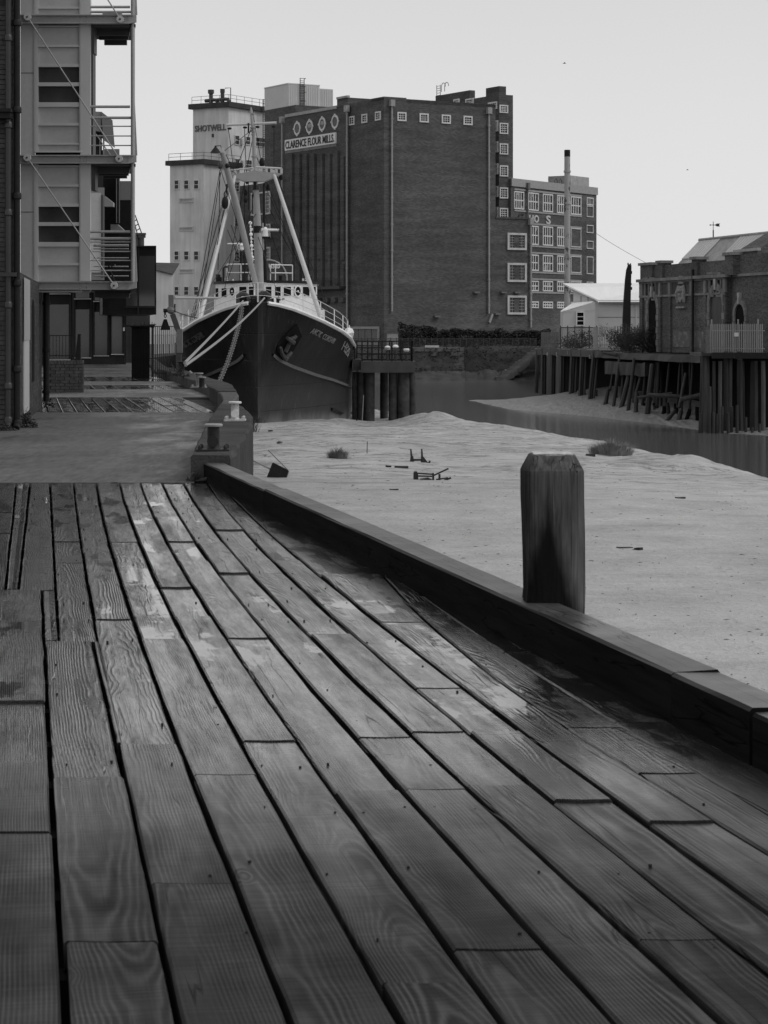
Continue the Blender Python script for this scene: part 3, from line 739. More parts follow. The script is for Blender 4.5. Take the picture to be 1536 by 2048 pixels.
def drainpipe(parent, pl, u, z0, z1, r=.14, mat='galv', d=.25, step=3.6, hopper=True):
    mb = MB(); mb.tube([pl.P(u, z0, d), pl.P(u, z1, d)], r, 8)
    z = z0 + 1
    while z < z1: mb.tube([pl.P(u, z, d), pl.P(u, z + .25, d)], r * 1.35, 8); z += step
    o = mb.build('drainpipe', M[mat], parent)
    if hopper: MB().pbox(pl, u - r * 2.4, u + r * 2.4, z1, z1 + .9, 0, d + r * 2.4).build('hopper', M[mat], o)
    return o

# ---- flour mill
MY = 300.
mill = thing('flour_mill', 'tall dark brick flour mill with round windows, painted name board and blank walls', 'mill building', (0, MY, FARZ), radians(31))
FR = Plane(mill, (0, 0), (1, 0))            # river front, running away to the right
LF = Plane(mill, (0, 0), (0, 1)); LF.n = Vector((-1, 0, 0))   # left flank, running away to the left
u_r, _ = FR.hit(991, 215); u_low, _ = FR.hit(1060, 440); u_l, _ = LF.hit(697, 206); u_ll, _ = LF.hit(571, 240)
zt = lambda pl, px, py: pl.hit(px, py)[1]
zA = zt(FR, 770, 193)
GND = 0.0
def wallbox(parent, x0, x1, y0, y1, z0, z1, mat='brick_mill', name='wall'): return MB().box(x0, x1, y0, y1, z0, z1).build(name, M[mat], parent)
wallbox(mill, 0, u_r, 0, u_l, GND, zt(FR, 783, 196))
wallbox(mill, 0, 3.6, .01, 3.6, zt(FR, 783, 196) - .3, zA, name='parapet')
wallbox(mill, 3.6, u_r, .0, .5, zt(FR, 783, 196) - .5, zt(FR, 900, 204), name='parapet')
wallbox(mill, u_r + .0, u_low, .02, 9, GND, zt(FR, 1030, 438), name='wall')
MB().pbox(FR, u_r - .0, u_low + .1, zt(FR, 1030, 438), zt(FR, 1030, 438) + .25, -.5, .12).build('coping', M['brick_mill'], mill)
# front windows: four high square ones
for px, py in ((803, 233.3), (847.5, 235.9), (891.8, 238.5), (935.3, 241.1)):
    u0, u1, z0, z1 = FR.rect(px - 9, py - 9, px + 9, py + 9); window(mill, FR, u0, u1, z0, z1, 3, 3, .2, .06)
for px, py in ((704, 241.5), (729.8, 237), (756.9, 232)):
    u0, u1, z0, z1 = LF.rect(px - 5.5, py - 9, px + 5.5, py + 9); window(mill, LF, u0, u1, z0, z1, 2, 3, .2, .06)
for py0_, py1_ in ((466, 500), (526, 564), (591, 629)):
    u0, u1, z0, z1 = FR.rect(1014, py0_, 1052, py1_)
    mb = MB(); mb.pframe(FR, u0, u1, z0, z1, .3, -.05, .22); fr = mb.build('window', M['frame_white'], mill)
    w3 = (u1 - u0 - .6) / 3; hh = (z1 - z0)
    MB().pbox(FR, u0 + .3 + w3, u1 - .3 - w3, z0 + .3, z1 - .3, -.05, .06).build('brick_panel', M['brick_mill'], fr)
    for a in (u0 + .3, u1 - .3 - w3):
        MB().pbox(FR, a, a + w3, z0 + .3, z1 - .3, -.05, .03).build('pane', M['glass_dark'], fr)
        b = MB()
        for i in (1, 2): b.pbox(FR, a + w3 * i / 3 - .03, a + w3 * i / 3 + .03, z0 + .3, z1 - .3, .03, .1)
        for j in range(1, 5): zz = lerp(z0 + .3, z1 - .3, j / 5); b.pbox(FR, a, a + w3, zz - .03, zz + .03, .032, .095)
        b.build('glazing_bars', M['galv'], fr)
for px, ya, yb in ((782, 623, 213), (976, 627, 228), (1060, 655, 450)):
    u, z0 = FR.hit(px, ya); drainpipe(mill, FR, u, z0, FR.hit(px, yb)[1])
MB().beam(FR.P(FR.hit(977, 645)[0], FR.hit(977, 645)[1], .2), FR.P(FR.hit(983, 628)[0], FR.hit(983, 628)[1], .2), .3, .3).build('outlet_pipe', M['galv'], mill)
# stair tower behind: leads corner at photo column 998
TW = Plane(mill, (u_r + .9, 6), (1, 0))
tx, _ = TW.hit(998, 300); tx2, _ = TW.hit(1026, 300)
TL = Plane(mill, (tx, 6), (0, 1)); TL.n = Vector((-1, 0, 0))
twx = u_r + .9 + tx; TL = Plane(mill, (twx, 6), (0, 1)); TL.n = Vector((-1, 0, 0)); tl2, _ = TL.hit(871, 300)
tz = zt(TW, 1010, 189.5)
wallbox(mill, twx, u_r + .9 + tx2, 6, 6 + tl2 * .45, GND, tz, name='stair_tower')
wallbox(mill, twx, u_r + .9 + tx2 - 1.5, 6 + tl2 * .45 + .01, 6 + tl2, 10, zt(TL, 900, 187), name='stair_tower')
wallbox(mill, twx + .01, u_r + .9 + tx2 - 1.2, 6.01, 6 + tl2 * .2, tz - .5, zt(TW, 998, 172), name='parapet')
for py in (218, 257, 298, 342, 386, 427):
    hh = 8 if py == 218 else 11
    u0, u1, z0, z1 = TW.rect(998.6, py - hh, 1015.5, py + hh); window(mill, TW, u0, u1, z0, z1, 3, 4, .18, .07)
for px, py, w in ((986, 210, 9), (940, 203, 8), (914, 204, 6)):
    u0, u1, z0, z1 = TL.rect(px - w, py - 6, px + w, py + 9); window(mill, TL, u0, u1, z0, z1, 4, 3, .22, .08)
for py in (252, 294, 338, 383, 425):
    u0, u1, z0, z1 = TL.rect(990, py - 11, 997, py + 11)
    window(mill, TL, u0, u1, z0, z1, 2, 3, .25, .08, pane_mat='brick_mill')
mb = MB()
u, z = TL.hit(884, 195)
for dz_ in (0,): pass
lad = [TL.P(u, z - .5, .25), TL.P(u, z + 4.4, .25)]
for du in (0, 1.0): mb.tube([TL.P(u + du, z - .5, .3), TL.P(u + du, z + 1.9, .3)], .05, 5)
for k in range(6): mb.tube([TL.P(u, z + k * .35, .3), TL.P(u + 1., z + k * .35, .3)], .035, 4)
for du in (-1.2, -.3): 
    mb.tube([TL.P(u + du, z + .8, .3)] + [TL.P(u + du - .55 + .55 * cos(t), z + 1.5 + .6 * sin(t), .3) for t in [pi * i / 6 for i in range(7)]], .05, 5)
mb.build('roof_ladder', M['steel_dark'], mill)
# silo flank with fluted strips, oculi and name board
FL = Plane(mill, (-.25, 0), (0, 1)); FL.n = Vector((-1, 0, 0))
fa, _ = FL.hit(696, 240); fb, _ = FL.hit(571, 240)
zf_near, zf_far = zt(FL, 674, 213.5), zt(FL, 571, 236)
wallbox(mill, -.25, 16, fa, fb, GND, zt(FL, 674, 214))
fs, _ = FL.hit(674, 210)
wallbox(mill, -.25, 14, fa + .0, fs, zt(FL, 674, 214) - .2, zt(FL, 690, 196), name='parapet')
MB().pbox(FL, fs, fb, zt(FL, 622, 225) - .1, zt(FL, 622, 225) + .35, -.3, .12).build('coping', M['stone_pale'], mill)
MB().pbox(FL, fa, fs, zt(FL, 690, 196), zt(FL, 690, 196) + .3, -.3, .12).build('coping', M['stone_pale'], mill)
for px, py in ((594.8, 257.2), (619.5, 253.5), (644.8, 248.2), (670.4, 243.5)):
    u, z = FL.hit(px, py); ra, rb = 1.0, .70
    mb = MB()
    nseg = 20
    ring = lambda r_, dd: [FL.P(u + r_ * cos(2 * pi * k / nseg), z + r_ * 1.0 * sin(2 * pi * k / nseg), dd) for k in range(nseg)]
    vs_ = ring(ra, .09) + ring(rb, .09) + ring(ra, -.05) + ring(rb, -.05); fs_ = []
    for k in range(nseg):
        k2 = (k + 1) % nseg; fs_ += [(k, k2, nseg + k2, nseg + k), (2 * nseg + k, 2 * nseg + k2, k2, k), (nseg + k, nseg + k2, 3 * nseg + k2, 3 * nseg + k)]
    mb.add(vs_, fs_)
    for a, b in ((1, 0), (-1, 0), (0, 1), (0, -1)):
        mb.pbox(FL, u + a * .98 - .14, u + a * .98 + .14, z + b * .98 - .14, z + b * .98 + .14, -.02, .14)
    rnd_ = mb.build('round_window', M['white_paint'], mill)
    MB().add(ring(rb + .03, .03), [tuple(range(nseg))]).build('pane', M['glass_dark'], rnd_)
    if px in (619.5, 644.8): MB().pbox(FL, u - .5, u + .5, z - .1, z + .42, .03, .07).build('blind', M['galv'], rnd_)
u0, u1, z0, z1 = FL.rect(572, 270, 673.5, 292); zc = (z0 + z1) / 2; hb = 1.08
u0, u1 = FL.hit(673.5, 272)[0], FL.hit(572, 290)[0]
zl, zr = FL.hit(572, 290.5)[1], FL.hit(672, 275.5)[1]
zm = FL.hit(622, 283.5)[1]; hb = .78
sign = MB().pbox(FL, u0, u1, zm - hb, zm + hb, -.02, .22).build('sign_board', M['sign_white'], mill)
def mf(a, b, d): return FL.P(lerp(u1 - .3, u0 + .3, a), lerp(zm - hb + .22, zm + hb - .22, b), .22 + .06 * d)
text_obj('CLARENCE FLOUR MILLS.', 'lettering', M['letter_dark'], sign, mf, .012)
mb = MB()
for k in range(40): uu = lerp(u0, u1, (k + .5) / 40); mb.pbox(FL, uu - .06, uu + .06, zm - hb - .4, zm - hb - .01, 0, .16)
mb.build('dentils', M['stone_pale'], mill)
zb_ = zt(FL, 630, 575)
for i, zx in enumerate((1022, 1080, 1135, 1193, 1255, 1313, 1372)):
    px = 320 + zx * .2604; ztop = zt(FL, px, 302 if i < 6 else 296) - .4; u, _ = FL.hit(px, 400)
    MB().pbox(FL, u - .42, u + .12, zb_, ztop, -.02, .45).build('pilaster', M['brick_mill'], mill)
    pxm = px + 9; um, _ = FL.hit(pxm, 400); zs = zt(FL, pxm, 318 - i * 1.0)
    MB().pbox(FL, um - .5, um + .5, zs - 14.6, zs, -.02, .2).build('raised_panel', M['brick_mill'], mill)
    MB().pbox(FL, um - .5, um + .5, zb_, zs - 15.2, -.02, .2).build('raised_panel', M['brick_mill'], mill)
    MB().pbox(FL, um - .7, um + .5, zb_ - 2.2, zb_ - 1.5, -.02, .5).build('bracket', M['brick_mill'], mill)
ca, cb_ = FL.hit(692, 570)[0], FL.hit(633, 570)[0]
MB().pbox(FL, ca, cb_, zb_ - .35, zb_ + .05, 0, 1.1).build('canopy', M['steel_dark'], mill)
mb = MB()
mb.tube([FL.P(ca, zb_ + 1, 1.), FL.P(cb_, zb_ + 1, 1.)], .04, 5)
for k in range(9): uu = lerp(ca, cb_, k / 8); mb.tube([FL.P(uu, zb_, 1.), FL.P(uu, zb_ + 1, 1.)], .04, 5)
mb.build('canopy_rail', M['steel_dark'], mill)
for px, ya, yb in ((697, 655, 224), (567, 640, 246)):
    u, z0 = FL.hit(px, ya); drainpipe(mill, FL, u, z0, FL.hit(px, yb)[1])
# dock door at the foot, half hidden
u0, u1, z0, z1 = FL.rect(702, 653, 761, 685)
LW = Plane(mill, (-.03, 0), (0, 1)); LW.n = Vector((-1, 0, 0)); u0, u1, z0, z1 = LW.rect(702, 653, 760, 690)
mb = MB(); mb.pframe(LW, u0, u1, z0, z1, .35, 0, .2); d_ = mb.build('loading_door', M['galv'], mill)
for k in range(4):
    a, b = lerp(u0 + .35, u1 - .35, k / 4), lerp(u0 + .35, u1 - .35, (k + 1) / 4)
    MB().pbox(LW, a + .08, b - .08, z0, z1 - .35, -.05, .08).build('panel', M['galv_dark'], d_)
# dark block further left, with the sheet metal penthouse on its roof
DB = Plane(mill, (2.0, fb - .01), (0, 1)); 
dl = Plane(mill, (1.4, fb), (0, 1)); dl.n = Vector((-1, 0, 0)); du, _ = dl.hit(529, 300)
wallbox(mill, 1.4, 14, fb + .01, fb + du, GND, zt(dl, 540, 219) )
u0, u1, z0, z1 = dl.rect(500, 383, 543, 431)
for (a, b, c, d_) in ((503, 384, 541, 430), (527, 448, 541, 476), (527, 494, 541, 540)):
    DP = Plane(mill, (1.3, fb), (0, 1)); DP.n = Vector((-1, 0, 0)); u0, u1, z0, z1 = DP.rect(a, b, c, d_); window(mill, DP, u0, u1, z0, z1, 5, 5, .25, .07)
wallbox(mill, 1.2, 14, fb + du + .01, fb + du + 14, GND, zt(dl, 500, 370), name='wall')
ph = Plane(mill, (3.4, fb + 4), (1, 0))
# penthouse: corner at column 576
k_ = Plane(mill, (0, fb + 6.0), (1, 0)); pu, _ = k_.hit(576, 240); pr, _ = k_.hit(639, 240); pr2, _ = k_.hit(670, 240)
pz1 = zt(k_, 576, 168); pz0 = zt(k_, 576, 214)
pl_ = Plane(mill, (pu, fb + 6.0), (0, 1)); pl_.n = Vector((-1, 0, 0)); pw, _ = pl_.hit(529, 200)
wallbox(mill, pu, pr, fb + 6, fb + 6 + pw, pz0, pz1, 'lead', 'penthouse')
wallbox(mill, pr + .01, pr2, fb + 6.6, fb + 6 + pw, pz0, zt(k_, 655, 177), 'lead', 'penthouse')
wallbox(mill, pu, pr2 + .5, fb + 6.02, fb + 5.9 + pw, zt(dl, 540, 219) - 4, pz0 - .01, 'brick_mill', 'penthouse_base')
MB().box(pu - .06, pr + .06, fb + 5.94, fb + 6.06 + pw, pz1, pz1 + .16).build('roof_edge', M['lead'], mill)
mb = MB()
for k in range(26):
    uu = lerp(pu, pr2, (k + .5) / 26); zt_ = pz1 if uu < pr else zt(k_, 655, 177); yy_ = fb + 6 if uu < pr else fb + 6.6
    mb.box(uu - .06, uu + .06, yy_ - .07, yy_, pz0 + .1, zt_ - .1)
mb.build('cladding_rib', M['lead'], mill)
mb = MB(); u, _ = k_.hit(603, 200)
for du_ in (-.35, .35): mb.tube([(u + du_, fb + 5.8, pz0 - 1), (u + du_, fb + 5.8, pz1 + 1.0)], .06, 5)
for k in range(22): mb.tube([(u - .35, fb + 5.8, lerp(pz0 - 1, pz1 + .6, k / 21)), (u + .35, fb + 5.8, lerp(pz0 - 1, pz1 + .6, k / 21))], .04, 4)
for z in (pz0 + 1, pz0 + 2.3, pz1 - .3, pz1 + .9): mb.tube([(u - .35, fb + 5.8, z), (u - .35, fb + 5.3, z), (u + .35, fb + 5.3, z), (u + .35, fb + 5.8, z)], .04, 4)
mb.build('cage_ladder', M['steel_dark'], mill)
# small signs of life on the blank walls: cast lamps, vents
for px, py in ((1276, 1000), ):
    pass
for px, py in ((872, 633), (951, 585), (1005, 585), (1032, 585), (993, 628)):
    u, z = FR.hit(px, py); MB().pbox(FR, u - .45, u + .45, z - .12, z + .12, 0, .5).build('wall_bracket', M['galv_dark'], mill)

# ---- office wing to the right with broken windows
WY = 318.
wing = thing('office_wing', 'brick factory wing with white gridded windows, many panes broken, beside the mill', 'factory building', (xat(1026, WY), WY, FARZ), radians(55.8))
WF = Plane(wing, (0, 0), (1, 0)); wu, _ = WF.hit(1193, 400); zW = zt(WF, 1110, 368)
wallbox(wing, -.6, wu, 0, 12, 0, zW)
MB().pbox(WF, -.6, wu + .15, zW - 1.0, zW + .15, -1, .18).build('parapet_band', M['galv'], wing)
for px0, px1, py0_, py1_ in ((1130, 1178, 352, 364),):
    k2 = Plane(wing, (0, 5), (1, 0)); a, _ = k2.hit(1141, 358); b, _ = k2.hit(1178, 358)
    MB().box(a, b, 5, 9, zW, zt(k2, 1160, 353)).build('roof_hut', M['stone_pale'], wing)
mb = MB()
k3 = Plane(wing, (0, 3), (1, 0))
for px in (1112, 1121): 
    u, z = k3.hit(px, 364); mb.tube([(u - .4, 3, zW), (u - .4, 3, zW + .9), (u, 3, zW + 1.3), (u + .4, 3, zW + .9), (u + .4, 3, zW)], .05, 5)
mb.build('ladder_hoop', M['steel_dark'], wing)
ZX = lambda z: 940 + z * .2604
ZY = lambda z: 300 + z * .2604
cols = [(335, 410), (443, 522), (555, 632), (665, 733), (770, 850)]
rows = [(318, 455, 358, 498), (575, 722, 600, 748), (798, 922, 815, 945), (1002, 1082, 1010, 1090), (1160, 1213, 1168, 1218)]
def broken_pane(fr, pl, u0, u1, z0, z1, d):
    """a few jagged pieces of whitened glass left standing or missing"""
    for _ in range(random.choice((0, 1, 1, 2))):
        a = random.uniform(u0, u1 - .5); top = random.random() < .6
        w = random.uniform(.35, .8); h = random.uniform(.3, (z1 - z0) * .45); b = min(u1, a + w)
        if top: poly = [(a, z1), (b, z1), (b - .1, z1 - h * .5), (lerp(a, b, .5), z1 - h), (a + .05, z1 - h * .7)]
        else: poly = [(a, z0), (b, z0), (b - .05, z0 + h * .7), (lerp(a, b, .4), z0 + h), (a + .04, z0 + h * .45)]
        MB().prism([pl.P(u, z, d) for u, z in poly], pl.n * .03).build('glass_shard', M['galv'], fr)
for r, (ta, ba, tb, bb) in enumerate(rows):
    for c, (xa, xb) in enumerate(cols):
        f = c / 4; py0_, py1_ = ZY(lerp(ta, tb, f)), ZY(lerp(ba, bb, f)); px0, px1 = ZX(xa), ZX(xb)
        if c < 1 and r > 0: continue
        u0, u1, z0, z1 = WF.rect(px0, py0_, px1, py1_)
        if c == 4 and r > 0:
            mb = MB(); mb.pframe(WF, u0, u1, z0, z1, .16, -.02, .12); mb.build('bricked_up_opening', M['frame_white'], wing); continue
        w_ = window(wing, WF, u0, u1, z0, z1, 4, 2, .18, .17, 0, .14)
        broken_pane(w_, WF, u0 + .25, u1 - .25, z0 + .25, z1 - .25, .03)
for r in range(4):
    ta, ba, tb, bb = rows[r]
    for zy, px_ in ((lerp(ta, tb, .5), 0), (lerp(ba, bb, .5), 1)):
        u0, _ = WF.hit(1028, 400); u1, _ = WF.hit(ZX(855), 400); z = zt(WF, ZX(600), ZY(zy))
        MB().pbox(WF, u0, u1, z - .12 + (.2 if px_ == 0 else -.2), z + .12 + (.2 if px_ == 0 else -.2), -.02, .1).build('band_course', M['galv'], wing)
u0, u1, z0, z1 = WF.rect(ZX(893), ZY(365), ZX(943), ZY(425)); w_ = window(wing, WF, u0, u1, z0, z1, 3, 1, .16, .12)
for a, b in ((428, 516), (576, 638), (697, 760), (818, 954), (1012, 1070)):
    u0, u1, z0, z1 = WF.rect(ZX(893), ZY(a), ZX(944), ZY(b)); mb = MB(); mb.pframe(WF, u0, u1, z0, z1, .14, -.02, .12); mb.build('bricked_up_opening', M['frame_white'], wing)
def wing_letters(t, xa, xb, ya, yb, mat, bold=.06):
    u0, u1, z0, z1 = WF.rect(ZX(xa), ZY(ya), ZX(xb), ZY(yb))
    text_obj(t, 'lettering', mat, wing, lambda a, b, d: WF.P(lerp(u0, u1, a), lerp(z0, z1, b), .04 + .1 * d), bold * .5)
wing_letters('H', 450, 483, 499, 556, M['frame_white']); wing_letters('O', 488, 524, 500, 560, M['frame_white']); wing_letters('S', 580, 615, 504, 570, M['frame_white']); wing_letters('C', 366, 408, 487, 540, M['letter_dark'], .02)
u, z0 = WF.hit(ZX(432), ZY(520)); drainpipe(wing, WF, u, z0, WF.hit(ZX(432), ZY(300))[1], .12, 'galv_dark')

# ---- pale rendered silos
def ang_frame(name, label, cat, px, Y, deg): return thing(name, label, cat, (xat(px, Y), Y, FARZ), radians(deg))
sl = ang_frame('grain_silo', 'taller pale rendered silo tower with dark lettering and roof fans beside the mill', 'silo', 457, 345., 58)
SR = Plane(sl, (0, 0), (1, 0)); SL = Plane(sl, (0, 0), (0, 1)); SL.n = Vector((-1, 0, 0))
ul, _ = SL.hit(386, 300); ur, _ = SR.hit(531, 300); zS = zt(SR, 457, 214)
MB().box(0, ur, 0, ul, 0, zS).build('upper_tower', M['render'], sl)
MB().box(-.55, ur + .4, -.55, ul + .55, zS, zS + .8).build('roof_edge', M['dark_roof'], sl)
def letter_map(pl, px0, px1, py0_, py1_):
    u0, u1 = pl.hit(px0, py0_)[0], pl.hit(px1, py1_)[0]; zc = pl.hit((px0 + px1) / 2, (py0_ + py1_) / 2)[1]
    h = abs(pl.hit(px0, py0_)[1] - pl.hit(px0, py1_)[1]) 
    return lambda a, b, d: pl.P(lerp(u0, u1, a), zc + (b - .5) * h, .05 + .1 * d)
text_obj('SHOTWELL', 'lettering', M['letter_faded'], sl, letter_map(SL, 390.5, 452.5, 249.5, 262), .02)
for px0, px1, py0_, py1_ in ((468.5, 478, 270.5, 290), (490.5, 500, 273, 290), (510, 529, 275, 294), (468.5, 478, 317, 336), (490.5, 503, 319.5, 340)):
    u0, u1, z0, z1 = SR.rect(px0, py0_, px1, py1_); window(sl, SR, u0, u1, z0, z1, 1, 2, .1, .08)
for px, py, w in ((482, 284, 3.4), (484, 327, 4)):
    u, z = SR.hit(px, py); MB().pbox(SR, u - w * .09, u + w * .09, z - .45, z + .45, 0, .5).build('wall_unit', M['frame_white'], sl)
u, z = SL.hit(426, 271); MB().pbox(SL, u - .16, u + .16, z - .25, z + .25, 0, .15).build('vent', M['dark_roof'], sl)
def railing(parent, path, h, name, mat, r=.04, n_=8):
    mb = MB()
    for a, b in zip(path, path[1:]):
        a, b = Vector(a), Vector(b)
        for f in (.5, 1): mb.tube([a + Vector((0, 0, h * f)), b + Vector((0, 0, h * f))], r, 5)
        k = max(1, int((b - a).length / 1.8))
        for i in range(k + 1): p = a.lerp(b, i / k); mb.tube([p, p + Vector((0, 0, h))], r, 5)
    return mb.build(name, M[mat], parent)
railing(sl, [(-.3, ul, zS + .8), (-.3, -.3, zS + .8), (ur, -.3, zS + .8)], 1.1, 'roof_railing', 'galv_dark', .035)
for px, kind in ((422, 0), (445, 1)):
    k = Plane(sl, (3., 0), (0, 1)); k.n = Vector((-1, 0, 0)); u, _ = k.hit(px, 200); c = k.P(u, zS + .8)
    mb = MB(); mb.tube([c, c + Vector((0, 0, 1.9))], .32, 8); mb.tube([c + Vector((0, 0, 1.9)), c + Vector((0, 0, 2.5))], .5 if kind == 0 else .38, 8)
    mb.tube([c + Vector((0, 0, .9)), c + Vector((0, -1.1, .8)), c + Vector((0, -1.4, .0))], .3, 8); mb.tube([c + Vector((0, .2, .8)), c + Vector((0, 1.1, .8))], .3, 8)
    if kind: mb.tube([c + Vector((0, -1.6, -.2)), c + Vector((0, -1.6, 2.6)), c + Vector((0, -.5, 2.6))], .07, 6)
    mb.build('roof_fan', M['steel_dark'], sl)
# lattice ladder mast on the silo's right edge
mb = MB(); 
for px in (517, 525.5):
    u, _ = SR.hit(px, 250); mb.tube([SR.P(u, zt(SR, px, 345), .9), SR.P(u, zt(SR, px, 199), .9)], .09, 5)
ua, _ = SR.hit(517, 250); ub, _ = SR.hit(525.5, 250)
for k in range(34):
    z = lerp(zt(SR, 520, 344), zt(SR, 520, 200), k / 33); mb.tube([SR.P(ua, z, .9), SR.P(ub, z, .9)], .05, 4)
mb.build('access_ladder', M['steel_dark'], sl)
# lower tower
sx = thing('grain_silo', 'lower pale rendered silo block with small windows in rows of three', 'silo', (xat(407, 322.), 322., FARZ), radians(58))
XR = Plane(sx, (0, 0), (1, 0)); XL = Plane(sx, (0, 0), (0, 1)); XL.n = Vector((-1, 0, 0))
ul2, _ = XL.hit(340, 400); ur2, _ = XR.hit(479, 400); zX = zt(XR, 407, 328)
MB().box(0, ur2, 0, ul2, 0, zX).build('tower', M['render'], sx)
MB().box(-.5, ur2 + .1, -.5, ul2 + .5, zX, zX + .7).build('roof_edge', M['dark_roof'], sx)
railing(sx, [(-.3, ul2, zX + .7), (-.3, -.3, zX + .7), (ur2, -.3, zX + .7)], 1.0, 'roof_railing', 'galv_dark', .035)
TX = lambda z: 320 + z * .2604
TY = lambda z: 150 + z * .2604
for ra, rb in ((805, 880), (1350, 1425), (1622, 1695)):
    for xa, xb in ((110, 150), (184, 226), (260, 302)):
        u0, u1, z0, z1 = XL.rect(TX(xa), TY(ra), TX(xb), TY(rb)); window(sx, XL, u0, u1, z0, z1, 1, 2, .12, .08)
for ra, rb in ((945, 980), (1165, 1198), (1490, 1522), (1828, 1850)):
    u0, u1, z0, z1 = XL.rect(TX(150), TY(ra), TX(258), TY(rb)); fr = MB().pframe(XL, u0, u1, z0, z1, .14, -.02, .12).build('louvre', M['frame_white'], sx)
    MB().pbox(XL, u0 + .14, u1 - .14, z0 + .14, z1 - .14, -.02, .05).build('slat_panel', M['stone_pale'], fr)
for ra, rb in ((820, 900), (1088, 1166), (1357, 1436)):
    u0, u1, z0, z1 = XR.rect(TX(569), TY(ra), TX(607), TY(rb)); window(sx, XR, u0, u1, z0, z1, 2, 3, .12, .06)
# old pale shed far left behind the ship's quay
sh = thing('quay_shed', 'long pale shed with dark sloping roof behind the glass box', 'shed', (xat(330, 260), 260, FARZ))
x0, x1 = xat(250, 260), xat(346, 260)
MB().prism([(x0 - sh.location.x, 0, 0), (x1 - sh.location.x, 0, 0), (x1 - sh.location.x, 0, zat(549, 260) - FARZ), (x0 - sh.location.x, 0, zat(525, 260) - FARZ)], (0, .3, 0)).build('wall', M['render'], sh)
sx1, sx0 = x1 - sh.location.x, x0 - sh.location.x
MB().prism([(sx0, -.3, zat(526, 260) - FARZ), (sx1, -.3, zat(550, 260) - FARZ), (sx1, 8, zat(528, 268) - FARZ), (sx0, 8, zat(526, 268) - FARZ)], (0, 0, .12)).build('roof', M['dark_roof'], sh)
# ------------------------------------------------------------------ far quay: wall stones, ramp, hedge, fence
wallQ = thing('quay_wall', 'old stone block quay wall with overgrown face across the water', 'wall', (0, 285, 0))
def quay_run(px0, px1, Y, z0, z1, mat, d=6.5):
    MB().box(xat(px0, Y), xat(px1, Y), Y - 285, Y - 285 + d, z0, z1).build('wall_core', M[mat], wallQ)
quay_run(690, 928, 285, -6.2, FARZ - .03, 'moss_wall'); quay_run(928.3, 1110, 291, -6.2, FARZ - .03, 'moss_wall')
ppm = FPX / 285
x = xat(826, 284.9)
rowz = [-.62, -1.15, -1.75, -2.35]
for r in range(3):
    xx = xat(828, 284.9) + r * .3
    while xx < xat(927, 284.9) - .3:
        w = random.uniform(.7, 1.7); w = min(w, xat(928, 284.9) - xx)
        if not (r > 0 and xx < xat(905, 285) and random.random() < .75):
            mb = MB().box(-w / 2 + .03, w / 2 - .03, -.16 - random.uniform(0, .12), .02, -.27, .25); mb.rough(.03, 3, random.random() * 9)
            o = mb.build('stone', M['stone_wall'], wallQ); o.location = (xx + w / 2, 0, (rowz[r] + rowz[r + 1]) / 2)
        xx += w
for k in range(3, 7):
    z0_ = -2.35 - (k - 3) * .6
    w = random.uniform(1.2, 1.9); mb = MB().box(-w / 2, w / 2, -.2, .02, -.28, .28).rough(.03, 3, k); o = mb.build('stone', M['stone_wall'], wallQ); o.location = (xat(928, 285) - w / 2, 0, z0_ - .3)
for px in range(840, 1105, 1):
    pass
# sloping stone ramp
ramp = thing('stone_ramp', 'steep broken stone ramp stepping down the far quay to the water', 'ramp', (xat(1035, 286), 286, 0))
pa, pb = pt(1078, 700, 287), pt(1003, 757, 284)
for k in range(26):
    t = k / 25; p = pa.lerp(pb, t) - ramp.location; s = random.uniform(.8, 1.3)
    mb = MB().box(-.6 * s, .6 * s, -1.0, 1.0, -.55, .25).rough(.18, 1.6, k); o = mb.build('step', M['stone_wall'], ramp); o.location = (p.x + random.uniform(-.1, .1), p.y, p.z)
# mud and rubble under the far wall
mb = MB(); n_ = 120
for i in range(n_ + 1):
    px = lerp(640, 1095, i / n_); Y = 284 - .5 + (4.5 if px > 930 else 0); X = xat(px, Y)
    hgt = 1.2 + .5 * mnoise.noise(Vector((i * .13, 0, 0))) + .25 * mnoise.noise(Vector((i * .6, 0, 4)))
    for j in range(7):
        s = j / 6; mb.v.append((X, Y - 4.2 * s + .3 * mnoise.noise(Vector((i * .3, s * 3, 1))), -4.9 + hgt * (1 - s) ** .8 + .12 * mnoise.noise(Vector((i * .9, s * 5, 2)))))
for i in range(n_):
    for j in range(6): a = i * 7 + j; mb.f.append((a, a + 7, a + 8, a + 1))
o = mb.build('mud_shelf', grey('dark shore mud', .06, .5, .8, .8, .3, 4), smooth=True); o['kind'] = 'structure'

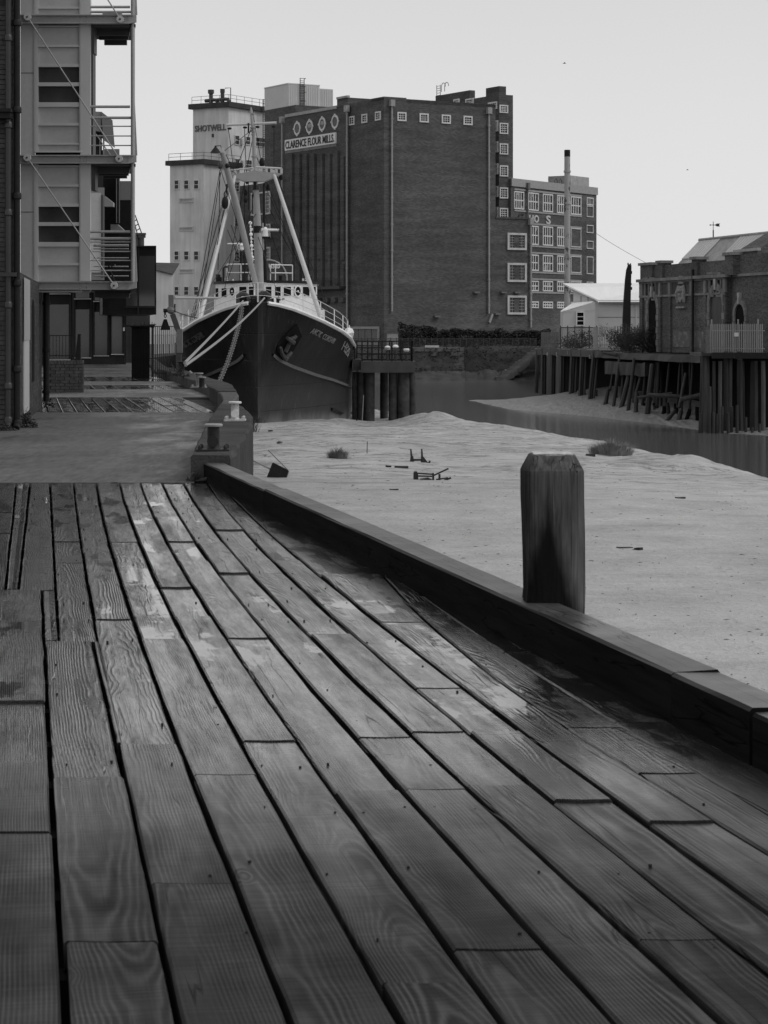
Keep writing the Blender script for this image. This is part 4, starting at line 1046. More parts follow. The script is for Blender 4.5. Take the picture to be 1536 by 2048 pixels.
def leaf_mesh(pts, size, name, mat, parent=None, world=False, up=.3, **kw):
    mb = MB()
    for p in pts:
        p = Vector(p); s = size * random.uniform(.6, 1.4)
        a = Vector((random.gauss(0, 1), random.gauss(0, 1), random.gauss(0, up))).normalized(); b = a.cross(Vector((random.gauss(0, 1), random.gauss(0, 1), random.gauss(0, 1)))).normalized()
        mb.add([p - a * s, p + b * s * .42, p + a * s, p - b * s * .42], [(0, 1, 2, 3)])
    return mb.build(name, mat, parent, world, **kw)
def stem_mesh(base, tips, r, name, mat, parent, world=False):
    mb = MB()
    for t in tips:
        base_, t = Vector(base), Vector(t); m = base_.lerp(t, .5) + Vector((random.uniform(-.1, .1), 0, random.uniform(0, .15))) * (t - base_).length
        mb.tube([base_, m, t], [r, r * .7, r * .3], 4)
    return mb.build(name, mat, parent, world)
def bush(name, label, cat, c, rx, ry, rz_, n_, leaf, mat='foliage', seed=0, group=None):
    random.seed(seed); t = thing(name, label, cat, c, 0, group); pts = []
    blobs = [(Vector((random.uniform(-.75, .75) * rx, random.uniform(-.7, .7) * ry, random.uniform(.2, .75) * rz_)), random.uniform(.3, .55)) for _ in range(14)]
    for _ in range(n_):
        b, s = random.choice(blobs); v = Vector((random.gauss(0, 1), random.gauss(0, 1), random.gauss(0, 1))).normalized() * random.uniform(.55, 1.05) * s
        p = b + Vector((v.x * rx, v.y * ry, v.z * rz_)); p.z = max(.02, p.z); pts.append(p)
    leaf_mesh(pts, leaf, 'foliage', M[mat], t); stem_mesh((0, 0, 0), [b for b, s in blobs], .03 * rz_, 'stem', M['timber_wet'], t)
    return t
# hedge along the mill foot
random.seed(3)
Yh = 296.; hx0, hx1 = xat(797, Yh), xat(1100, Yh); pts = []
for _ in range(15000):
    u = random.random(); X = lerp(hx0, hx1, u); top = 2.2 + .5 * mnoise.noise(Vector((X * .25, 1, 0))) + .5 * mnoise.noise(Vector((X * .8, 2, 0))) + (.7 if u < .25 else 0)
    pts.append((X - hx0, random.uniform(-1.3, 1.1) + .3 * mnoise.noise(Vector((X, 5, 0))), FARZ * 0 + top * random.random() ** .6))
hd = thing('hedge', 'long overgrown dark hedge along the foot of the mill wall', 'hedge', (hx0, Yh, FARZ)); leaf_mesh(pts, .2, 'foliage', M['foliage'], hd)
bush('shrub', 'rounded dark shrub in front of the hedge at its left end', 'shrub', (xat(822, 293.6), 293.6, FARZ), 1.6, 1., 2.4, 1600, .18, seed=5)
bush('shrub', 'small pale shrub growing through the quay fence', 'shrub', (xat(935, 289), 289., FARZ), 1.2, .6, 1.5, 700, .15, seed=6)
# post and mesh fence on the far quay
fq = thing('railing_fence', 'low dark railing fence along the top of the far quay wall', 'fence', (0, 290, FARZ))
Yf = 287.; a0, a1 = xat(700, Yf), xat(1072, Yf)
for k in range(33):
    X = lerp(a0, a1, k / 32); MB().box(X - .05, X + .05, -3.05, -2.95, 0, 1.25).build('post', M['steel_dark'], fq)
mb = MB()
mb.box(a0, a1, -3.03, -2.97, 1.1, 1.16); mb.box(a0, a1, -3.03, -2.97, .12, .17); mb.build('rail', M['steel_dark'], fq)
mb = MB()
for k in range(330): X = lerp(a0, a1, k / 330); mb.box(X - .012, X + .012, -3.01, -2.99, .17, 1.1)
mb.build('bar', M['steel_dark'], fq, kind='stuff')
sg = thing('notice_board', 'small pale weathered notice board fixed low on the far quay fence', 'sign', (xat(864, 286.7), 286.7, FARZ)); 
MB().box(-.92, .92, -.03, .03, -.2, .25).build('board', M['frame_white'], sg)
MB().box(-.85, -.75, .03, .2, -.35, .1).build('bracket', M['steel_dark'], sg)
cbx = thing('equipment_cabinet', 'small pale metal cabinet standing by the mill loading door', 'cabinet', (xat(785, 292), 292, FARZ))
MB().box(-.75, .75, -.4, .4, .1, 1.75).rough(.02, 3).build('body', M['galv'], cbx); MB().box(-.8, .8, -.45, .45, 1.75, 1.85).build('lid', M['galv_dark'], cbx); MB().box(-.7, .7, -.35, .35, 0, .1).build('plinth', M['concrete'], cbx)
MB().box(-.68, -.02, -.42, -.4, .2, 1.65).build('door', M['galv'], cbx)
# grass tufts on the far wall
pts = []
for _ in range(1600):
    px = random.uniform(700, 1075); Y = 284.8 + (6 if px > 928 else 0); pts.append((xat(px, Y), Y - random.uniform(.0, .3), -.7 - abs(random.gauss(0, 1)) * 1.2 if random.random() < .6 else -4.3 + random.random() * 1.2))
o = leaf_mesh(pts, .16, 'wall_growth', M['foliage'], kind='stuff')

# ------------------------------------------------------------------ chimney stack, shed, bent timber, brick store, wire
st = thing('flue_stack', 'slim pale metal flue stack with rust patches and dark top', 'chimney', (xat(1134.5, 262), 262, FARZ))
zt_ = zat(300, 262) - FARZ
MB().lathe([(.36, 0), (.36, 8), (.35, zt_ - .8)], (0, 0, 0), 14).build('flue', None, st)
nS = NT('rusty flue'); v = nS.coord('Object', (1, 1, .35)); a = nS.noise(v, 1.3, 6, .7); b = nS.noise(nS.coord('Object', (.05, .05, 1)), .5, 3, .6)
rust = nS.rng(nS.math('ADD', nS.math('MULTIPLY', a, .6), nS.math('MULTIPLY', b, .5)), .58, .62, 0, 1); nS.color(nS.rng(rust, 0, 1, .34, .06)); nS.b.inputs['Roughness'].default_value = .6
st.children[0].data.materials.append(nS.m)
MB().lathe([(.36, 0), (.36, .75), (.34, .8)], (0, 0, zt_ - .79), 14).build('cap', M['black_iron'], st)
for z in (4.2, 10.8, 17.2, 21): MB().lathe([(.43, 0), (.43, .22)], (0, 0, z), 14).build('flange', nS.m, st)
# white shed
SY = 205.
shd = thing('metal_shed', 'white metal shed with bright pitched roof and lean-to porch', 'shed', (xat(1146, SY), SY, -.05))
lx = lambda px, Y=SY: xat(px, Y) - shd.location.x
lz = lambda py, Y=SY: zat(py, Y) + .05
xA, xR, xB = lx(1139), lx(1196), lx(1318)
ez, rz_ = lz(603), lz(576)
# gable wall faces the river left, eaves run right
MB().prism([(lx(1146), 0, 0), (lx(1196), 0, 0), (lx(1196), 0, ez), (lx(1147), 0, lz(579))], (0, .2, 0)).build('gable_wall', M['shed_wall'], shd)
MB().box(lx(1196) + .01, xB + 3, 0, .2, 0, ez - .06).build('wall', M['shed_wall'], shd)
mb = MB(); mb.prism([(lx(1136), -.35, lz(575)), (lx(1196), -.4, ez), (xB + 3.4, -.4, ez), (xB + 3.4, 7.5, lz(566)), (lx(1138) , 7.5, lz(566))], (0, 0, .14)); mb.build('roof', M['roof_sheet'], shd)
MB().box(lx(1197), xB + 3.4, -.5, -.36, ez - .22, ez - .04).build('gutter', M['galv_dark'], shd)
for px in (1272,): MB().tube([(lx(px), -.15, 0), (lx(px), -.15, ez - .1)], .07, 6).build('drainpipe', M['shed_wall'], shd)
MB().box(lx(1196), xB + 3, -.03, .0, lz(635), lz(634)).build('cladding_joint', M['galv_dark'], shd)
for px in (1162, 1176): MB().box(lx(px) - .03, lx(px) + .03, -.03, 0, 0, lz(592)).build('cladding_joint', M['galv_dark'], shd)
mb = MB(); yl = -3
MB().box(lx(1126, SY + yl), lx(1190, SY + yl), yl, -.01, 0, lz(621, SY + yl)).build('porch_wall', M['shed_wall'], shd)
MB().prism([(lx(1121, SY + yl), yl - .3, lz(624, SY + yl)), (lx(1192), -.02, lz(603)), (lx(1146), -.02, lz(608))], (0, 0, .12)).build('porch_roof', M['roof_sheet'], shd)
MB().prism([(lx(1126, SY + yl), yl - .02, lz(624, SY + yl)), (lx(1190, SY + yl), yl - .02, lz(621, SY + yl)), (lx(1190, SY + yl), yl - .02, lz(604, SY + yl))], (0, .1, 0)).build('porch_gable', M['shed_wall'], shd)
PP = Plane(shd, (0, yl - .03), (1, 0)); u0, u1, z0, z1 = PP.rect(1152, 623, 1169, 652); window(shd, PP, u0, u1, z0, z1, 1, 3, .1, .07)
# bent dark timber (old ship's rib or fender) standing behind the fence
tb = thing('curved_timber', 'tall black curved timber standing upright in front of the white shed', 'timber post', (xat(1253, 186), 186, 0))
mb = MB(); zz = [0, 2, 4, 5.6, 6.5, 6.9]; prof = [(690, 1244.5, 1260), (640, 1245, 1261), (600, 1247, 1261), (560, 1250, 1262), (540, 1252.5, 1262.5), (530, 1256, 1262.5)]
for py, a, b in prof:
    xa, xb, z = xat(a, 186) - tb.location.x, xat(b, 186) - tb.location.x, zat(py, 186); mb.v += [(xa, -.2, z), (xb, -.2, z), (xb, .2, z), (xa, .2, z)]
for r in range(5):
    for k in range(4): k2 = (k + 1) % 4; mb.f.append((r * 4 + k, r * 4 + k2, r * 4 + 4 + k2, r * 4 + 4 + k))
mb.f.append((20, 21, 22, 23)); mb.build('shaft', M['black_iron'], tb)
mb = MB()
for px, py, w, h in ((1256, 528, 1, 4), (1261, 529, .9, 4), (1258.5, 530, .8, 3), (1262.8, 577, 1.2, 5), (1262, 568, 1, 3), (1263, 545, .9, 5)):
    c = pt(px, py, 186) - tb.location; mb.cbox(c, w * .09, .2, h * .05)
mb.build('bolt', M['black_iron'], tb)

# ---- brick pump house on the right bank
ob = thing('old_brick_building', 'old dark brick harbour building with arched doorways, crest and stepped parapet', 'building', (xat(1282, 165), 165, -.05), atan2(-.97, .243))
OF = Plane(ob, (0, 0), (1, 0)); 
oW, _ = OF.hit(1452, 550); oE = OF.hit(1535, 550)[0] + 4
OX = lambda z: 1276 + z * 260 / 1536
OY = lambda z: 500 + z * 220 / 1300
zc_ = zt(OF, OX(500), OY(335)); zp = zt(OF, OX(500), OY(160))
MB().box(0, oW, 0, 9, 0, zc_).build('wall', M['brick_old'], ob)
MB().box(.03, oW, .05, .6, zc_, zp).build('parapet', M['brick_old'], ob)
MB().box(oW + .01, oE, .35, 9, 0, zt(OF, 1480, 509)).build('wall', M['brick_old'], ob)
MB().pbox(OF, -.3, oW + .6, zc_ - .12, zc_ + .1, -.1, .3).build('cornice', M['ob_stone'], ob)
MB().pbox(OF, oW + .61, oE, zc_ - .1, zc_ + .08, -.4, -.2).build('cornice', M['ob_stone'], ob)
zs = zt(OF, OX(500), OY(535)); MB().pbox(OF, -.15, oW, zs - .06, zs + .08, -.05, .12).build('string_course', M['ob_stone'], ob)
mb = MB()
for k in range(70):
    u = lerp(0, oW, k / 69)
    if 250 < (OF.P(u, 0).x + 0) * 0 + k * 4 < 0: continue
    mb.pbox(OF, u, u + .1, zc_ - .26, zc_ - .12, 0, .18)
mb.build('dentils', M['ob_stone'], ob)
for za, zb2, top in ((40, 190, 150), (245, 312, 125), (388, 455, 108), (648, 725, 80), (798, 878, 57), (1040, 1150, 27)):
    u0, _ = OF.hit(OX(za), 530); u1, _ = OF.hit(OX(zb2), 530); z = zt(OF, OX((za + zb2) / 2), OY(top))
    dd = 0 if za not in (388, 798) else -2.5
    MB().pbox(OF, u0 + .12, u1 - .12, zc_ if dd == 0 else zp - .6, z - .2, dd - .6, dd + .14).build('parapet_pier', M['brick_old'], ob)
    MB().pbox(OF, u0, u1, z - .2, z, dd - .7, dd + .28).build('pier_cap', M['ob_stone'], ob)
for za, zb2 in ((36, 70), (262, 285), (376, 402), (632, 658), (795, 822), (1022, 1052)):
    u0, _ = OF.hit(OX(za), 600); u1, _ = OF.hit(OX(zb2), 600)
    MB().pbox(OF, u0, u1, zs + .08, zc_ - .26, 0, .16).build('stone_pilaster', M['ob_stone'], ob)
    MB().pbox(OF, u0, u1, 0, zs - .06, 0, .14).build('pilaster', M['brick_old'], ob)
def arch(parent, pl, uc, w, z0, zspring, d, wd, name, mat, inner_mat, vou='ob_stone', key=True, n_=9):
    r = w / 2; top = []
    for i in range(n_ + 1): t = pi - pi * i / n_; top.append((uc + r * cos(t), zspring + r * sin(t)))
    a = MB().prism([pl.P(u, z, d) for u, z in [(uc - r, z0)] + top + [(uc + r, z0)]], pl.n * .03).build(name, M[inner_mat], parent)
    for i in range(n_):
        t0, t1 = pi - pi * i / n_, pi - pi * (i + 1) / n_; e = .012
        q = [(uc + rr * cos(t), zspring + rr * sin(t)) for rr, t in ((r, t0 - e), (r + wd, t0 - e), (r + wd, t1 + e), (r, t1 + e))]
        MB().prism([pl.P(u, z, d - .02) for u, z in q], pl.n * .16).build('voussoir', M[vou], a)
    for k in range(7):
        zz_ = lerp(z0, zspring, k / 7)
        for s in (-1, 1): MB().pbox(pl, uc + s * (r + wd * .5) - wd * .5, uc + s * (r + wd * .5) + wd * .5, zz_ + .015, lerp(z0, zspring, (k + 1) / 7) - .01, d - .02, d + .12 + .04 * (k % 2)).build('jamb_stone', M[vou], a)
    if key:
        MB().prism([pl.P(uc - .08, zspring + r - .02, d), pl.P(uc + .08, zspring + r - .02, d), pl.P(uc + .16, zspring + r + .75, d), pl.P(uc - .16, zspring + r + .75, d)], pl.n * .22).build('keystone', M['stone_pale'], a)
    return a
for zx, w, zsp, key in ((182, 100, 690, 1), (935, 150, 660, 1)):
    uc, zsp_ = OF.hit(OX(zx), OY(zsp)); w_ = abs(OF.hit(OX(zx - w / 2), 600)[0] - OF.hit(OX(zx + w / 2), 600)[0])
    arch(ob, OF, uc, w_, 0, zsp_, 0, .45, 'arched_doorway', 'brick_old', 'matt_black' if zx < 500 else 'timber_wet')
O2 = Plane(ob, (0, .35), (1, 0)); uc, zsp_ = O2.hit(OX(1215), OY(780)); arch(ob, O2, uc, abs(O2.hit(OX(1160), 600)[0] - O2.hit(OX(1275), 600)[0]), 0, zsp_, 0, .3, 'arched_doorway', 'brick_old', 'matt_black')
for zx in (120, 200, 885, 970):
    u, z = OF.hit(OX(zx), OY(475 if zx < 500 else 425)); w = .42
    f = MB().pframe(OF, u - w, u + w, z - .75, z + .8, .13, 0, .14).build('blind_window', M['ob_stone'], ob)
    MB().pbox(OF, u - w + .13, u + w - .13, z - .62, z + .67, -.02, .03).build('pane', M['matt_black'], f)
    MB().pbox(OF, u - w - .1, u + w + .1, z + .8, z + .95, 0, .25).build('hood', M['ob_stone'], f)
# carved crest: generic shield with supporters
u, z = OF.hit(OX(525), OY(500)); mb = MB()
mb.prism([OF.P(u - .5, z + .1, 0), OF.P(u - .35, z - .45, 0), OF.P(u, z - .75, 0), OF.P(u + .35, z - .45, 0), OF.P(u + .5, z + .1, 0), OF.P(u + .5, z + .45, 0), OF.P(u - .5, z + .45, 0)], OF.n * .18)
for k in range(3): mb.sphere(OF.P(u + (k - 1) * .16, z + .12 - .3 * (k == 1), .2), .15, 8, 5)
for s in (-1, 1): mb.tube([OF.P(u + s * .62, z - .7, .1), OF.P(u + s * .7, z - .1, .14), OF.P(u + s * .5, z + .5, .1)], [.12, .17, .08], 6)
for k in range(5): mb.sphere(OF.P(u + (k - 2) * .22, z + .95 + .1 * (k % 2), .1), .14, 7, 5)
mb.pbox(OF, u - .5, u + .5, z + .62, z + .78, 0, .15); mb.pbox(OF, u - .8, u + .8, z - 1.15, z - 1.0, 0, .2)
mb.rough(.03, 5).build('crest', grey('worn stone crest', .26, .5, 6, .8, .3, 20), ob)
for px, zb2 in ((1391.5, 0),):
    u, _ = OF.hit(OX(684), 600); MB().tube([OF.P(u, 0, .25), OF.P(u, zp - .5, .25)], .09, 6).build('drainpipe', M['black_iron'], ob)
# whitewash remains low on the wall
u0, _ = OF.hit(OX(405), 680); u1, _ = OF.hit(OX(790), 680); nW = NT('peeling whitewash'); a = nW.noise(nW.coord('Object', (1, 1, 1)), 1.6, 6, .75); nW.color(nW.rng(a, .5, .66, .1, .26)); nW.b.inputs['Roughness'].default_value = .9
MB().pbox(OF, u0 + .2, u1, .4, zt(OF, OX(600), OY(965)), -.02, .012).build('whitewash_patch', nW.m, ob)
# roof: hipped slate roof with light sheeting strips
rU = oW + .1
P0, P1, P2, P3 = Vector((4.0, .62, zp - .75)), Vector((rU, .62, zp - .75)), Vector((rU, 3.1, 8.05)), Vector((3.9, 3.1, 8.05))
Q0, Q1 = Vector((rU, 6, zp - .6)), Vector((3.8, 6, zp - .6))
rf = MB(); rf.prism([P0, P1, P2, P3], (0, 0, .12)); rf.prism([P3 + Vector((0, .01, 0)), P2 + Vector((0, .01, 0)), Q0, Q1], (0, 0, .12)); rf.build('roof', M['slate'], ob)
MB().prism([P0 + Vector((.1, 0, 0)), P3 + Vector((.2, 0, -.02)), Q1 + Vector((.3, 0, 0))], (.2, 0, 0)).build('gable', M['brick_old'], ob)
gb = MB().prism([Vector((rU + .02, .62, zp - .75)), Vector((rU + .02, .62, zp + .5)), Vector((rU + .02, 3.1, 8.35)), Vector((rU + .02, 6, zp)), Vector((rU + .02, 6, zp - .75))], (3.5, 0, 0)).build('gable_block', M['brick_old'], ob)
MB().box(rU - .1, rU + 4, .5, .75, zp + .5, zp + .68).build('stone_coping', M['stone_pale'], ob)
def roof_pt(a, b): # a along, b up the slope
    L_ = P0.lerp(P3, b); R_ = P1.lerp(P2, b); return Vector((lerp(5.8 + 0, a1_, a) if b > .99 else lerp(L_.x, R_.x, a), L_.y, L_.z + .16))
def strip_roof(xa, xb, ba, bb):
    A, B = P0.lerp(P3, ba), P0.lerp(P3, bb)
    n_ = max(3, int(abs(xb - xa) / .5))
    for k in range(n_):
        x0, x1 = lerp(xa, xb, k / n_) + .03, lerp(xa, xb, (k + 1) / n_) - .03
        MB().prism([(x0, A.y, A.z + .15), (x1, A.y, A.z + .15), (x1, B.y, B.z + .15), (x0, B.y, B.z + .15)], (0, -.02, .06)).build('roof_sheet', M['skylight'], ob)
strip_roof(4.0, 8.1, .42, .97); strip_roof(11.6, rU - .1, .42, .98)
MB().tube([P3 + Vector((0, 0, .2)), P2 + Vector((0, 0, .2))], .12, 6).build('ridge', M['slate'], ob)
# white lean-to edge at the far right
wl = thing('white_gable', 'white painted gable edge of a low roof at the right side of the old building', 'roof', (xat(1532, 146), 146, -.05))
MB().prism([pt(1521, 557, 146) - wl.location, pt(1560, 580, 146) - wl.location, pt(1560, 600, 146) - wl.location, pt(1532, 578, 146) - wl.location], (0, 3, 0)).build('roof_sheet', M['roof_sheet'], wl)
MB().box(xat(1527, 146.5) - wl.location.x, 4, .5, 3, 0, zat(583, 146.5) + .05).build('wall', M['brick_old'], wl)
# weathervane
wv = thing('weathervane', 'arrow weathervane on a thin pole above the old slate roof', 'weathervane', pt(1426.5, 482, 175))
MB().tube([(0, 0, -2), (0, 0, (482 - 460) / FPX * 175)], .05, 6).build('pole', M['steel_dark'], wv)
z_ = (482 - 450) / FPX * 175
mb = MB(); mb.tube([(0, 0, .8), (0, 0, (482 - 443) / FPX * 175)], .025, 5); mb.tube([(-.26, 0, z_), (.5, 0, z_)], .025, 5); mb.sphere((-.24, 0, z_), .06, 6, 4)
mb.sphere((0, 0, z_), .06, 6, 4); mb.build('rod', M['steel_dark'], wv)
MB().prism([(.15, 0, z_ + .03), (.3, 0, z_ + .12), (.55, 0, z_ + .12), (.45, 0, z_), (.55, 0, z_ - .12), (.3, 0, z_ - .12), (.15, 0, z_ - .03)], (0, .02, 0)).build('arrow_tail', M['steel_dark'], wv)
wr = MB(); p, q = pt(1193, 467, 316), pt(1296, 528, 166)
wr.tube([p.lerp(q, t) - Vector((0, 0, .1 * 4 * t * (1 - t))) for t in [i / 10 for i in range(11)]], [.03 - .0014 * i for i in range(11)], 5)
tag(wr.build('overhead_wire', M['galv_dark']), 'single thin overhead wire sloping from the factory wing to the old brick building', 'wire')

# ------------------------------------------------------------------ fences and bushes on the right bank
def palisade(label, p, q, h, n_, mat='galv', pale=.07, plate_first=True, post_every=12, group=None):
    p, q = Vector(p), Vector(q); t = thing('palisade_fence', label, 'fence', p, atan2((q - p).y, (q - p).x)); Ln = (q - p).length
    src = MB().box(-pale / 2, pale / 2, -.02, .02, 0, h); src.v += [(-pale / 2, 0, h), (pale / 2, 0, h), (0, 0, h + .06)]; src.f.append((len(src.v) - 3, len(src.v) - 2, len(src.v) - 1))
    s0 = src.build('pale', M[mat], t)
    s0.location = (0, 0, .03)
    for k in range(1, n_): inst(s0, t, (Ln * k / n_ + random.uniform(-.008, .008), 0, .03 + random.uniform(-.01, .01)))
    for z in (.35, h - .4): MB().box(0, Ln, .025, .07, z, z + .07).build('rail', M[mat], t)
    return t, Ln
f1, L1 = palisade('pale grey steel palisade fence with small white notice before the arched doors', (xat(1421, 142), 142, 0), (xat(1528, 139), 139, 0), (706 - 647) / FPX * 141, 29, 'pale_bar', pale=.06)
MB().box(-.38, -.02, -.02, .03, .02, 1.6).build('end_plate', M['galv_dark'], f1)
for k in (0, 13.5, 23.5): MB().box(L1 * k / 27 - .03, L1 * k / 27 + .03, .08, .16, 0, 2.25).build('post', M['galv'], f1)
MB().box(L1 * .46, L1 * .54, -.06, -.025, 1.15, 1.4).build('notice', M['white_paint'], f1)
f2, L2 = palisade('short palisade fence panel with solid end plate beside the bush', (xat(1192, 178), 178, 0), (xat(1230, 177), 177, 0), (699 - 655) / FPX * 178, 11, pale=.07)
MB().box(-.25, .12, -.04, .02, 0, 1.8).build('end_plate', M['galv'], f2); MB().box(.95, 1.15, -.06, -.025, 1.25, 1.5).build('notice', M['white_paint'], f2)
f3, L3 = palisade('distant short pale palisade fence at the left end of the wharf', (xat(1083, 192), 192, 0), (xat(1119, 191), 191, 0), (698 - 667) / FPX * 192 , 17, 'galv_dark')
fd = thing('mesh_fence', 'dark rusty mesh fence with posts between the two palisade panels', 'fence', (xat(1121, 186), 186, 0), atan2(-1, 3.2))
for k in range(6): MB().box(k * .62 - .04, k * .62 + .04, -.04, .04, 0, 1.95).build('post', M['steel_dark'], fd)
mb = MB()
for k in range(56): mb.box(k * .0575 - .01, k * .0575 + .01, -.008, .008, .1, 1.8)
mb.build('bar', M['steel_dark'], fd, kind='stuff')
MB().box(-.05, 3.2, .01, .03, 1.75, 1.83).build('rail', M['steel_dark'], fd); MB().box(-.05, 3.2, .01, .03, .2, .27).build('rail', M['steel_dark'], fd)
fe = thing('mesh_fence', 'leaning dark fence half buried in the bush right of the palisade panel', 'fence', (xat(1230, 176), 176, 0), -.2)
for k in range(15): MB().cbox((k * .22, 0, .95), .07, .03, 1.9 - .02 * k).build('pale', M['steel_dark'], fe)
bush('bush', 'large dark leafy bush spilling over the wharf edge', 'bush', (xat(1256, 170), 170, -.1), 1.9, 1.3, 2.0, 9000, .055, seed=11)
bush('bush', 'sprawling looser bush against the foot of the old building', 'bush', (xat(1302, 163), 163, -.1), 2.2, 1.2, 1.9, 9000, .05, seed=12)
bush('bush', 'low scrub growing behind the dark mesh fence', 'bush', (xat(1160, 190), 190, -.1), 1.9, .9, 1.5, 2500, .08, 'foliage', seed=13)
bush('weed', 'spindly weed growing before the white shed wall', 'weed', (xat(1206, 182), 182, 1.0), .45, .4, 1.1, 350, .045, seed=14)
for px, sd_ in ((1165, 21), (1282, 22)): bush('weed', 'thin weed by the shed window' if px < 1200 else 'thin weed at the left corner of the old building', 'weed', (xat(px, 181), 181, .9), .4, .3, .8, 220, .04, seed=sd_)

# ------------------------------------------------------------------ wharf
wh = thing('timber_wharf', 'decaying wharf on leaning timber piles above the far mud bank', 'wharf', (15, 165, 0))
def wpile(px0, py0_, px1, py1_, Y0, Y1, w, sq=False, mat='timber_wet', name='pile'):
    p, q = pt(px0, py0_, Y0), pt(px1, py1_, Y1); q = q + (q - p).normalized() * .5; r = w / FPX * (Y0 + Y1) / 4
    mb = MB()
    n_ = 4 if sq else 8
    pts_ = [p.lerp(q, t) for t in (0, .25, .5, .75, 1)]
    mb.tube(pts_, [r * (1.25 if sq else 1) * random.uniform(.92, 1.06) for _ in pts_], n_); mb.rough(.02, 1.5, px0)
    return mb.build(name, M[mat], wh, world=True)
random.seed(31)
# sheet of paired square fender piles at the left
for a, b, ya, yb, xo in ((1082, 1093, 697, 777, -1), (1101, 1112, 697, 780, -1.5), (1120, 1131.5, 698, 782, -2), (1141, 1157, 698, 786, -3.5), (1161, 1175, 699, 790, -4), (1185, 1199, 700, 797, -9)):
    xm = (a + b) / 2; Y = 190 - (xm - 1082) / 118 * 20
    n_ = 2 if b - a < 13 else 3; w = (b - a) / n_
    for k in range(n_):
        px = a + w * (k + .5); wpile(px, ya, px + xo, yb, Y, Y - .3, w * .92, True, 'timber_wet' if k % 2 else 'timber_pale')
wpile(1076, 700, 1073, 774, 193, 193, 8)
for px0, y0_, px1, y1_, w, Y in ((1240, 714, 1228, 806, 7, 164), (1260, 744, 1244, 810, 10.5, 162.5), (1269, 716, 1257, 816, 7.5, 160), (1283, 748, 1270, 792, 6, 160), (1305.5, 728, 1294, 832, 12, 156), (1372, 746, 1361, 802, 7, 150), (1226, 745, 1222, 770, 5, 168)):
    wpile(px0, y0_, px1, y1_, Y, Y - .5, w)
for px0, y0_, px1, y1_, w, Y in ((1350, 820, 1334, 842, 9, 150), (1362, 822, 1356, 848, 10, 149), (1166, 781, 1166, 790, 6, 176), (1193, 781, 1193, 795, 5, 172), (1274, 786, 1272, 815, 9, 158), (1216, 778, 1212, 802, 9, 166)):
    wpile(px0, y0_, px1, y1_, Y, Y - .3, w, False, 'timber_wet', 'stump')
for k in range(16):      # second row of piles and broken braces back in the gloom
    f = random.random(); px = lerp(1212, 1398, f); Y = lerp(168.5, 147.5, f) + random.uniform(.6, 2.2); ln_ = random.uniform(-9, 2)
    wpile(px, 722 + 4 * random.random(), px + ln_, 796 + 26 * f + random.uniform(-6, 4), Y, Y, random.uniform(4, 8))
for k in range(26):
    f = random.random(); px = lerp(1150, 1395, f); Y = lerp(178, 146, f) + random.uniform(-.6, 1.0); wpile(px, 800 + 20 * f + random.uniform(-12, 6), px + random.uniform(-6, 6), 808 + 26 * f, Y, Y, random.uniform(4, 9), False, random.choice(('timber_wet', 'matt_black')), 'stump')
# slab edge, broken beams
def wbox(p0, p1, z0, z1, dep, mat, name, rough=.0):
    p0, p1 = Vector(p0), Vector(p1); d = Vector((p1.y - p0.y, -(p1.x - p0.x), 0)).normalized() * -dep
    if d.y < 0: d = -d
    mb = MB(); n_ = 16
    for i in range(n_ + 1):
        a = p0.lerp(p1, i / n_)
        for q, z in ((a, z0), (a, z1), (a + d, z1), (a + d, z0)):
            mb.v.append(tuple(Vector((q.x, q.y, z)) + mnoise.noise_vector(Vector((q.x, q.y, z)) * .8) * rough))
    for i in range(n_):
        for k in range(4): k2 = (k + 1) % 4; mb.f.append((i * 4 + k, i * 4 + k2, i * 4 + 4 + k2, i * 4 + 4 + k))
    mb.f.append((0, 1, 2, 3)); mb.f.append(tuple(n_ * 4 + k for k in (3, 2, 1, 0)))
    return mb.build(name, M[mat], wh, world=True)
W0, W1, W2 = Vector((xat(1074, 191), 191, 0)), Vector((xat(1202, 169), 169, 0)), Vector((xat(1404, 144.5), 144.5, 0))
wbox(W0, W1, -.55, .0, 4, 'timber_wet', 'edge_beam', .06)
wbox(W1, W2, -.6, -.12, 7, 'timber_wet', 'deck_slab', .1)
wbox(W0 + Vector((2.2, .6, 0)), W1 + Vector((3., 2.2, 0)), -5.6, -.56, .5, 'matt_black', 'back_wall')  # black sheets put the shade under the wharf into colour
wbox(W1 + Vector((2.4, 1.9, 0)), W2 + Vector((2.8, 2.2, 0)), -5.6, -.76, .5, 'matt_black', 'back_wall', .1)
wbox(Vector((xat(1210, 167), 167, 0)), Vector((xat(1290, 158), 158, 0)), -1.75, -.8, .5, 'timber_wet', 'hanging_beam', .12)
for px0, y0_, px1, y1_, Y, w in ((1296, 790, 1400, 795, 152, 8), (1360, 800, 1400, 790, 148, 9), (1205, 705, 1232, 711, 165, 6), (1275, 795, 1330, 788, 155, 5)): wpile(px0, y0_, px1, y1_, Y, Y, w, False, 'timber_pale', 'fallen_timber')
# white rags and pale rubble lodged under the edge
for px, py in ((1097, 708), (1116, 709), (1138, 706), (1146, 708), (1182, 714)):
    p = pt(px, py, 189 - (px - 1082) / 118 * 20 + .4); MB().cbox((0, 0, 0), .28, .1, .3).rough(.08, 4, px).build('pale_rubble', M['stone_pale'], wh).location = p - wh.location
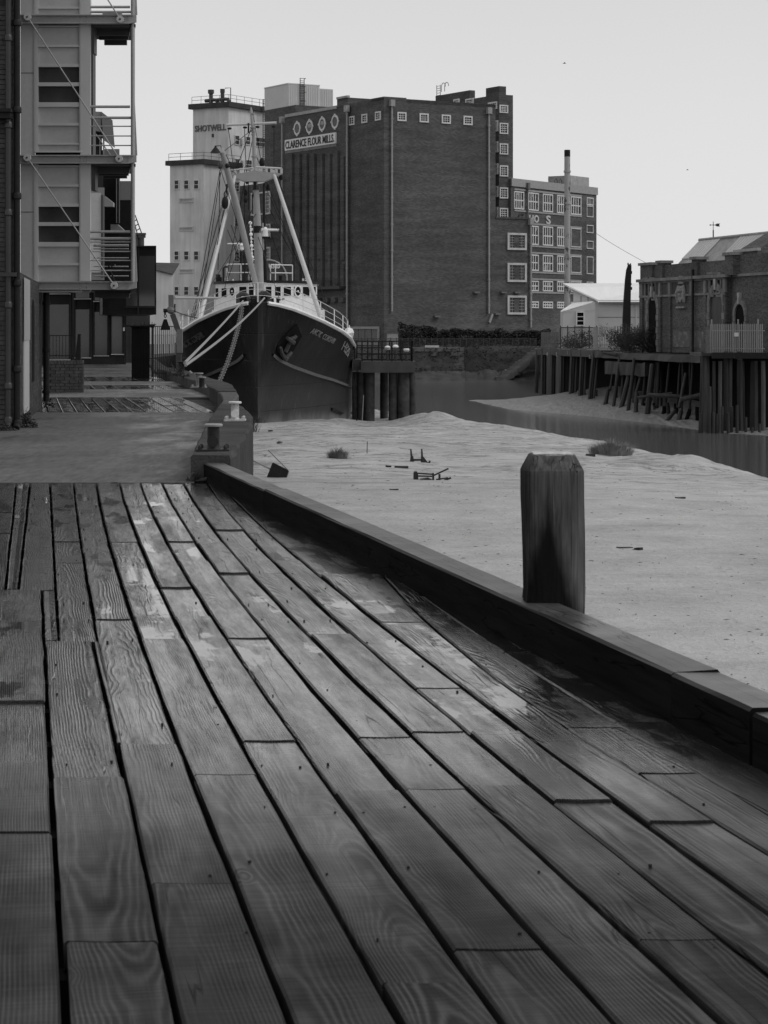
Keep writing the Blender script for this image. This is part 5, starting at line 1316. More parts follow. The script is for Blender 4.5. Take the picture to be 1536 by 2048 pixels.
# right-hand timber pier nearer the camera
pr = thing('timber_pier', 'black timber pier of close vertical piles at the right edge', 'pier', (xat(1470, 137), 137, 0))
def ppile(px, ya, yb, w, Y=137., mat='timber_wet', sq=False, lean=0, name='pile'):
    p, q = pt(px, ya, Y), pt(px + lean, yb, Y); q.z -= .8; r = w / FPX * Y / 2
    mb = MB(); mb.tube([p, p.lerp(q, .3), p.lerp(q, .65), q], [r * random.uniform(.85, 1), r, r * random.uniform(.95, 1.1), r * 1.1], 4 if sq else 8); mb.rough(.025, 1.7, px); return mb.build(name, M[mat], pr, world=True)
for z6, w6, mat in ((1035, 30, 'timber_wet'), (1062, 50, 'timber_pale'), (1122, 26, 'timber_pale'), (1170, 30, 'timber_pale'), (1213, 44, 'timber_wet'), (1250, 30, 'timber_pale'), (1320, 46, 'timber_wet'), (1345, 20, 'timber_wet'), (1430, 62, 'timber_wet'), (1500, 34, 'timber_pale'), (1560, 40, 'timber_wet')):
    ppile(1136 + z6 * .2604, 703 if z6 < 1110 or 1200 < z6 < 1340 else 722, 858, w6 * .2604, 137 + random.uniform(-.3, .8), mat, w6 > 45, random.uniform(-2, 2) - (3 if z6 < 1050 else 0))
for z6, y6 in ((1020, 1560), (1085, 1545), (1115, 1550), (1145, 1565), (1185, 1510), (1230, 1560), (1255, 1510), (1368, 1590), (1415, 1670), (1470, 1640), (1088, 1355), (1300, 1500)):
    ppile(1136 + z6 * .2604, 420 + y6 * .2604, 862, random.uniform(5.5, 8), 135.6 + random.uniform(-.3, .3), 'timber_wet', False, random.uniform(-1, 1), 'stump')
a, b = xat(1404, 136.6) - pr.location.x, xat(1560, 136.6) - pr.location.x
MB().box(a + .6, a + 1.9, -.7, -.3, zat(717, 136.6), zat(705, 136.6)).rough(.03, 2).build('top_beam', M['black_iron'], pr); MB().box(a + 2.0, b, -.7, -.3, zat(717, 136.6), zat(705, 136.6)).rough(.03, 2).build('top_beam', M['black_iron'], pr)
MB().box(a, b, -.2, 5, zat(712, 137), zat(706, 137)).build('deck', M['timber_wet'], pr)
MB().box(a + .3, b, 2.2, 2.5, -5.6, zat(713, 137)).build('back_wall', M['matt_black'], pr)  # black sheet painted as the shade behind the piles
MB().beam((a + 1.4, -.5, zat(708, 136.6)), (a + 2.4, -.5, zat(716, 136.6)), .25, .25).build('brace', M['timber_pale'], pr)
# ------------------------------------------------------------------ the trawler
SY0 = 112.3
ship = thing('trawler', 'black hulled fishing trawler moored bow on with white wheelhouse and tall masts', 'ship', (xat(516, SY0), SY0, 0), .03)
SM = Matrix.Translation(ship.location) @ Matrix.Rotation(.03, 4, 'Z')
def sproj(p):
    w = SM @ Vector(p); return 768 + FPX * w.x / w.y, HOR - FPX * (w.z - EYE) / w.y
def spt(px, py, y):
    """local point at local depth y seen at a photo position"""
    p = pt(px, py, SY0 + y); 
    q = SM.inverted() @ p
    for _ in range(3):
        p = pt(px, py, p.y + (y - q.y)); q = SM.inverted() @ p
    return q
BD = [(-.3, .0), (0, .5), (.3, 1.0), (1, 1.75), (2, 2.45), (4, 3.35), (8, 4.35), (12, 4.85), (18, 5.2), (24, 5.25), (40, 5.25), (48, 4.9), (54, 3.9), (57, 2.6)]
BW = [(1.8, .0), (2.2, .10), (4, .75), (8, 2.2), (12, 3.5), (18, 4.85), (24, 5.2), (40, 5.2), (48, 4.4), (54, 2.6), (57, .8)]
ZD = [(-.3, 2.97), (0, 2.95), (1, 2.68), (2, 2.42), (4, 2.05), (8, 1.55), (12, 1.18), (18, .66), (24, .4), (30, .3), (57, .9)]
ZB = -5.6
def hb(y, z):
    zd = interp(ZD, y); t = max(-.3, min(1, (z + 3.2) / (zd + 3.2)))
    tt = max(0, t) ** 1.55
    s0 = 2.0 * (1 - max(0, t)) ** 1.1             # raked stem
    ys = -.3 + s0 + (y + .3) * (57.3 - s0) / 57.3
    return lerp(interp(BW, y + .0), interp(BD, y), tt)
def hpt(y, z, side=1, off=0.0):
    zd = interp(ZD, y); b = hb(y, z)
    e = .15
    nrm = Vector((1, -(hb(y + e, z) - hb(y - e, z)) / (2 * e), -(hb(y, z + e) - hb(y, z - e)) / (2 * e))).normalized()
    p = Vector((b, y, z)) + nrm * off; p.x *= side; return p
def hull_find(px, py, side=1):
    best = None
    for i in range(4, 260):
        y = i * .1
        lo, hi = -3.5, interp(ZD, y)
        for _ in range(18):
            m = (lo + hi) / 2
            if sproj(hpt(y, m, side))[1] > py: lo = m
            else: hi = m
        d = abs(sproj(hpt(y, lo, side))[0] - px)
        if best is None or d < best[0]: best = (d, y, lo)
        elif d > best[0] + 40: break
    return best[1], best[2]
mb = MB(); NT_, ys_ = 22, [-.3, -.15, 0, .15, .3, .6, 1, 1.5, 2, 2.6, 3.2, 4, 5, 6, 7, 8, 9, 10, 11, 12, 14, 16, 18, 21, 24, 30, 36, 42, 48, 51, 54, 56, 57]
for side in (1, -1):
    base = len(mb.v)
    for j in range(NT_ + 1):
        t = j / NT_
        for y in ys_:
            zd = interp(ZD, y); z = lerp(ZB, zd, t)
            mb.v.append((side * hb(y, z), y, z))
    n_ = len(ys_)
    for j in range(NT_):
        for i in range(n_ - 1):
            a = base + j * n_ + i; q = (a, a + 1, a + n_ + 1, a + n_); mb.f.append(q if side > 0 else tuple(reversed(q)))
# transom and deck
n_ = len(ys_); B2 = (NT_ + 1) * n_
for j in range(NT_): a = j * n_ + n_ - 1; mb.f.append((a, B2 + a, B2 + a + n_, a + n_))
nh = NT('black hull paint')
v = nh.coord('Object', (1, 1, .10)); a = nh.noise(v, 1.6, 6, .65); b = nh.noise(nh.coord('Object'), .5, 5, .6); c = nh.noise(nh.coord('Object', (1.2, 1.2, .05)), 5, 4, .6)
val = nh.math('MULTIPLY', nh.rng(a, .35, .7, .006, .013), nh.rng(b, .3, .7, .8, 1.25)); streak = nh.rng(c, .58, .75, 0, .035); val = nh.math('ADD', val, streak)
tcz = nh.t.nodes.new('ShaderNodeTexCoord').outputs['Object']; spz = nh.t.nodes.new('ShaderNodeSeparateXYZ'); nh.l(tcz, spz.inputs[0])
mudline = nh.rng(nh.math('ADD', spz.outputs[2], nh.math('MULTIPLY', b, 1.2)), -3.2, -2.2, .13, 0, True); val = nh.math('ADD', val, nh.math('MULTIPLY', mudline, nh.rng(a, .3, .7, .6, 1.3)))
boot = nh.rng(nh.math('ADD', spz.outputs[2], nh.math('MULTIPLY', a, .5)), -2.2, .2, .03, 0, True); val = nh.math('ADD', val, boot)
pb = nh.t.nodes.new('ShaderNodeTexBrick'); cbh = nh.t.nodes.new('ShaderNodeCombineXYZ'); nh.l(spz.outputs[1], cbh.inputs[0]); nh.l(spz.outputs[2], cbh.inputs[1]); nh.l(cbh.outputs[0], pb.inputs['Vector'])
pb.inputs['Scale'].default_value = 1; pb.inputs['Brick Width'].default_value = 5.2; pb.inputs['Row Height'].default_value = 1.35; pb.inputs['Mortar Size'].default_value = .03; pb.inputs['Mortar Smooth'].default_value = .6
scuff = nh.rng(nh.noise(nh.coord('Object', (1, .5, .35)), 3.2, 6, .75), .60, .72, 0, .05); val = nh.math('ADD', val, scuff)
seam = nh.rng(pb.outputs['Fac'], 0, 1, 1, .55); val = nh.math('MULTIPLY', val, seam)
nh.color(val); nh.b.inputs['Roughness'].default_value = .5; nh.b.inputs['Specular IOR Level'].default_value = .22; nh.bump(nh.math('SUBTRACT', nh.math('ADD', b, nh.math('MULTIPLY', a, .4)), nh.math('MULTIPLY', pb.outputs['Fac'], .5)), .35, .08)
mb.build('hull', nh.m, ship, smooth=True)
mb = MB(); ring = [y for y in ys_]
for y in ring: mb.v += [(hb(y, interp(ZD, y)), y, interp(ZD, y) - .02), (-hb(y, interp(ZD, y)), y, interp(ZD, y) - .02)]
for i in range(len(ring) - 1): mb.f.append((2 * i, 2 * i + 2, 2 * i + 3, 2 * i + 1))
mb.build('deck', M['hull_white'], ship)
for side in (1, -1):
    yy = [i * .3 for i in range(100)]
    MB().tube([hpt(y, interp(ZD, y) - .03, side, .03) for y in yy], .11, 6).build('gunwale', M['hull_white'], ship, smooth=True)
    mb = MB(); n_ = 0
    for y in [.9 + i * .4 for i in range(56)]:
        for dz, o in ((-2.52, .0), (-2.52, .08), (-2.38, .08), (-2.38, 0)):
            mb.v.append(tuple(hpt(y, interp(ZD, y) + dz + (.02 if y > 0 else 0), side, o)))
        n_ += 1
    for i in range(n_ - 1):
        for k in range(4): k2 = (k + 1) % 4; mb.f.append((i * 4 + k, i * 4 + k2, i * 4 + 4 + k2, i * 4 + 4 + k))
    mb.build('rubbing_strake', grey('strake paint', .13, .25, 3, .6), ship)
    # bilge chafing bar low on the side
    yz = [hull_find(px, py, 1) for px, py in ((661, 818), (680, 825), (704, 832))]
    if side == 1: MB().tube([hpt(y, z, 1, .06) for y, z in yz], .09, 6).build('chafing_bar', M['black_iron'], ship)
def hull_text(t, p0, p1, hh, side, mat, bold=.03, rev=False):
    (y0, z0), (y1, z1) = hull_find(*p0, side), hull_find(*p1, side)
    def f(a, b, d):
        y = lerp(y0, y1, a); z = lerp(z0, z1, a) + (b - .5) * hh; return hpt(y, z, side, .02 + .03 * d)
    return text_obj(t, 'lettering', M[mat], ship, f, bold)
hull_text('ARCTIC', (622, 660.5), (642, 669.5), .27, 1, 'letter_hull', .0); hull_text('CORSAIR', (646, 671.5), (669, 682.5), .27, 1, 'letter_hull', .0)
hull_text('H320', (685, 690), (697, 706), .5, 1, 'letter_hull', .0)
hull_text('ARCTIC', (368, 692), (383, 682.5), .3, -1, 'timber_pale', .0); hull_text('CORSAIR', (386, 680.5), (407, 668), .3, -1, 'timber_pale', .0)
hull_text('H320', (349, 730), (358, 718), .62, -1, 'timber_pale', .03)
# anchor in its pocket
ya, za = hull_find(577, 680, 1)
pk = [hull_find(px, py, 1) for px, py in ((594, 648), (602, 672), (577, 716), (565, 720), (552, 700), (553, 690))]
cen = hpt(ya, za, 1, 0)
pkt = MB().prism([hpt(y, z, 1, -.02) for y, z in pk], (hpt(ya, za, 1, 1) - cen) * .09).build('anchor_pocket', M['matt_black'], ship)
A = lambda px, py, o=.2: hpt(*hull_find(px, py, 1), 1, o)
an = MB(); an.tube([A(586, 668), A(572, 685), A(565, 700)], [.1, .12, .14], 6)
an.tube([A(571, 676, .3), A(580, 672, .28)], .13, 6); an.tube([A(566, 672, .28), A(577, 680, .34)], [.09, .14], 6); an.tube([A(556, 704, .25), A(563, 714, .25), A(575, 700, .25)], [.1, .15, .08], 6); an.tube([A(554, 692, .25), A(556, 704, .25)], [.07, .12], 6)
an.build('anchor', grey('rusty anchor', .065, .5, 5, .8), ship, smooth=True)
# foredeck rails
def deckp(y, side, h): return Vector((side * (hb(max(y, .0), interp(ZD, max(y, 0))) - .15), max(y, 0), interp(ZD, max(y, 0)) + h))
yy = [0, .25, .6, 1.2, 2, 3, 4, 5.5, 7, 8.5, 10, 11.5, 13]
for h in (.36, .68, 1.0):
    MB().tube([deckp(y, -1, h) for y in reversed(yy)] + [Vector((0, -.15, 2.95 + h))] + [deckp(y, 1, h) for y in yy], .017 if h < 1 else .022, 5).build('rail', M['clad_seam'], ship)
for side in (1, -1):
    for y in (.6, 2, 4, 7, 10, 13): MB().tube([deckp(y, side, 0), deckp(y, side, 1.0)], .03, 5).build('rail_stanchion', M['hull_white'], ship)
MB().tube([(0, -.15, 2.95), (0, -.15, 3.97)], .035, 5).build('rail_stanchion', M['hull_white'], ship)
# fairleads, winch and dark deck gear at the stem head
mb = MB()
for px, py, w, h in ((484, 603, 16, 13), (497, 597, 14, 8), (527, 598, 16, 14), (512, 602, 20, 6), (545, 602, 5, 6), (556, 601, 6, 8), (476, 606, 8, 8)):
    c = spt(px, py, 1.2); mb.cbox(c, w * .0256, .5, h * .0256 + .1)
mb.rough(.05, 2).build('deck_gear', M['black_iron'], ship)
mb = MB()
for px, py in ((486, 599), (528, 597)): 
    c = spt(px, py, .8); mb.tube([c + Vector((.3 * cos(t), 0, .3 * sin(t))) for t in [2 * pi * i / 10 for i in range(11)]], .12, 6)
mb.tube([spt(556, 600, 1), spt(569, 598, 1)], .05, 5); mb.build('fairlead', M['steel_dark'], ship)
wl_ = spt(514, 596, 2.5)
MB().tube([wl_ + Vector((-.5, 0, -.1)), wl_ + Vector((.5, 0, -.1))], .26, 10).build('windlass', M['black_iron'], ship)
# bridge: rounded white wheelhouse
WB = 23.5; wcx = spt(531, 600, WB).x
zr = spt(531, 566, WB).z; zb = .2
xl, xr = spt(430, 600, WB + 3).x, spt(634, 600, WB + 3).x
def wh_curve(n_=28, o=0.0, w=None):
    pts_ = []
    for i in range(n_ + 1):
        f = i / n_ * 2 - 1; x = (xl + xr) / 2 + f * ((xr - xl) / 2 + o); y = WB + 3.6 * (abs(f) ** 2.6) - o
        pts_.append((x, y))
    return pts_
cv = wh_curve(); poly = cv + [(xr, WB + 9), (xl, WB + 9)]
slope = lambda x: .035 * (x - xl)      # roof line climbs a little to the right in view: camber of the bridge top
MB().prism([(x, y, zb) for x, y in poly], (0, 0, zr - zb)).build('wheelhouse', M['hull_white'], ship, smooth=True)
cv2 = wh_curve(28, .12); MB().prism([(x, y, zr) for x, y in cv2 + [(xr + .12, WB + 9.1), (xl - .12, WB + 9.1)]], (0, 0, .16)).build('wheelhouse_roof', M['black_iron'], ship)
def on_front(px, py):
    """point of the curved front under a photo position"""
    best = None
    for i in range(400):
        f = i / 399 * 2 - 1; x = (xl + xr) / 2 + f * (xr - xl) / 2; y = WB + 3.6 * abs(f) ** 2.6
        d = abs(sproj((x, y, 3))[0] - px)
        if best is None or d < best[0]: best = (d, x, y, f)
    _, x, y, f = best; e = .02
    tx = Vector(((xr - xl) / 2, 3.6 * 2.6 * (abs(f) ** 1.6) * (1 if f > 0 else -1), 0)).normalized()
    w = SM @ Vector((x, y, 0)); return Vector((x, y, zat(py, w.y))), tx, Vector((tx.y, -tx.x, 0))
SX = lambda z: 400 + z * 260 / 1536
for i, (za, zb3) in enumerate(((188, 226), (262, 318), (356, 424), (472, 548), (582, 632), (782, 840), (888, 955), (990, 1066), (1110, 1182), (1216, 1284), (1338, 1362))):
    f_ = abs(SX((za + zb3) / 2) - 531) / 100
    yt, yb = 574.5 + 3 * (1 if za < 340 else 0), 590.5 + (2.5 if za < 340 else 0)
    c, tx, nn = on_front(SX((za + zb3) / 2), (yt + yb) / 2); hw = (SX(zb3) - SX(za)) / 2 / FPX * (SY0 + c.y) / max(.45, abs(tx.x)) * 1.12; hh = 1.12 * (yb - yt) / 2 / FPX * (SY0 + c.y)
    up = Vector((0, 0, 1))
    q = lambda w, h, d: [c + tx * (a * w) + up * (b * h) + nn * d for a, b in ((-1, -1), (1, -1), (1, 1), (-1, 1))]
    wn_ = MB().hexa([*q(hw + .05, hh + .05, -.05), *q(hw + .05, hh + .05, .03)]).build('window', M['hull_white'], ship)
    MB().hexa([*q(hw, hh, 0), *q(hw, hh, .045)]).build('pane', M['matt_black'], wn_)
    if i in (2, 8):
        cc = c + nn * .07
        MB().tube([cc + tx * (.33 * cos(t)) + up * (.33 * sin(t)) for t in [2 * pi * k / 16 for k in range(17)]], .05, 6).build('clear_view_screen', M['hull_white'], wn_)
        MB().sphere(cc, .07, 8, 5).build('screen_motor', M['hull_white'], wn_)
# bulwark in front of the bridge at left (white plating) and casing behind
mb = MB(); mb.box(xl - .3, xr + .5, WB + 5, WB + 16, .1, zr - 1.6); mb.build('deckhouse', M['hull_white'], ship)
# bridge-top rails and gear
def brail(pts_, z0, h, k=3, name='rail'):
    mb = MB()
    for fz in (1, .5) if h > .7 else (1,): mb.tube([Vector((x, y, z0 + h * fz)) for x, y in pts_], .035, 5)
    for x, y in pts_: mb.tube([(x, y, z0), (x, y, z0 + h)], .035, 5)
    return mb.build(name, M['hull_white'], ship)
def bp(px, y): return spt(px, 560, y).x
brail([(bp(454, 25.5), 25.5), (bp(482, 25.2), 25.2), (bp(503, 25), 25.0)], zr + .16, 1.05)
brail([(bp(541, 25), 25.0), (bp(551, 25), 25.0), (bp(585, 25.5), 25.5)], zr + .16, 1.0)
MB().tube([(bp(447, 25), 25, zr + .1), (bp(447, 25), 25, zr + .95), (bp(450, 25), 25.1, zr + 1.05), (bp(454, 25), 25.3, zr + 1.05)], .07, 6).build('vent_pipe', M['black_iron'], ship)
mb = MB()
for px, w, h in ((436, 8, 15), (441, 5, 10), (620, 6, 12)): c = spt(px, 566, 27); mb.box(c.x - w * .017, c.x + w * .017, 26.7, 27.3, zr + .1, zr + .1 + h * .034)
mb.rough(.03, 2).build('roof_locker', M['black_iron'], ship)
for px, w, h in ((448, 4, 6), (454, 4, 6), (466, 3, 4), (606, 3.5, 5), (611, 3.5, 6)):
    c = spt(px, 566, 26); MB().lathe([(w * .016, 0), (w * .018, h * .03), (.03, h * .034)], (c.x, 26, zr + .16), 10).build('deck_lamp', M['hull_white'], ship)
c = spt(561, 560, 25); MB().tube([(c.x, 25, zr + .1), (c.x, 25, zr + .5)], [.09, .13], 8).build('binnacle', M['black_iron'], ship)
# funnel with number
yF = 33.; fl_, fr_ = spt(497, 540, yF).x, spt(574, 540, yF).x; fz0, fz1 = spt(530, 566, yF).z - .6, spt(530, 520, yF).z
prof = []
for i in range(17):
    t = pi * i / 16; prof.append(((fl_ + fr_) / 2 - cos(t) * (fr_ - fl_) / 2, fz0 + .6 + (fz1 - fz0 - .6) * sin(t) ** .75))
fn = MB().prism([(x, yF, z) for x, z in [(fl_, fz0)] + prof + [(fr_, fz0)]], (0, 3.5, 0)).build('funnel', grey('funnel grey', .075, .15, 2, .5), ship, smooth=True)
MB().tube([(x, yF, z) for x, z in prof], .06, 6).build('funnel_rim', M['galv'], fn)
l0, l1 = spt(537.5, 537, yF - .1), spt(560, 527.5, yF - .1)
text_obj('H320', 'lettering', M['hull_white'], fn, lambda a, b, d: Vector((lerp(l0.x, l1.x, a), yF - .02 - .04 * d, lerp(l0.z, l1.z, b))), .04)
# foremast
yM = 12.5
def T(pts_, r, name, mat, par=None, n_=10, y=yM): return MB().tube([spt(px, py, y) for px, py in pts_], r, n_).build(name, M[mat], par or ship, smooth=True)
mast = T([(520, 606), (517, 500), (515, 452), (511.5, 372)], [.25, .235, .21, .17], 'mast', 'mast_paint', n_=12)
T([(511, 375), (509, 335), (507, 262), (505, 248)], [.13, .115, .095, .08], 'topmast', 'mast_paint', mast)
T([(505, 250), (502.5, 222), (502, 214)], [.10, .08, .02], 'mast_cap', 'mast_paint', mast, 8)
for py, w in ((254, .17), (262, .15), (268, .13), (312, .17), (226, .12)): T([(506.5 + (py - 262) * .03, py), (506.6 + (py - 262) * .03, py + 2)], w, 'mast_band', 'mast_paint', mast)
T([(514.5, 452), (514.6, 466)], [.235, .24], 'mast_collar', 'black_iron', mast); T([(511, 371), (511.3, 380)], [.21, .24], 'mast_collar', 'steel_dark', mast)
MB().cbox(spt(509.8, 370, yM - .25), .16, .2, .5).build('floodlight', M['black_iron'], mast)
T([(453, 250), (553, 245.5)], .075, 'yard', 'pale_spar', mast, 8)
for px, py in ((459, 257), (490, 255), (515, 254), (547, 253)): MB().sphere(spt(px, py, yM), .09, 8, 5, (1.4, 1, .8)).build('pulley', M['black_iron'], mast)
c = spt(497, 256, yM); MB().cbox(c, .09, .2, .55).build('radar_reflector', M['black_iron'], mast)
# tripod platform
pl = [(457, 350.5), (507, 341.5), (563, 346.5), (565, 348), (543, 356.5), (528, 362.5), (490, 363), (471, 356), (457, 353)]
MB().prism([spt(px, py, yM - .45) for px, py in pl], (0, .9, 0)).build('platform', M['mast_paint'], mast)
mb = MB()
top = [(457, 341), (470, 339.5), (507, 335.5)] ; bot = [(457, 350), (470, 347.5), (507, 341)]
mb.tube([spt(px, py, yM - .4) for px, py in top], .04, 5)
for a, b in zip(top, bot): mb.tube([spt(*a, yM - .4), spt(*b, yM - .4)], .05, 5)
mb.tube([spt(512, 334, yM - .4), spt(563, 337, yM - .4)], .06, 5)
for i in range(6): px = lerp(513, 563, i / 5); mb.beam(spt(px, 334 + i * .6, yM - .4), spt(px, 342 + i * 1., yM - .4), .14, .06)
mb.build('platform_rail', M['pale_spar'], mast)
T([(497, 337), (505, 350)], .05, 'platform_brace', 'mast_paint', mast, 6)
# legs of the tripod
for (a, b) in (((470.5, 349), (399, 640)), ((547, 346), (642.5, 637))):
    lg = MB().tube([spt(*a, yM - .3), spt((a[0] + b[0]) / 2, (a[1] + b[1]) / 2, (yM - .3 + 6.5) / 2), spt(*b, 6.5)], [.10, .125, .14], 10).build('tripod_leg', M['pale_spar'], ship, smooth=True)
    MB().cbox(spt(a[0], a[1] - 1, yM - .35), .16, .16, .3).build('lug', M['pale_spar'], lg)
# cargo derrick
dk = MB().tube([spt(444.5, 303, 9.5), spt(470, 400, 10.5), spt(511, 566, 12)], [.15, .19, .15], 10).build('derrick_boom', M['mast_paint'], ship, smooth=True)
MB().cbox(spt(444, 301, 9.5), .22, .25, .3).build('boom_head', M['pale_spar'], dk)
c = spt(431, 302, 9.3); MB().lathe([(.30, -.10), (.16, .10), (.06, .22), (.05, .3)], c, 12).build('lamp_shade', M['black_iron'], dk); MB().tube([spt(433, 292, 9.4), spt(441, 291, 9.4), spt(444, 300, 9.4)], .03, 5).build('lamp_arm', M['steel_dark'], dk)
MB().sphere(spt(440.5, 330, 9.3), .13, 8, 6, (1, 1, 1.8)).build('pulley', M['steel_dark'], dk); MB().sphere(spt(454.5, 331.5, 9.4), .14, 8, 6).build('pulley', M['black_iron'], dk)
hk = MB().sphere(spt(450, 405.5, 9.5), .23, 12, 8, (.85, .7, 1.55)).build('hook_block', M['black_iron'], ship)
mb = MB(); mb.tube([spt(454, 368, 9.5), spt(452.5, 384, 9.5)], .05, 6); 
c = spt(451.5, 389, 9.5); mb.tube([c + Vector((.09 * cos(t), 0, .16 * sin(t))) for t in [2 * pi * k / 10 for k in range(11)]], .035, 5); mb.tube([spt(451, 393, 9.5), spt(450.5, 397, 9.5)], .08, 6); mb.build('shackle', M['black_iron'], hk)
# aft mast, radar and lamp posts seen behind the foremast
T([(489, 610), (489, 505)], .09, 'lamp_post', 'black_iron', None, 8, 26); MB().lathe([(.1, 0), (.19, .08), (.2, .3), (.26, .34), (.22, .44)], spt(481.5, 502, 26), 12).build('lantern', M['hull_white'], ship)
T([(481.5, 560), (481.5, 502)], .07, 'lamp_post', 'black_iron', None, 8, 26.)
T([(455, 487.5), (497, 487)], .05, 'radar_bar', 'hull_white', None, 6, 26); T([(501, 459), (558, 460)], .09, 'radar_bar', 'hull_white', None, 6, 26)
T([(530.5, 566), (528, 440), (527.5, 366)], [.14, .1, .07], 'aft_mast', 'black_iron', None, 8, 27)
MB().lathe([(.2, 0), (.17, .45), (.06, .6)], spt(530.5, 473, 26), 10).build('radome', M['hull_white'], ship); MB().cbox(spt(531, 475, 26), .6, .4, .12).build('radar_platform', M['black_iron'], ship)
T([(525.5, 446), (527, 500)], .05, 'ladder_rail', 'mast_paint', None, 6, 26)
mb = MB()
for i in range(14):
    px, py = lerp(500.5, 506, i / 13), lerp(446, 545, i / 13); mb.sphere(spt(px, py, 24), .12 if i % 3 == 0 else .07, 7, 5)
mb.tube([spt(500.5, 446, 24), spt(506, 548, 24)], .035, 5)
for i in range(5): px, py = lerp(501, 506, i / 4), lerp(458, 540, i / 4); mb.tube([spt(px - 1.5, py, 24), spt(px + 5, py - .5, 24)], .03, 5)
mb.build('light_cluster', M['hull_white'], ship)
MB().sphere(spt(524, 325, yM + .2), .21, 10, 7, (.8, .8, 1.3)).build('searchlight', M['black_iron'], ship); MB().tube([spt(524, 333, yM + .2), spt(524, 345, yM + .2)], .06, 6).build('searchlight_post', M['black_iron'], ship)
# rigging
rig = [((440, 340), (388, 636), 9, 7), ((441.5, 345), (398, 632), 9, 8), ((443, 410), (384, 640), 9, 6), ((450, 418), (389, 638), 9.5, 7), ((441, 338), (476, 450), 9, 11), ((452, 335), (471, 347), 9.4, 12), ((457, 258), (468, 344), yM, yM), ((489, 258), (492, 338), yM, yM),
       ((517, 420), (417, 578), yM, 9), ((540, 420), (600, 540), yM + .5, 20), ((545, 440), (662, 640), yM, 8), ((548, 256), (548, 333), yM, yM), ((489, 335), (489, 560), yM, 20), ((497, 360), (497, 420), yM, yM), ((555, 352), (560, 440), yM, yM), ((452, 310), (469, 343), 9.5, yM), ((505, 250), (470, 345), yM, yM), ((443, 306), (507, 258), 9.5, yM), ((455, 460), (500, 570), 10, 14), ((462, 450), (508, 575), 10, 14), ((428, 700), (468, 710), 0, 0)][:-1]
mb = MB()
rig += [((508, 262), (448, 585), yM, 22), ((508, 300), (611, 560), yM, 24), ((464, 344), (380, 642), yM, 6), ((553, 350), (668, 646), yM, 8), ((505, 222), (530, 370), yM, 27), ((530, 372), (610, 556), 27, 30), ((512, 395), (455, 560), yM, 25), ((440, 345), (436, 540), 9, 20), ((515, 470), (560, 600), yM, 6), ((447, 420), (414, 600), 9.5, 9), ((526, 420), (572, 556), 26, 28)]
for a, b, y0, y1 in rig: mb.tube([spt(*a, y0), spt(*b, y1)], .02, 4)
mb.build('rigging', M['black_iron'], ship)
for px, py in ((491, 385), (491, 400), (494, 362), (508, 390), (536, 375), (562, 354), (561, 381)): MB().sphere(spt(px, py, yM), .12, 7, 5, (1, 1, 1.6)).build('pulley', M['black_iron'], ship)
# fenders and shrouds on the left side near the davit
railing(ship, [deckp(15, 1, 0), deckp(20, 1, 0)], .9, 'side_rail', 'hull_white', .03)
MB().tube([deckp(11.5, 1, .12), deckp(14.5, 1, .45), deckp(17.5, 1, .12)], [.05, .3, .05], 8).build('life_raft', M['hull_white'], ship, smooth=True)

# mooring ropes and chain (each a thing of its own)
BOL5 = Vector((xat(363, 60), 60.5, .26))
def wpt(px, py, Y): return pt(px, py, Y)
def rope(label, a, b, r, sag, mat='rope', n_=14):
    a, b = Vector(a), Vector(b); mb = MB(); ps = [a.lerp(b, i / n_) - Vector((0, 0, sag * 4 * (i / n_) * (1 - i / n_))) for i in range(n_ + 1)]
    o = mb.tube(ps, r, 6).build('mooring_rope', M[mat], smooth=True); tag(o, label, 'rope', 'mooring ropes from the bow to the quay'); return o
rope('upper mooring rope running from the left bow fairlead to the quay bollard', pt(486, 602, SY0 - .2), BOL5 + Vector((.05, -.1, .36)), .042, .05)
rope('lower mooring rope running from the right bow fairlead to the quay bollard', pt(529, 596, SY0 - .2), BOL5 + Vector((.08, -.15, .30)), .042, .16)
ch = thing('anchor_chain', 'heavy mooring chain hanging from the bow down to the quay edge', 'chain', pt(484, 612, SY0 - .3))
P_ = [(484, 612, 112.), (482, 630, 111), (475, 660, 109), (466, 692, 107), (455, 725, 105), (440, 760, 103), (424, 790, 101), (405, 815, 100)]
cp = [pt(*p) for p in P_]; dl_ = [0]
for a, b in zip(cp, cp[1:]): dl_.append(dl_[-1] + (b - a).length)
def cpos(s):
    for i in range(len(cp) - 1):
        if s <= dl_[i + 1]: return cp[i].lerp(cp[i + 1], (s - dl_[i]) / (dl_[i + 1] - dl_[i]))
    return cp[-1]
# links ~ 0.30 m, alternately flat and on edge
PIT = .17
nlk = int(dl_[-1] / PIT)
for k in range(nlk):
    mb = MB(); c = cpos((k + .5) * PIT); d = (cpos((k + .5) * PIT + .05) - cpos((k + .5) * PIT - .05)).normalized()
    side = d.cross(Vector((0, 0, 1))).normalized(); up = side.cross(d); w = side if k % 2 else up
    mb.tube([c + d * (.13 * cos(t)) + w * (.105 * sin(t)) for t in [2 * pi * i / 8 for i in range(9)]], .03, 4, False)
    mb.build('link', M['galv_dark'], ch, world=True)

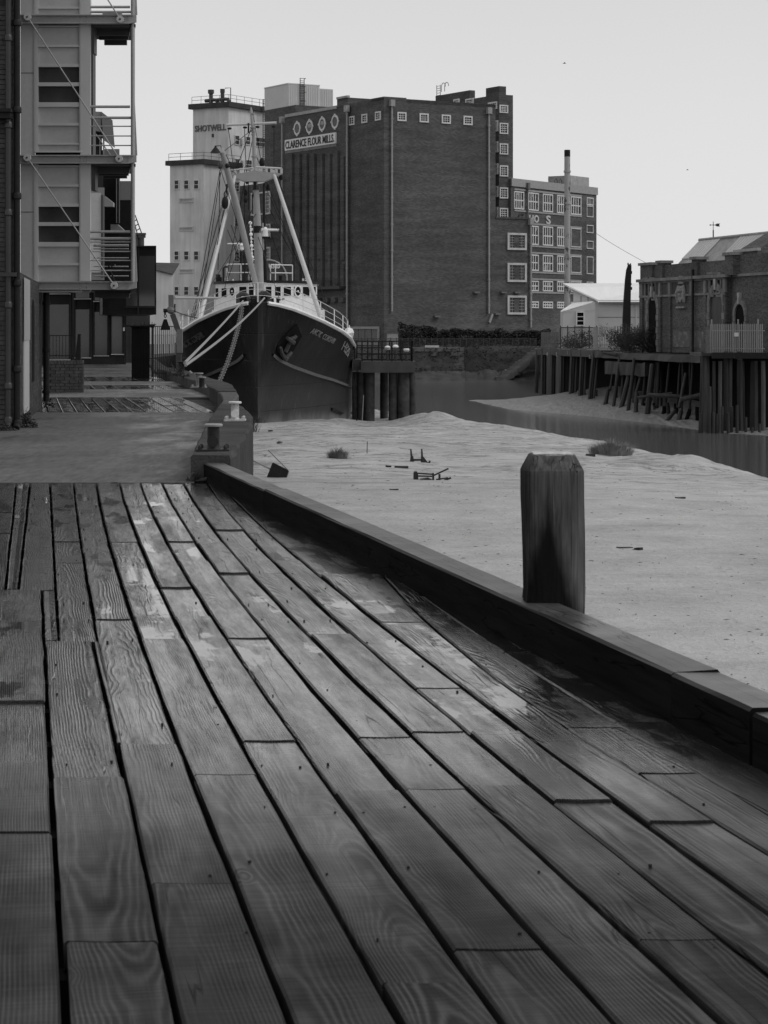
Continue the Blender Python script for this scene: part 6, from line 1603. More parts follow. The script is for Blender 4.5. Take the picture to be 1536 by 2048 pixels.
# ------------------------------------------------------------------ jetty dolphin right of the bow
JY = 129.
jt = thing('concrete_jetty', 'square concrete jetty on thick round piles with iron railing beside the bow', 'jetty', (xat(769, JY), JY, 0))
jx = lambda px, Y=JY: xat(px, Y) - jt.location.x
z0, z1 = zat(745, JY), zat(723, JY)
MB().box(jx(722), jx(831), 0, 4.2, z0, z1).rough(.03, 1.2).build('deck_slab', M['concrete'], jt); MB().box(jx(705), jx(722) - .01, .5, 4.5, z0 + .12, z1 + .12).rough(.03, 1.2).build('deck_slab', M['concrete'], jt)
for px, w, y in ((711, 14, 1.2), (723, 15, .9), (739, 21, .6), (768, 16, 3.6), (786, 18, .6), (807, 24, .5), (824, 15, 1.2)):
    r = w / FPX * (JY + y) / 2; mb = MB().lathe([(r * 1.02, -5.2), (r, -3), (r, -1), (r, z0 + .01)], (jx(px, JY + y), y + r, 0), 16).rough(.02, 2, px); mb.build('pile', grey('jetty pile', .055, .6, 2.2, .8, .3, 8), jt, smooth=True)
zr0, zr1 = z1, zat(683, JY)
def jrail(x0, y0, x1, y1, k):
    for f in (.02, .33, .66, 1.0): MB().tube([(x0, y0, lerp(zr0 + .05, zr1, f)), (x1, y1, lerp(zr0 + .05, zr1, f))], .03, 6).build('rail', M['black_iron'], jt)
    for i in range(k + 1): MB().tube([(lerp(x0, x1, i / k), lerp(y0, y1, i / k), zr0), (lerp(x0, x1, i / k), lerp(y0, y1, i / k), zr1 + .05)], .04, 6).build('rail_post', M['black_iron'], jt)
jrail(jx(724), .2, jx(824), .2, 5); jrail(jx(824), .2, jx(824), 4., 2); jrail(jx(712), 4.2, jx(824), 4., 5); jrail(jx(708), .8, jx(708), 4.3, 2)
for px, py in ((775, 698), (791, 696), (813, 702)):
    y = 2.5; x = jx(px, JY + y); MB().tube([(x, y, zr0), (x, y, zat(py, JY + y))], .09, 8).build('bollard_stem', M['steel_dark'], jt); MB().sphere((x, y, zat(py, JY + y) + .06), .19, 10, 6, (1, 1, .75)).build('bollard_cap', M['hull_white'], jt)
hung = rope('slack rope looped over the jetty pile', pt(727, 790, 128.5), pt(724, 846, 128.5), .025, -.0); hung['group'] = 'ropes hanging on the jetty piles'; hung['label'] = 'thin slack rope hanging down a dark jetty pile beside the hull'
lk = MB(); lk.tube([pt(704, 735, 127.9), pt(707, 790, 127.9), pt(714, 846, 127.9)], .03, 5); o = lk.build('mooring_wire', M['black_iron']); tag(o, 'thin dark wire hanging down between the hull and the jetty', 'wire')
# ------------------------------------------------------------------ left bank: brick pier wall with pipes
bh = thing('brick_warehouse', 'dark brick warehouse corner with cast iron drainpipes at the left edge', 'building', (xat(27, 33.5), 33.5, 0))
lx_ = lambda px, Y: xat(px, Y) - bh.location.x
MB().skbox(-3, -.012, .02, 8.4, 0, 9).build('wall_core', M['mortar'], bh)
# individual bricks on the face (english-looking bond in the visible strip)
bsrc = {}
for w in (.215, .102): bsrc[w] = [MB().box(-w / 2, w / 2, -.012, .05, -.0325, .0325).rough(.004, 20, k + w * 40) for k in range(4)]
bme = {}
cnt = 0
random.seed(4)
for row in range(86):
    z = .04 + row * .075; x = 0.0; first = .102 if row % 2 else .215
    k = 0
    while x > -.30:
        w = first if k == 0 else (.215 if row % 2 or k > 1 else .102)
        key = (w, random.randrange(4))
        if key not in bme: o = bsrc[w][key[1]].build('brick', M['brick_single'], bh); bme[key] = o.data
        else: o = bpy.data.objects.new('brick', bme[key]); COL.objects.link(o); o.parent = bh
        o.location = (x - w / 2, random.uniform(-.006, .006), z); o.rotation_euler = (0, random.uniform(-.006, .006), 0)
        x -= w + .012; k += 1; cnt += 1
MB().skbox(-.004, .0, .0, 2.2, 0, 9).build('return_wall', M['brick_near'], bh)
def pipe(parent, px, Y, z0, z1, r, mat, collars, off=None, name='drainpipe'):
    x = xat(px, Y) - parent.location.x; y = Y - parent.location.y
    o = MB().tube([(x, y, z0), (x, y, z1)], r, 14).build(name, M[mat], parent, smooth=True)
    for py in collars:
        z = zat(py, Y); MB().lathe([(r * 1.1, -.05), (r * 1.42, -.04), (r * 1.42, .03), (r * 1.15, .05)], (x, y, z), 14).build('collar', M[mat], o, smooth=True)
    MB().tube([(x, y, z0), (x, y - .09, z0 - .06)], [r * 1.2, r * 1.1], 12).build('shoe', M[mat], o)
    return o
M['pipe_old'] = grey('old grey pipe paint', .025, .3, 5, .4)
pipe(bh, 16.5, 33.42, .1, 8, .046, 'pipe_old', (76, 250, 425, 610, 772, 840)); pipe(bh, 34, 33.48, .08, 8, .05, 'black_iron', (46, 220, 392, 566, 738, 846))
MB().box(lx_(-30, 33.4), lx_(24, 33.4), -.24, .02, zat(238, 33.4), zat(226, 33.4)).rough(.006, 6).build('stone_ledge', M['black_iron'], bh); MB().box(lx_(-30, 33.4), lx_(26, 33.4), -.30, .02, zat(225.5, 33.4), zat(219, 33.4)).rough(.006, 6).build('stone_ledge', M['black_iron'], bh)
MB().box(lx_(1, 33.4), lx_(33, 33.4), -.16, -.02, zat(553, 33.4), zat(545, 33.4)).build('pipe_bracket', M['pipe_old'], bh)
# side wall under the overhanging block
sw = thing('side_wall', 'brick side wall with arched openings and pale door frame under the overhang', 'wall', (-5.72, 34.6, 0))
w0, w1 = Vector((-5.72, 34.6, 0)), Vector((-6.72, 43.2, 0)); dv = (w1 - w0)
SWP = Plane(sw, (0, 0), (dv.x, dv.y)); 
if SWP.n.x < 0: SWP.n = -SWP.n
LN = dv.length
MB().pbox(SWP, 0, LN, 0, 2.42, -.4, 0).build('wall', M['brick_near'], sw)
def sw_u(px): return SWP.hit(px, 700)[0]
ua, ub = sw_u(46), sw_u(56.5)
d_ = MB().pbox(SWP, ua, ub, .1, 2.0, 0, .02).build('door_frame', M['clad'], sw); MB().pbox(SWP, ua - .1, ub + .1, 0, .16, 0, .05).build('door_step', M['coping'], sw); MB().pbox(SWP, ua - .15, ub + .05, 1.35, 2.36, .021, .03).build('lintel_panel', M['steel_grey'], sw)
u = sw_u(66); top_ = [(u + .5 * cos(t), 1.85 + .22 * sin(t)) for t in [pi - pi * i / 8 for i in range(9)]]
MB().prism([SWP.P(a, z, -.05) for a, z in [(u - .5, .6)] + top_ + [(u + .5, .6)]], SWP.n * .056).build('arched_window', M['matt_black'], sw)
o = MB().tube([SWP.P(sw_u(80), .15, .12), SWP.P(sw_u(80), 2.4, .12)], .06, 12).build('drainpipe', M['black_iron'], sw, smooth=True)
mb = MB()
for z in (.3, 1.1, 2.0): mb.tube([SWP.P(sw_u(80), z, .12), SWP.P(sw_u(80), z + .06, .12)], .08, 12)
mb.build('collar', M['black_iron'], o)

# ---- white clad apartment block overhanging the path
BY = 42.
ab = thing('apartment_block', 'pale panelled apartment block with steel beams, tie rods and river balconies', 'building', (xat(42, BY), BY, 0))
AP = Plane(ab, (0, 0), (1, 0)); az = lambda py, Y=BY: zat(py, Y); ax = lambda px, Y=BY: xat(px, Y) - ab.location.x
xE = ax(181); x0_ = ax(41)
zbot = az(562)
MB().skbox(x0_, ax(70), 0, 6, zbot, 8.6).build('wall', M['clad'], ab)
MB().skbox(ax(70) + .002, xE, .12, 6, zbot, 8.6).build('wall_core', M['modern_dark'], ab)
MB().box(ax(161), xE, -.03, .11, zbot, 8.6).build('corner_column', M['clad_seam'], ab)
MB().box(ax(67.6), ax(70.4), -.015, .02, zbot, 8.6).build('cladding_joint', M['clad_seam'], ab)
# joints in the plain panel
for py in (146, 424): MB().box(x0_ + .01, ax(67.4), -.004, .0, az(py) - .006, az(py) + .006).build('cladding_joint', M['steel_dark'], ab)
pa_, pb_ = ax(76.5), ax(158.5)
for s, dy in ((0, 0), (1, 279.5), (-1, -272)):
    b = lambda z: dy + z * .2604      # rows read off the middle storey
    for za, zb4, kind in ((210, 342, 0), (362, 490, 0), (515, 632, 1), (662, 785, 1), (822, 944, 0), (966, 1096, 0)):
        z1, z0 = az(b(za)), az(b(zb4))
        if z0 > 8.5: continue
        if kind == 0:
            o = MB().box(pa_, pb_, .03, .1, z0, z1).build('infill_panel', M['clad'], ab)
        else:
            o = MB().box(pa_ - .02, pb_ + .02, .06, .09, z0 - .02, z1 + .02).build('window_pane', M['glass_block'], ab)
            if kind: 
                MB().box(lerp(pa_, pb_, .12), lerp(pa_, pb_, .97), .9, .95, z0 + .02, z1 - .1).build('blind', M['clad'], o) if s == 0 else None
    for za, zb4 in ((196, 209), (343, 361), (491, 514), (633, 661), (786, 821), (945, 965), (1097, 1112)):
        z1, z0 = az(b(za)), az(b(zb4)); MB().box(pa_ - .03, pb_ + .03, -.01, .09, z0, z1).build('transom', M['clad_seam'], ab)
    MB().box(pa_ - .04, pb_ + .04, .03, .1, az(b(1158)), az(b(1113))).build('infill_panel', M['clad'], ab)
    MB().box(pa_ - .05, pb_ + .05, -.06, .1, az(b(1172)), az(b(1159))).build('sill', M['clad_seam'], ab)
    for a, c in ((70.5, 76.3), (158.8, 160.9)): MB().box(ax(a), ax(c), -.02, .11, az(b(1172)), az(b(190))).build('jamb', M['clad_seam'], ab)
# floor beams with flanges, balcony platforms, rods and discs
for i, (pt_, pb2) in enumerate(((31, 49), (311, 328), (563, 579.5))):
    z1, z0 = az(pt_), az(pb2); xe = ax(258)
    bm_ = MB().box(ax(40), xe, -.10, -.04, z0 + .02, z1 - .02).build('floor_beam', M['steel_grey'], ab)
    MB().box(ax(39), xe + .1, -.16, .0, z1 - .02, z1).build('beam_flange', M['steel_grey'], bm_); MB().box(ax(39), xe, -.15, .0, z0, z0 + .02).build('beam_flange', M['steel_grey'], bm_)
    for px in (163, 176): 
        for py in (pt_ + 4, pb2 - 4): MB().sphere((ax(px), -.11, az(py)), .018, 6, 4).build('bolt', M['steel_grey'], bm_)
    MB().skbox(ax(183), ax(262), -.03, 2.0, z1 - .05, z1 - .0, -.155).build('balcony_deck', M['steel_dark'], ab)
    MB().skbox(ax(183), ax(262), .0, 2.0, z0 - .02, z0 + .03, -.155).build('balcony_soffit', M['steel_dark'], ab)
    for yb_ in (.5, 1.1, 1.9): MB().box(ax(183), ax(261) - .155 * yb_, yb_, yb_ + .09, z0 - .14, z0 - .021).build('joist', M['steel_dark'], ab)
    MB().prism([(ax(258), -.12, z1), (ax(274), -.12, z1), (ax(274), -.12, z0 + .03), (ax(258), -.12, z0)], (0, .06, 0)).build('end_bracket', M['steel_grey'], ab)
    MB().skbox(ax(262), ax(272), -.05, 1.9, z0 - .05, z0, -.155).build('edge_beam', M['steel_dark'], ab)
z_rail = lambda py: az(py)
post_x = ax(266)
MB().tube([(post_x, -.02, az(563)), (post_x, -.02, 8.6)], .04, 10).build('balcony_post', M['steel_grey'], ab, smooth=True)
MB().prism([(post_x + .04, -.03, az(30)), (post_x + .05, -.03, az(-60)), (post_x + .085, -.03, az(30))], (0, .03, 0)).build('post_fin', M['steel_grey'], ab)
for za_, zb_ in ((311, 200), (563, 430)): MB().prism([(post_x + .035, -.03, az(za_)), (post_x + .035, -.03, az(zb_)), (post_x + .085, -.03, az(za_))], (0, .03, 0)).build('post_fin', M['steel_grey'], ab)
for rows_, y0 in (((213.5, 235.6, 252.6, 272, 291), 0), ((463.5, 477, 484, 503, 521, 541), 0), ((14, 24), 0)):
    for i, py in enumerate(rows_):
        r = .026 if i < 2 else .012; x1_ = ax(260) if i == 0 else post_x
        MB().tube([(xE - .02, .0, az(py)), (x1_, .0, az(py))], r, 8).build('rail', M['steel_grey'], ab, smooth=True)
        if y0 == 0 and py > 400: MB().tube([(xE - .2, 1.95, az(py + 6)), (post_x - .31, 1.95, az(py + 6))], r, 8).build('rail', M['steel_grey'], ab, smooth=True)
discs = ((58.5, 37), (243, 41.5), (58, 317), (241, 319), (231, 571.5))
def rod(a, b, r=.013): return MB().tube([(ax(a[0]), -.2, az(a[1])), (ax(b[0]), -.2, az(b[1]))], r, 8).build('tie_rod', M['steel_grey'], ab, smooth=True)
rod(discs[0], discs[3]); rod(discs[2], discs[4]); rod((190, -42), discs[1])
for px, py in discs:
    o = MB().tube([(ax(px), -.24, az(py)), (ax(px), -.15, az(py))], .068, 18).build('rod_disc', M['clad_seam'], ab, smooth=True); MB().sphere((ax(px), -.245, az(py)), .02, 8, 5).build('bolt', M['steel_dark'], o)
MB().tube([(ax(186) - .2, 1.95, az(250)), (ax(232) - .2, 1.95, az(316))], .012, 6).build('tie_rod', M['steel_grey'], ab)
# bay brackets on the river side of the block
for pa2, pb2, ya2, yb2 in ((181.2, 187, 50, 105), (181.2, 184.5, 105, 310), (181.2, 189, 328, 380)): MB().box(ax(pa2), ax(pb2), .1, .5, az(yb2), az(ya2)).build('side_return', M['steel_dark'], ab)
# balcony furniture: folding stool and small tables
stl = thing('folding_stool', 'small folding stool standing on the lower balcony', 'stool', (xat(219, 43.2), 43.2, az(562)))
mb = MB(); h = (562 - 526) / FPX * 43.2
MB().box(-.09, .11, -.09, .09, h - .03, h).build('seat', M['black_iron'], stl)
for a, b in ((-.02, .11), (.05, -.03)):
    for y in (-.07, .07): MB().tube([(a, y, h - .02), (b, y, .0)], .008, 5).build('leg', M['black_iron'], stl)
tbx = thing('planter_box', 'dark planter box hanging at the edge of the top balcony', 'planter', (xat(226, 43.), 43., az(30)))
MB().prism([(-.18, -.12, .14), (.18, -.12, .14), (.15, -.12, 0), (-.15, -.12, 0)], (0, .24, 0)).build('box', M['black_iron'], tbx); MB().box(-.19, .19, -.13, .13, .14, .155).build('rim', M['steel_dark'], tbx)

# ---- dark modern houses beyond, seen through the balconies
mh = thing('terrace_houses', 'dark modern riverside houses with bays and tall glazing behind the balconies', 'houses', (xat(180, 70), 70, 0))
X_ = lambda px, Y: xat(px, Y) - mh.location.x
def mbox(px0, px1, py0_, py1_, Y, dep, mat, name): return MB().skbox(X_(px0, Y), X_(px1, Y), Y - 70, Y - 70 + dep, zat(py1_, Y), zat(py0_, Y)).build(name, M[mat], mh)
mbox(88, 207, 300, 560, 72, 12, 'modern_dark', 'house_wall'); mbox(120, 204, 262, 299.5, 72.3, 11, 'black_iron', 'upper_wall')
MB().prism([(X_(184, 72), 1.6, zat(262, 72)), (X_(206, 72), 1.6, zat(266, 72)), (X_(206, 72), 1.6, zat(226, 72)), (X_(184, 72), 1.6, zat(225, 72))], (0, .5, 0)).build('dormer', M['modern_grey'], mh)
MB().prism([(X_(206.2, 72), 1.5, zat(226, 72)), (X_(211, 72), 1.5, zat(283, 72)), (X_(206.2, 72), 1.5, zat(276, 72))], (0, 3, 0)).build('dormer_cheek', M['black_iron'], mh)
for a, b in ((199, 201), (206, 209)): mbox(a, b, 268, 330, 71.9, .08, 'modern_grey', 'mullion')
mbox(208, 240, 344, 560, 76, 10, 'black_iron', 'house_wall'); mbox(209, 239, 298, 316, 76, 8, 'modern_grey', 'roof_box')
mbox(240.2, 264, 362, 400, 80, 6, 'modern_grey', 'roof_box'); mbox(240.2, 268, 400.5, 560, 80, 8, 'black_iron', 'house_wall')
mbox(232, 240, 345, 445, 75.4, .5, 'modern_dark', 'bay_side')
for a, b in ((232.3, 234), (237.8, 239.8)): mbox(a, b, 345, 446, 75.3, .1, 'modern_grey', 'mullion')
MB().prism([(X_(222, 75.5), 5.4, zat(449, 75.5)), (X_(236, 75.5), 5.4, zat(449, 75.5)), (X_(252, 75.5), 5.4, zat(464, 75.5)), (X_(222, 75.5), 5.4, zat(464, 75.5))], (0, .4, 0)).build('canopy', M['modern_grey'], mh)
MB().prism([(X_(209, 71.5), 1.5, zat(392, 71.5)), (X_(226, 71.5), 1.5, zat(405, 71.5)), (X_(226, 71.5), 1.5, zat(413, 71.5)), (X_(209, 71.5), 1.5, zat(413, 71.5))], (0, .4, 0)).build('canopy', M['modern_grey'], mh)
# pale door-height bay with frame
mbox(178, 209, 375, 560, 66, .3, 'modern_grey', 'bay_frame'); o = mbox(181.5, 202, 386, 545, 65.95, .04, 'clad', 'bay_panel'); mbox(203, 205.5, 390, 555, 65.9, .08, 'steel_dark', 'mullion')
# ground floor glazing
for a, b, ya, yb, Y in ((92, 142, 609, 719, 78), (150, 183, 619, 715, 86), (188, 219, 624, 711, 92), (222, 249, 627, 708, 98)):
    f = mbox(a - 2, b + 3, 560, yb + 4, Y, .5, 'modern_dark', 'bay'); 
    p = MB().box(X_(a + 8 if a == 92 else a, Y), X_(b - 4, Y), Y - 70 - .06, Y - 70 - .01, zat(yb, Y), zat(ya, Y)).build('glazing', M['glass_facade'], f)
    MB().box(X_(a, Y), X_(b, Y), Y - 70 - .14, Y - 70 - .005, zat(yb + 1.5, Y), zat(yb, Y)).build('sill', M['clad_seam'], f); MB().box(X_(a, Y), X_(b, Y), Y - 70 - .3, Y - 70 - .005, zat(ya - 20, Y), zat(ya - 22, Y)).build('canopy_edge', M['clad_seam'], f)
    for q in (a - 2, b - 3): MB().box(X_(q, Y), X_(q + 3.5, Y), Y - 70 - .1, Y - 70, zat(yb + 4, Y), zat(560, Y)).build('mullion', M['modern_dark'], f)
    MB().box(X_(a + 1, Y), X_(b - 4, Y), Y - 70 - .06, Y - 70 - .01, zat(ya - 23, Y), zat(566, Y)).build('upper_glazing', M['glass_facade'], f)
mbox(78, 252, 712, 735, 99, 4, 'modern_dark', 'plinth'); mbox(60, 250, 555, 735, 100, 4, 'modern_dark', 'rear_wall'); mbox(248, 300, 631, 740, 104, 2, 'concrete', 'yard_wall')
# cantilevered glass box
gx = thing('glass_box', 'dark glass bay box cantilevered over the quay beside the houses', 'building', (xat(250, 88), 88, 0))
G = lambda px: xat(px, 88) - gx.location.x
MB().skbox(G(205), G(312.5), 0, 9, zat(629, 88), zat(494, 88)).build('shell', M['black_iron'], gx)
for a, b in ((252, 275), (278.5, 309.5)): MB().box(G(a), G(b), -.05, .02, zat(612, 88), zat(512, 88)).build('pane', M['glass_facade'], gx)
MB().box(G(275.2), G(278.3), -.09, .02, zat(629, 88), zat(496, 88)).build('mullion', M['modern_dark'], gx); MB().box(G(248), G(311), -.07, .02, zat(616, 88), zat(612.5, 88)).build('transom', M['modern_dark'], gx)
MB().skbox(G(205), G(313), -.1, 9, zat(494, 88), zat(491.5, 88)).build('roof_edge', M['modern_dark'], gx)
# harbour crane behind
cr_ = thing('dock_crane', 'small dark harbour crane with lattice jib behind the glass box', 'crane', (xat(283, 130), 130, 0))
C_ = lambda px, py: pt(px, py, 130) - cr_.location
mb = MB(); mb.tube([C_(283, 520), C_(283, 470)], .16, 8); mb.tube([C_(275, 520), C_(271, 470)], .2, 6); mb.build('tower', M['steel_dark'], cr_)
mb = MB(); mb.cbox(C_(278, 468), .8, .4, .12); mb.cbox(C_(284, 473), .4, .35, .15); mb.build('platform', M['steel_dark'], cr_)
mb = MB(); mb.tube([C_(270, 430), C_(283, 466)], .035, 5); mb.tube([C_(266, 434), C_(275, 470)], .035, 5)
for k in range(5): mb.tube([C_(lerp(270, 283, k / 4), lerp(430, 466, k / 4)), C_(lerp(266, 275, k / 4), lerp(434, 470, k / 4))], .03, 4)
mb.build('lattice_jib', M['steel_dark'], cr_)

# ---- low brick wall with railing
LWY = 53.7
lw = thing('low_brick_wall', 'low dark brick garden wall with iron railing on top beside the path', 'wall', (xat(166, LWY), LWY, 0))
wx0 = xat(88, LWY) - xat(166, LWY); hgt = zat(727, LWY)
MB().box(wx0, -.005, .015, .22, 0, hgt).build('wall_core', M['mortar'], lw)
src = MB().box(-.107, .107, -.012, .03, -.0325, .0325).rough(.003, 20).build('brick', M['brick_single'], lw); first = True; r_ = 0
z = .0375
while z < hgt - .05:
    x = -.107 - (.11 if r_ % 2 else 0)
    if r_ % 2:
        h = MB().box(-.05, .05, -.012, .03, -.0325, .0325).build('brick', M['brick_single'], lw); h.location = (-.05, random.uniform(-.004, .004), z)
    while x > wx0 + .1:
        o = src if first else inst(src, lw, (0, 0, 0)); first = False; o.location = (x, random.uniform(-.005, .005), z); x -= .225
    z += .0755; r_ += 1
n_ = int(-wx0 / .078)
for k in range(n_): MB().box(-.035, .035, -.02, .22, -.05, .05).build('coping_brick', M['brick_single'], lw).location = (-.04 - k * .078, 0, hgt + .03)
rz0, rz1 = hgt + .08, zat(672, LWY)
for k in range(9): MB().tube([(wx0 + .05 + k * .078, .1, rz0 + .05), (wx0 + .05 + k * .078, .1, rz1)], .008, 5).build('railing_bar', M['black_iron'], lw)
for z in (rz0 + .1, rz1): MB().box(wx0, -.22, .085, .115, z, z + .022).build('railing_rail', M['black_iron'], lw)
MB().prism([(-.2, .02, hgt + .08), (-.06, .02, hgt + .08), (-.06, .02, zat(668, LWY)), (-.13, .02, zat(668, LWY))], (0, .14, 0)).build('end_post', M['black_iron'], lw)

# ---- black gate, bar fence and davit by the quay edge
GY = 70.
gt = thing('iron_gate', 'tall solid black iron gate with spiked top standing across the quay', 'gate', (xat(262, GY), GY, 0))
gz = lambda py, Y=GY: zat(py, Y)
g = lambda px, Y=GY: xat(px, Y) - gt.location.x
for k in range(13):
    a, b = lerp(g(263), g(299), k / 13), lerp(g(263), g(299), (k + 1) / 13); MB().box(a + .002, b - .002, -.01 * (k % 2), .04, gz(757), gz(655) + .01 * (k % 3)).build('board', M['matt_black'], gt)
for k in range(22):
    x = lerp(g(263), g(308), k / 21); mb = MB(); mb.tube([(x, -.02, gz(655)), (x + random.uniform(-.06, .06), random.uniform(-.15, .1), gz(655) + random.uniform(.08, .22))], [.02, .004], 4); mb.tube([(x, 0, gz(652)), (x + .07, .05, gz(648))], [.02, .004], 4); mb.build('spike', M['black_iron'], gt)
MB().tube([(g(261), -.05, gz(652)), (g(309), -.05, gz(651))], .05, 6).rough(.02, 5).build('top_roller', M['black_iron'], gt); MB().box(g(303), g(306), -.03, .05, gz(755), gz(650)).build('gate_post', M['black_iron'], gt)
for k in range(6): MB().box(g(248, 74) + k * .045, g(248, 74) + k * .045 + .02, 4, 4.03, zat(724, 74), zat(655, 74)).build('side_bar', M['black_iron'], gt)
MB().box(g(247, 74), g(262, 74), 4.0, 4.04, zat(654, 74), zat(650, 74)).build('side_rail', M['black_iron'], gt)
MB().box(g(246, 73.9), g(249, 73.9), 3.9, 3.98, zat(662, 73.9), zat(655, 73.9)).build('notice', M['clad'], gt)
bf = thing('bar_fence', 'black vertical bar fence between the gate and the davit', 'fence', (xat(306, 69), 69, 0)); f_ = lambda px, Y=69: xat(px, Y) - bf.location.x
for k in range(12): MB().tube([(f_(307 + k * 4.1), 0, zat(757 - k * .2, 69)), (f_(307 + k * 4.1), 0, zat(652, 69))], .011, 5).build('bar', M['black_iron'], bf)
for py in (653.5, 747): MB().box(f_(305), f_(353), -.015, .015, zat(py, 69), zat(py - 1.6, 69)).build('rail', M['black_iron'], bf)
DY = 67.
M['davit'] = grey('davit paint', .13, .2, 3, .5)
dv_ = thing('davit', 'grey painted quay davit post with hook and hanging bell weight', 'davit', (xat(358, DY), DY, .2)); D = lambda px, py: pt(px, py, DY) - dv_.location
MB().cbox((D(357.5, 725)), .16, .16, (760 - 690) / FPX * DY).build('post', M['steel_dark'], dv_); MB().cbox(D(359.5, 682), .17, .2, .72).build('sleeve', M['davit'], dv_)
MB().beam(D(357, 662), D(345, 628), .14, .16).build('arm', M['steel_dark'], dv_); MB().beam(D(342.5, 625), D(342, 590), .15, .16).build('mast_head', M['davit'], dv_); MB().sphere(D(342, 620), .13, 10, 6).build('pivot', M['davit'], dv_)
mb = MB(); mb.tube([D(327, 621), D(351, 621)], .06, 8); mb.tube([D(330, 624), D(330, 629)], .03, 6); c = D(330.5, 632); mb.tube([c + Vector((.035 * cos(t), 0, .05 * sin(t))) for t in [2 * pi * k / 10 for k in range(11)]], .014, 5); mb.tube([D(349, 622), D(350, 608)], .025, 5); mb.build('hook', M['black_iron'], dv_)
MB().lathe([(.15, 0), (.13, .08), (.07, .26), (.045, .33)], D(330.5, 660), 12).build('bell_weight', M['matt_black'], dv_)
rp = MB().tube([D(351, 623), D(372, 631), D(395, 636)], .015, 5).build('stay_rope', M['steel_dark'], dv_)
pb = MB().tube([pt(348, 595.5, DY), pt(440, 596, 118)], [.045, .06], 8).build('gangway_spar', M['mast_paint']); tag(pb, 'pale horizontal spar reaching from the davit head towards the ship', 'spar')
# pale gangway panels behind the bar fence
gw = thing('gangway', 'pale slatted gangway side seen behind the bar fence', 'gangway', (xat(308, 76), 76, 0))
for k in range(7): MB().box(xat(309 + k * 6, 76) - gw.location.x, xat(313 + k * 6, 76) - gw.location.x, 0, .04, zat(708 - k * .4, 76), zat(671, 76)).build('slat', M['clad'], gw)
MB().box(0, xat(352, 76) - gw.location.x, .05, .09, zat(672, 76), zat(669, 76)).build('rail', M['clad'], gw)

# ------------------------------------------------------------------ bollards
def bollard(label, px, Y, z0, r, h, cap, mats, base=True, disc=False, lean=0):
    t = thing('bollard', label, 'bollard', (xat(px, Y), Y, z0), 0, 'mooring bollards on the coping'); a, b = mats
    MB().lathe([(r * 1.25, 0), (r * 1.02, h * .08), (r, h * .2), (r, h * .9), (r * 1.1, h * .97)], (0, 0, .02), 18).build('shaft', M[a], t, smooth=True)
    MB().lathe([(r * cap * .95, 0), (r * cap, .008), (r * cap, .02), (r * cap * .9, .028)], (0, 0, h), 18).build('cap', M[b], t, smooth=True)
    if base:
        MB().box(-r * 2.7, r * 2.7, -r * 2.4, r * 2.4, 0, .025).rough(.004, 9).build('base_plate', M[a], t)
        for sx in (-1, 1):
            for sy in (-1, 1): MB().lathe([(.02, 0), (.02, .03), (.012, .045)], (sx * r * 2.1, sy * r * 1.8, .025), 8).build('bolt', M[a], t)
    if disc: MB().tube([(0, -r * 1.0, h * .42), (0, -r * 1.35, h * .42)], r * .95, 16).build('lug', M[b if disc == 1 else a], t, smooth=True)
    return t
M['bollard_dark'] = grey('rusted dark bollard', .02, .4, 9, .6, .3, 40); M['bollard_white'] = grey('chipped white bollard', .42, .65, 22, .55, .3, 30)
M['bollard_grey'] = grey('weathered pale bollard', .26, .35, 10, .7, .3, 40)
bollard('black cylindrical bollard with pale flat cap nearest the boardwalk', 427, 22.7, .26, .063, .255, 1.5, ('bollard_dark', 'galv'), True, 2)
bollard('chipped white bollard with round disc on the coping corner', 470, 30.3, .262, .055, .24, 1.65, ('bollard_white', 'white_paint'), True, 1)
bollard('pale weathered bollard standing behind a shorter dark one', 397.5, 48.5, .25, .065, .3, 1.6, ('bollard_grey', 'bollard_grey'), True)
bollard('short dark bollard with pale cap in front of the pale one', 403.5, 47.6, .25, .062, .23, 1.5, ('bollard_dark', 'bollard_grey'), False)
bollard('dark bollard holding both mooring ropes near the davit', 362.5, 60.5, .26, .09, .38, 1.5, ('bollard_dark', 'bollard_dark'), True)
wp = MB().tube([pt(379, 742, 60.), pt(384, 747, 60)], .03, 6).build('rope_end', M['rope']); tag(wp, 'frayed pale rope end sticking out beside the roped bollard', 'rope')
# flotsam at the coping foot: torn pale litter
lt = MB().add([(-.12, 0, .012), (-.02, -.05, .05), (.06, .03, .02), (.15, .0, .06), (.03, .06, .03)], [(0, 1, 2), (2, 1, 3), (2, 3, 4), (0, 2, 4)]).build('plastic_litter', M['hull_white']); lt.location = gp(413, 965, 0) + Vector((0, .05, 0)); tag(lt, 'crumpled white plastic scrap at the foot of the coping end', 'litter')

# ------------------------------------------------------------------ plants at wall feet and on the mud
def tuft(name, label, cat, c, r, h, n_, mat='foliage_dry', seed=0, wdt=.008, group=None):
    random.seed(seed); t = thing(name, label, cat, c, 0, group); mb = MB()
    for _ in range(n_):
        a = random.uniform(0, 2 * pi); q = r * sqrt(random.random()); b = Vector((q * cos(a), q * sin(a) * .7, -.02)); hh = h * random.uniform(.45, 1.1) * (1 - .4 * q / r)
        d = Vector((cos(a), sin(a), 0)) * (.25 + random.random() * .5) * hh * (q / r + .25) + Vector((random.gauss(0, .1) * hh, 0, 0)); s = Vector((-sin(a), cos(a), 0)) * wdt * random.uniform(.6, 1.5)
        p1 = b + d * .35 + Vector((0, 0, hh * .6)); p2 = b + d + Vector((0, 0, hh)) - Vector((0, 0, .25 * d.length))
        mb.add([b - s, b + s, p1 + s * .8, p1 - s * .8, p2], [(0, 1, 2, 3), (3, 2, 4)])
    mb.build('blades', M[mat], t); return t
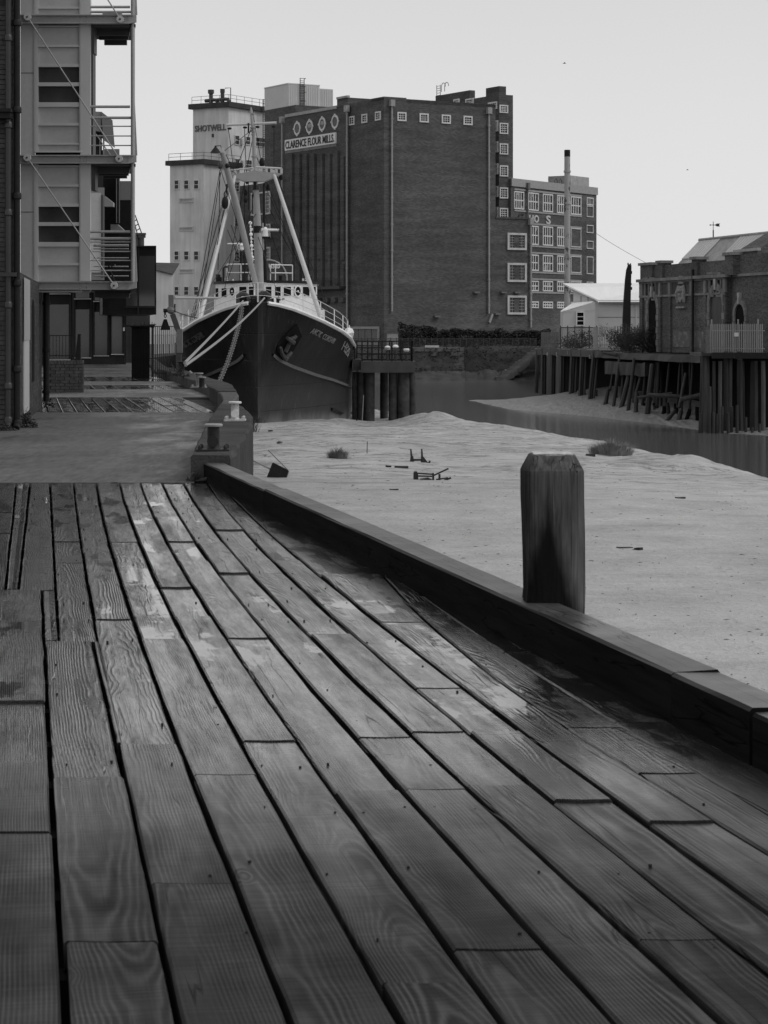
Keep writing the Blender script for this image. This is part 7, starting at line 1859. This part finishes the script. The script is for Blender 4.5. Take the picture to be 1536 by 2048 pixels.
def on_mud(px, py):
    Y = 30.0
    for _ in range(60):
        X = xat(px, Y); z = mudz(X, Y); Y = lerp(Y, (EYE - z) * FPX / (py - HOR), .5)
    return Vector((xat(px, Y), Y, mudz(xat(px, Y), Y)))
M['grass_mid'] = grey('marsh grass', .16, .4, 8, .8)
tuft('grass_tuft', 'dark grass tuft in the middle of the mud flat', 'grass', on_mud(676, 917), .27, .42, 420, 'grass_mid', 1, .008)
tuft('grass_tuft', 'large pale grass tuft by the water edge of the mud', 'grass', on_mud(1222, 910), .62, .62, 1100, 'foliage_dry', 2, .011)
tuft('grass_tuft', 'tiny grass tuft left of the middle of the mud flat', 'grass', on_mud(559, 887), .09, .16, 90, 'grass_mid', 3, .008)
tuft('grass_tuft', 'small dark tuft at the foot of the ship stem', 'grass', on_mud(518, 846), .3, .5, 160, 'grass_mid', 4, .02)
tuft('grass_tuft', 'thin grass growing along the outer side of the coping corner', 'grass', Vector((xat(492, 35), 35.2, -.1)), .2, .4, 120, 'foliage', 5, .006)
def leafy(label, c, rx, h, n_, leaf, seed): 
    random.seed(seed); t = thing('weed', label, 'weed', c); pts = []
    for _ in range(n_):
        a = random.uniform(0, 2 * pi); q = rx * sqrt(random.random()); pts.append((q * cos(a), q * sin(a) * .6, h * random.random() * (1.15 - q / rx)))
    leaf_mesh(pts, leaf, 'foliage', M['foliage'], t); stem_mesh((0, 0, 0), [(random.uniform(-rx, rx) * .6, random.uniform(-.1, .1), h * random.uniform(.5, 1)) for _ in range(7)], .006, 'stem', M['timber_wet'], t); return t
leafy('bushy weeds at the foot of the black drainpipe', Vector((xat(54, 34.2), 34.2, 0)), .17, .32, 420, .022, 7)
leafy('low weeds at the foot of the old grey drainpipe', Vector((xat(14, 33.1), 33.1, 0)), .16, .12, 160, .02, 8)
leafy('scrubby weeds at the pipe foot by the low brick wall', Vector((xat(93, 43.4), 43.4, 0)), .16, .36, 200, .024, 9)
leafy('small weed at the front corner of the coping block', Vector((xat(388, 21.95), 21.95, 0)), .09, .12, 90, .018, 10)
leafy('weeds growing around the roped bollard', Vector((xat(352, 60.2), 60.2, .25)), .25, .4, 220, .03, 15)
leafy('small weeds in the crossing corner by the coping', Vector((xat(433, 40.4), 40.4, .0)), .14, .1, 120, .018, 16)

# ------------------------------------------------------------------ dumped chairs and debris on the mud
def legs(parent, pts_, r, mat): 
    for a, b in pts_: MB().tube([a, b], r, 6).build('leg', M[mat], parent)
M['chair_black'] = grey('wet black chair', .012, .3, 5, .4)
c0 = on_mud(556, 955); st_ = thing('upturned_chair', 'black plastic crate seat with two pale metal legs sticking up in the mud', 'chair', c0, 0)
q = lambda px, py, dy=0: pt(px, py, c0.y + dy) - c0
seat = MB(); A_, B_, C2, D_ = q(546, 926), q(576, 941), q(571, 957.5), q(535, 954.5)
seat.prism([A_, B_, C2, D_], (.02, .16, -.02)); seat.build('seat', M['chair_black'], st_)
mb = MB()
for a, b in ((A_, B_), (B_, C2), (C2, D_), (D_, A_)): mb.beam(a - Vector((0, .02, 0)), b - Vector((0, .02, 0)), .03, .03)
for k in range(1, 5):
    mb.beam(A_.lerp(B_, k / 5) - Vector((0, .012, 0)), D_.lerp(C2, k / 5) - Vector((0, .012, 0)), .012, .012)
mb.build('seat_rim', M['plastic_black'], st_)
for a, b, w in (((536, 900), (575, 939.5), .026), ((505, 921), (540, 938), .036)): MB().beam(q(*a), q(*b, .02), w, w).build('leg', M['galv'], st_)
c1 = on_mud(840, 924); s1 = thing('sunken_chair', 'dark chair sunk into the mud with two legs standing up', 'chair', c1); q1 = lambda px, py, dy=0: pt(px, py, c1.y + dy) - c1
for a, b, w in (((821.5, 898), (824, 918), .032), ((843.5, 898), (844.5, 917), .032), ((824, 912), (824, 925), .06), ((845, 914), (846, 925), .06)): MB().tube([q1(*a), q1(*b) - Vector((0, 0, .03))], [w * .6, w], 6).build('leg', M['chair_black'], s1)
MB().beam(q1(822, 920), q1(847, 919.5), .04, .05).build('seat_rail', M['chair_black'], s1); MB().beam(q1(845, 914), q1(855, 927), .04, .05).build('back_post', M['chair_black'], s1); MB().beam(q1(857, 927), q1(860, 922), .05, .05).build('back_rail', M['chair_black'], s1)
c2 = on_mud(862, 960); s2 = thing('fallen_chair', 'dark wooden chair lying on its side on the mud', 'chair', c2); q2 = lambda px, py, dy=0: pt(px, py, c2.y + dy) - c2
MB().prism([q2(827, 961), q2(827, 947), q2(829, 943.5), q2(833, 943), q2(836, 946), q2(837, 961)], (.0, .3, 0)).build('seat', M['chair_black'], s2)
for a, b in (((836, 946.5), (866, 948.5)), ((836, 952), (864, 952.5))): MB().tube([q2(*a), q2(*b)], .02, 6).build('leg', M['chair_black'], s2)
MB().prism([q2(837, 961), q2(841, 958), q2(856, 955.5), q2(866, 960), q2(866, 962)], (0, .25, 0)).build('side_panel', M['chair_black'], s2)
MB().beam(q2(866, 946), q2(866.5, 961), .045, .06).build('back_post', M['chair_black'], s2); MB().beam(q2(867, 951), q2(897, 937), .03, .035).build('leg', M['chair_black'], s2); MB().tube([q2(879, 948), q2(879, 960)], .025, 6).build('strut', M['chair_black'], s2)
MB().beam(q2(872, 959), q2(896, 955.5), .04, .03).build('leg', M['chair_black'], s2); MB().beam(q2(888, 961), q2(902, 955.5), .04, .04).build('leg', M['chair_black'], s2)
def debris(name, label, cat, px, py, w, h, lean=0, mat='chair_black'):
    c = on_mud(px, py); L_ = w / FPX * c.y; H_ = h / FPX * c.y
    mb = MB().beam((-L_ / 2, 0, H_ * .4 + lean), (L_ / 2, .05, H_ * .4 - lean), .12, H_).rough(.02, 6, px); o = mb.build(name, M[mat]); o.location = c; tag(o, label, cat); return o
debris('driftwood', 'short dark plank lying on the mud left of the fallen chair', 'wood', 803, 936, 27, 4.5, .01); debris('driftwood', 'small dark wood block beside the short plank', 'wood', 777, 934.5, 7, 4)
debris('brick_fragment', 'small dark brick lying alone on the mud near the coping', 'brick', 541, 863, 8, 3)
debris('driftwood', 'dark sliver of wood on the open mud right of the post', 'wood', 1361, 997, 15, 3); debris('driftwood', 'small curled twig on the mud below the fallen chair', 'wood', 788, 980, 14, 2.2)
debris('stone', 'small dark stone on the mud right of the mooring post', 'stone', 1277, 1100, 7, 5); debris('stone', 'pale rubble lump by the far grass tuft', 'stone', 1181, 912, 16, 5, 0, 'timber_wet')
debris('driftwood', 'thin dark stick lying on the mud near the kerb at right', 'wood', 1250, 1096, 26, 2)
c = on_mud(734, 907); sk = MB().tube([(0, 0, -.1), (.01, 0, 24 / FPX * c.y)], .012, 5).build('stake', M['steel_dark']); sk.location = c; tag(sk, 'thin upright stake in the mud right of the grass tuft', 'stake')
# loose fragments strewn over the mud (uncountable)
mb = MB(); random.seed(77)
for _ in range(1300):
    Y = 14 * (100 / 14) ** random.random(); px = random.uniform(480, 1700); X = xat(px, Y)
    if X > interp(EDGE, Y) - 1 or X < interp(KERB_IN, min(Y, 22)) + .4: continue
    z = mudz(X, Y); s = random.uniform(.004, .010) * (1 + Y / 60); a = random.uniform(0, pi); d = Vector((cos(a), sin(a), 0)) * s * random.uniform(.8, 4.); e = Vector((-sin(a), cos(a), 0)) * s * .6; c = Vector((X, Y, z + .004)); h = Vector((0, 0, s * .6))
    mb.add([c - d, c + e, c + d, c - e, c + h], [(0, 1, 4), (1, 2, 4), (2, 3, 4), (3, 0, 4)])
mb.build('mud_debris', M['timber_wet'], kind='stuff')
# two gulls far off in the sky
for i, (px, py, Y, lab) in enumerate(((1129, 127, 160, 'tiny dark gull flying high above the mill'), (1375, 340, 220, 'tiny gull flying low above the old brick building'))):
    b = thing('gull', lab, 'bird', pt(px, py, Y)); b.scale = (.55, .55, .55); mb = MB(); mb.tube([(-.22, 0, 0), (-.1, 0, .03), (.1, 0, .02), (.2, 0, .0)], [.01, .05, .05, .02], 6); mb.sphere((-.2, 0, .02), .045, 6, 4)
    for s in (-1, 1): mb.add([(-.07, 0, .03), (.07, 0, .03), (.05, s * .25, .14), (-.04, s * .25, .15), (.06, s * .5, .02 + .05 * i)], [(0, 1, 2, 3), (3, 2, 4)])
    mb.build('body', M['steel_dark'], b)
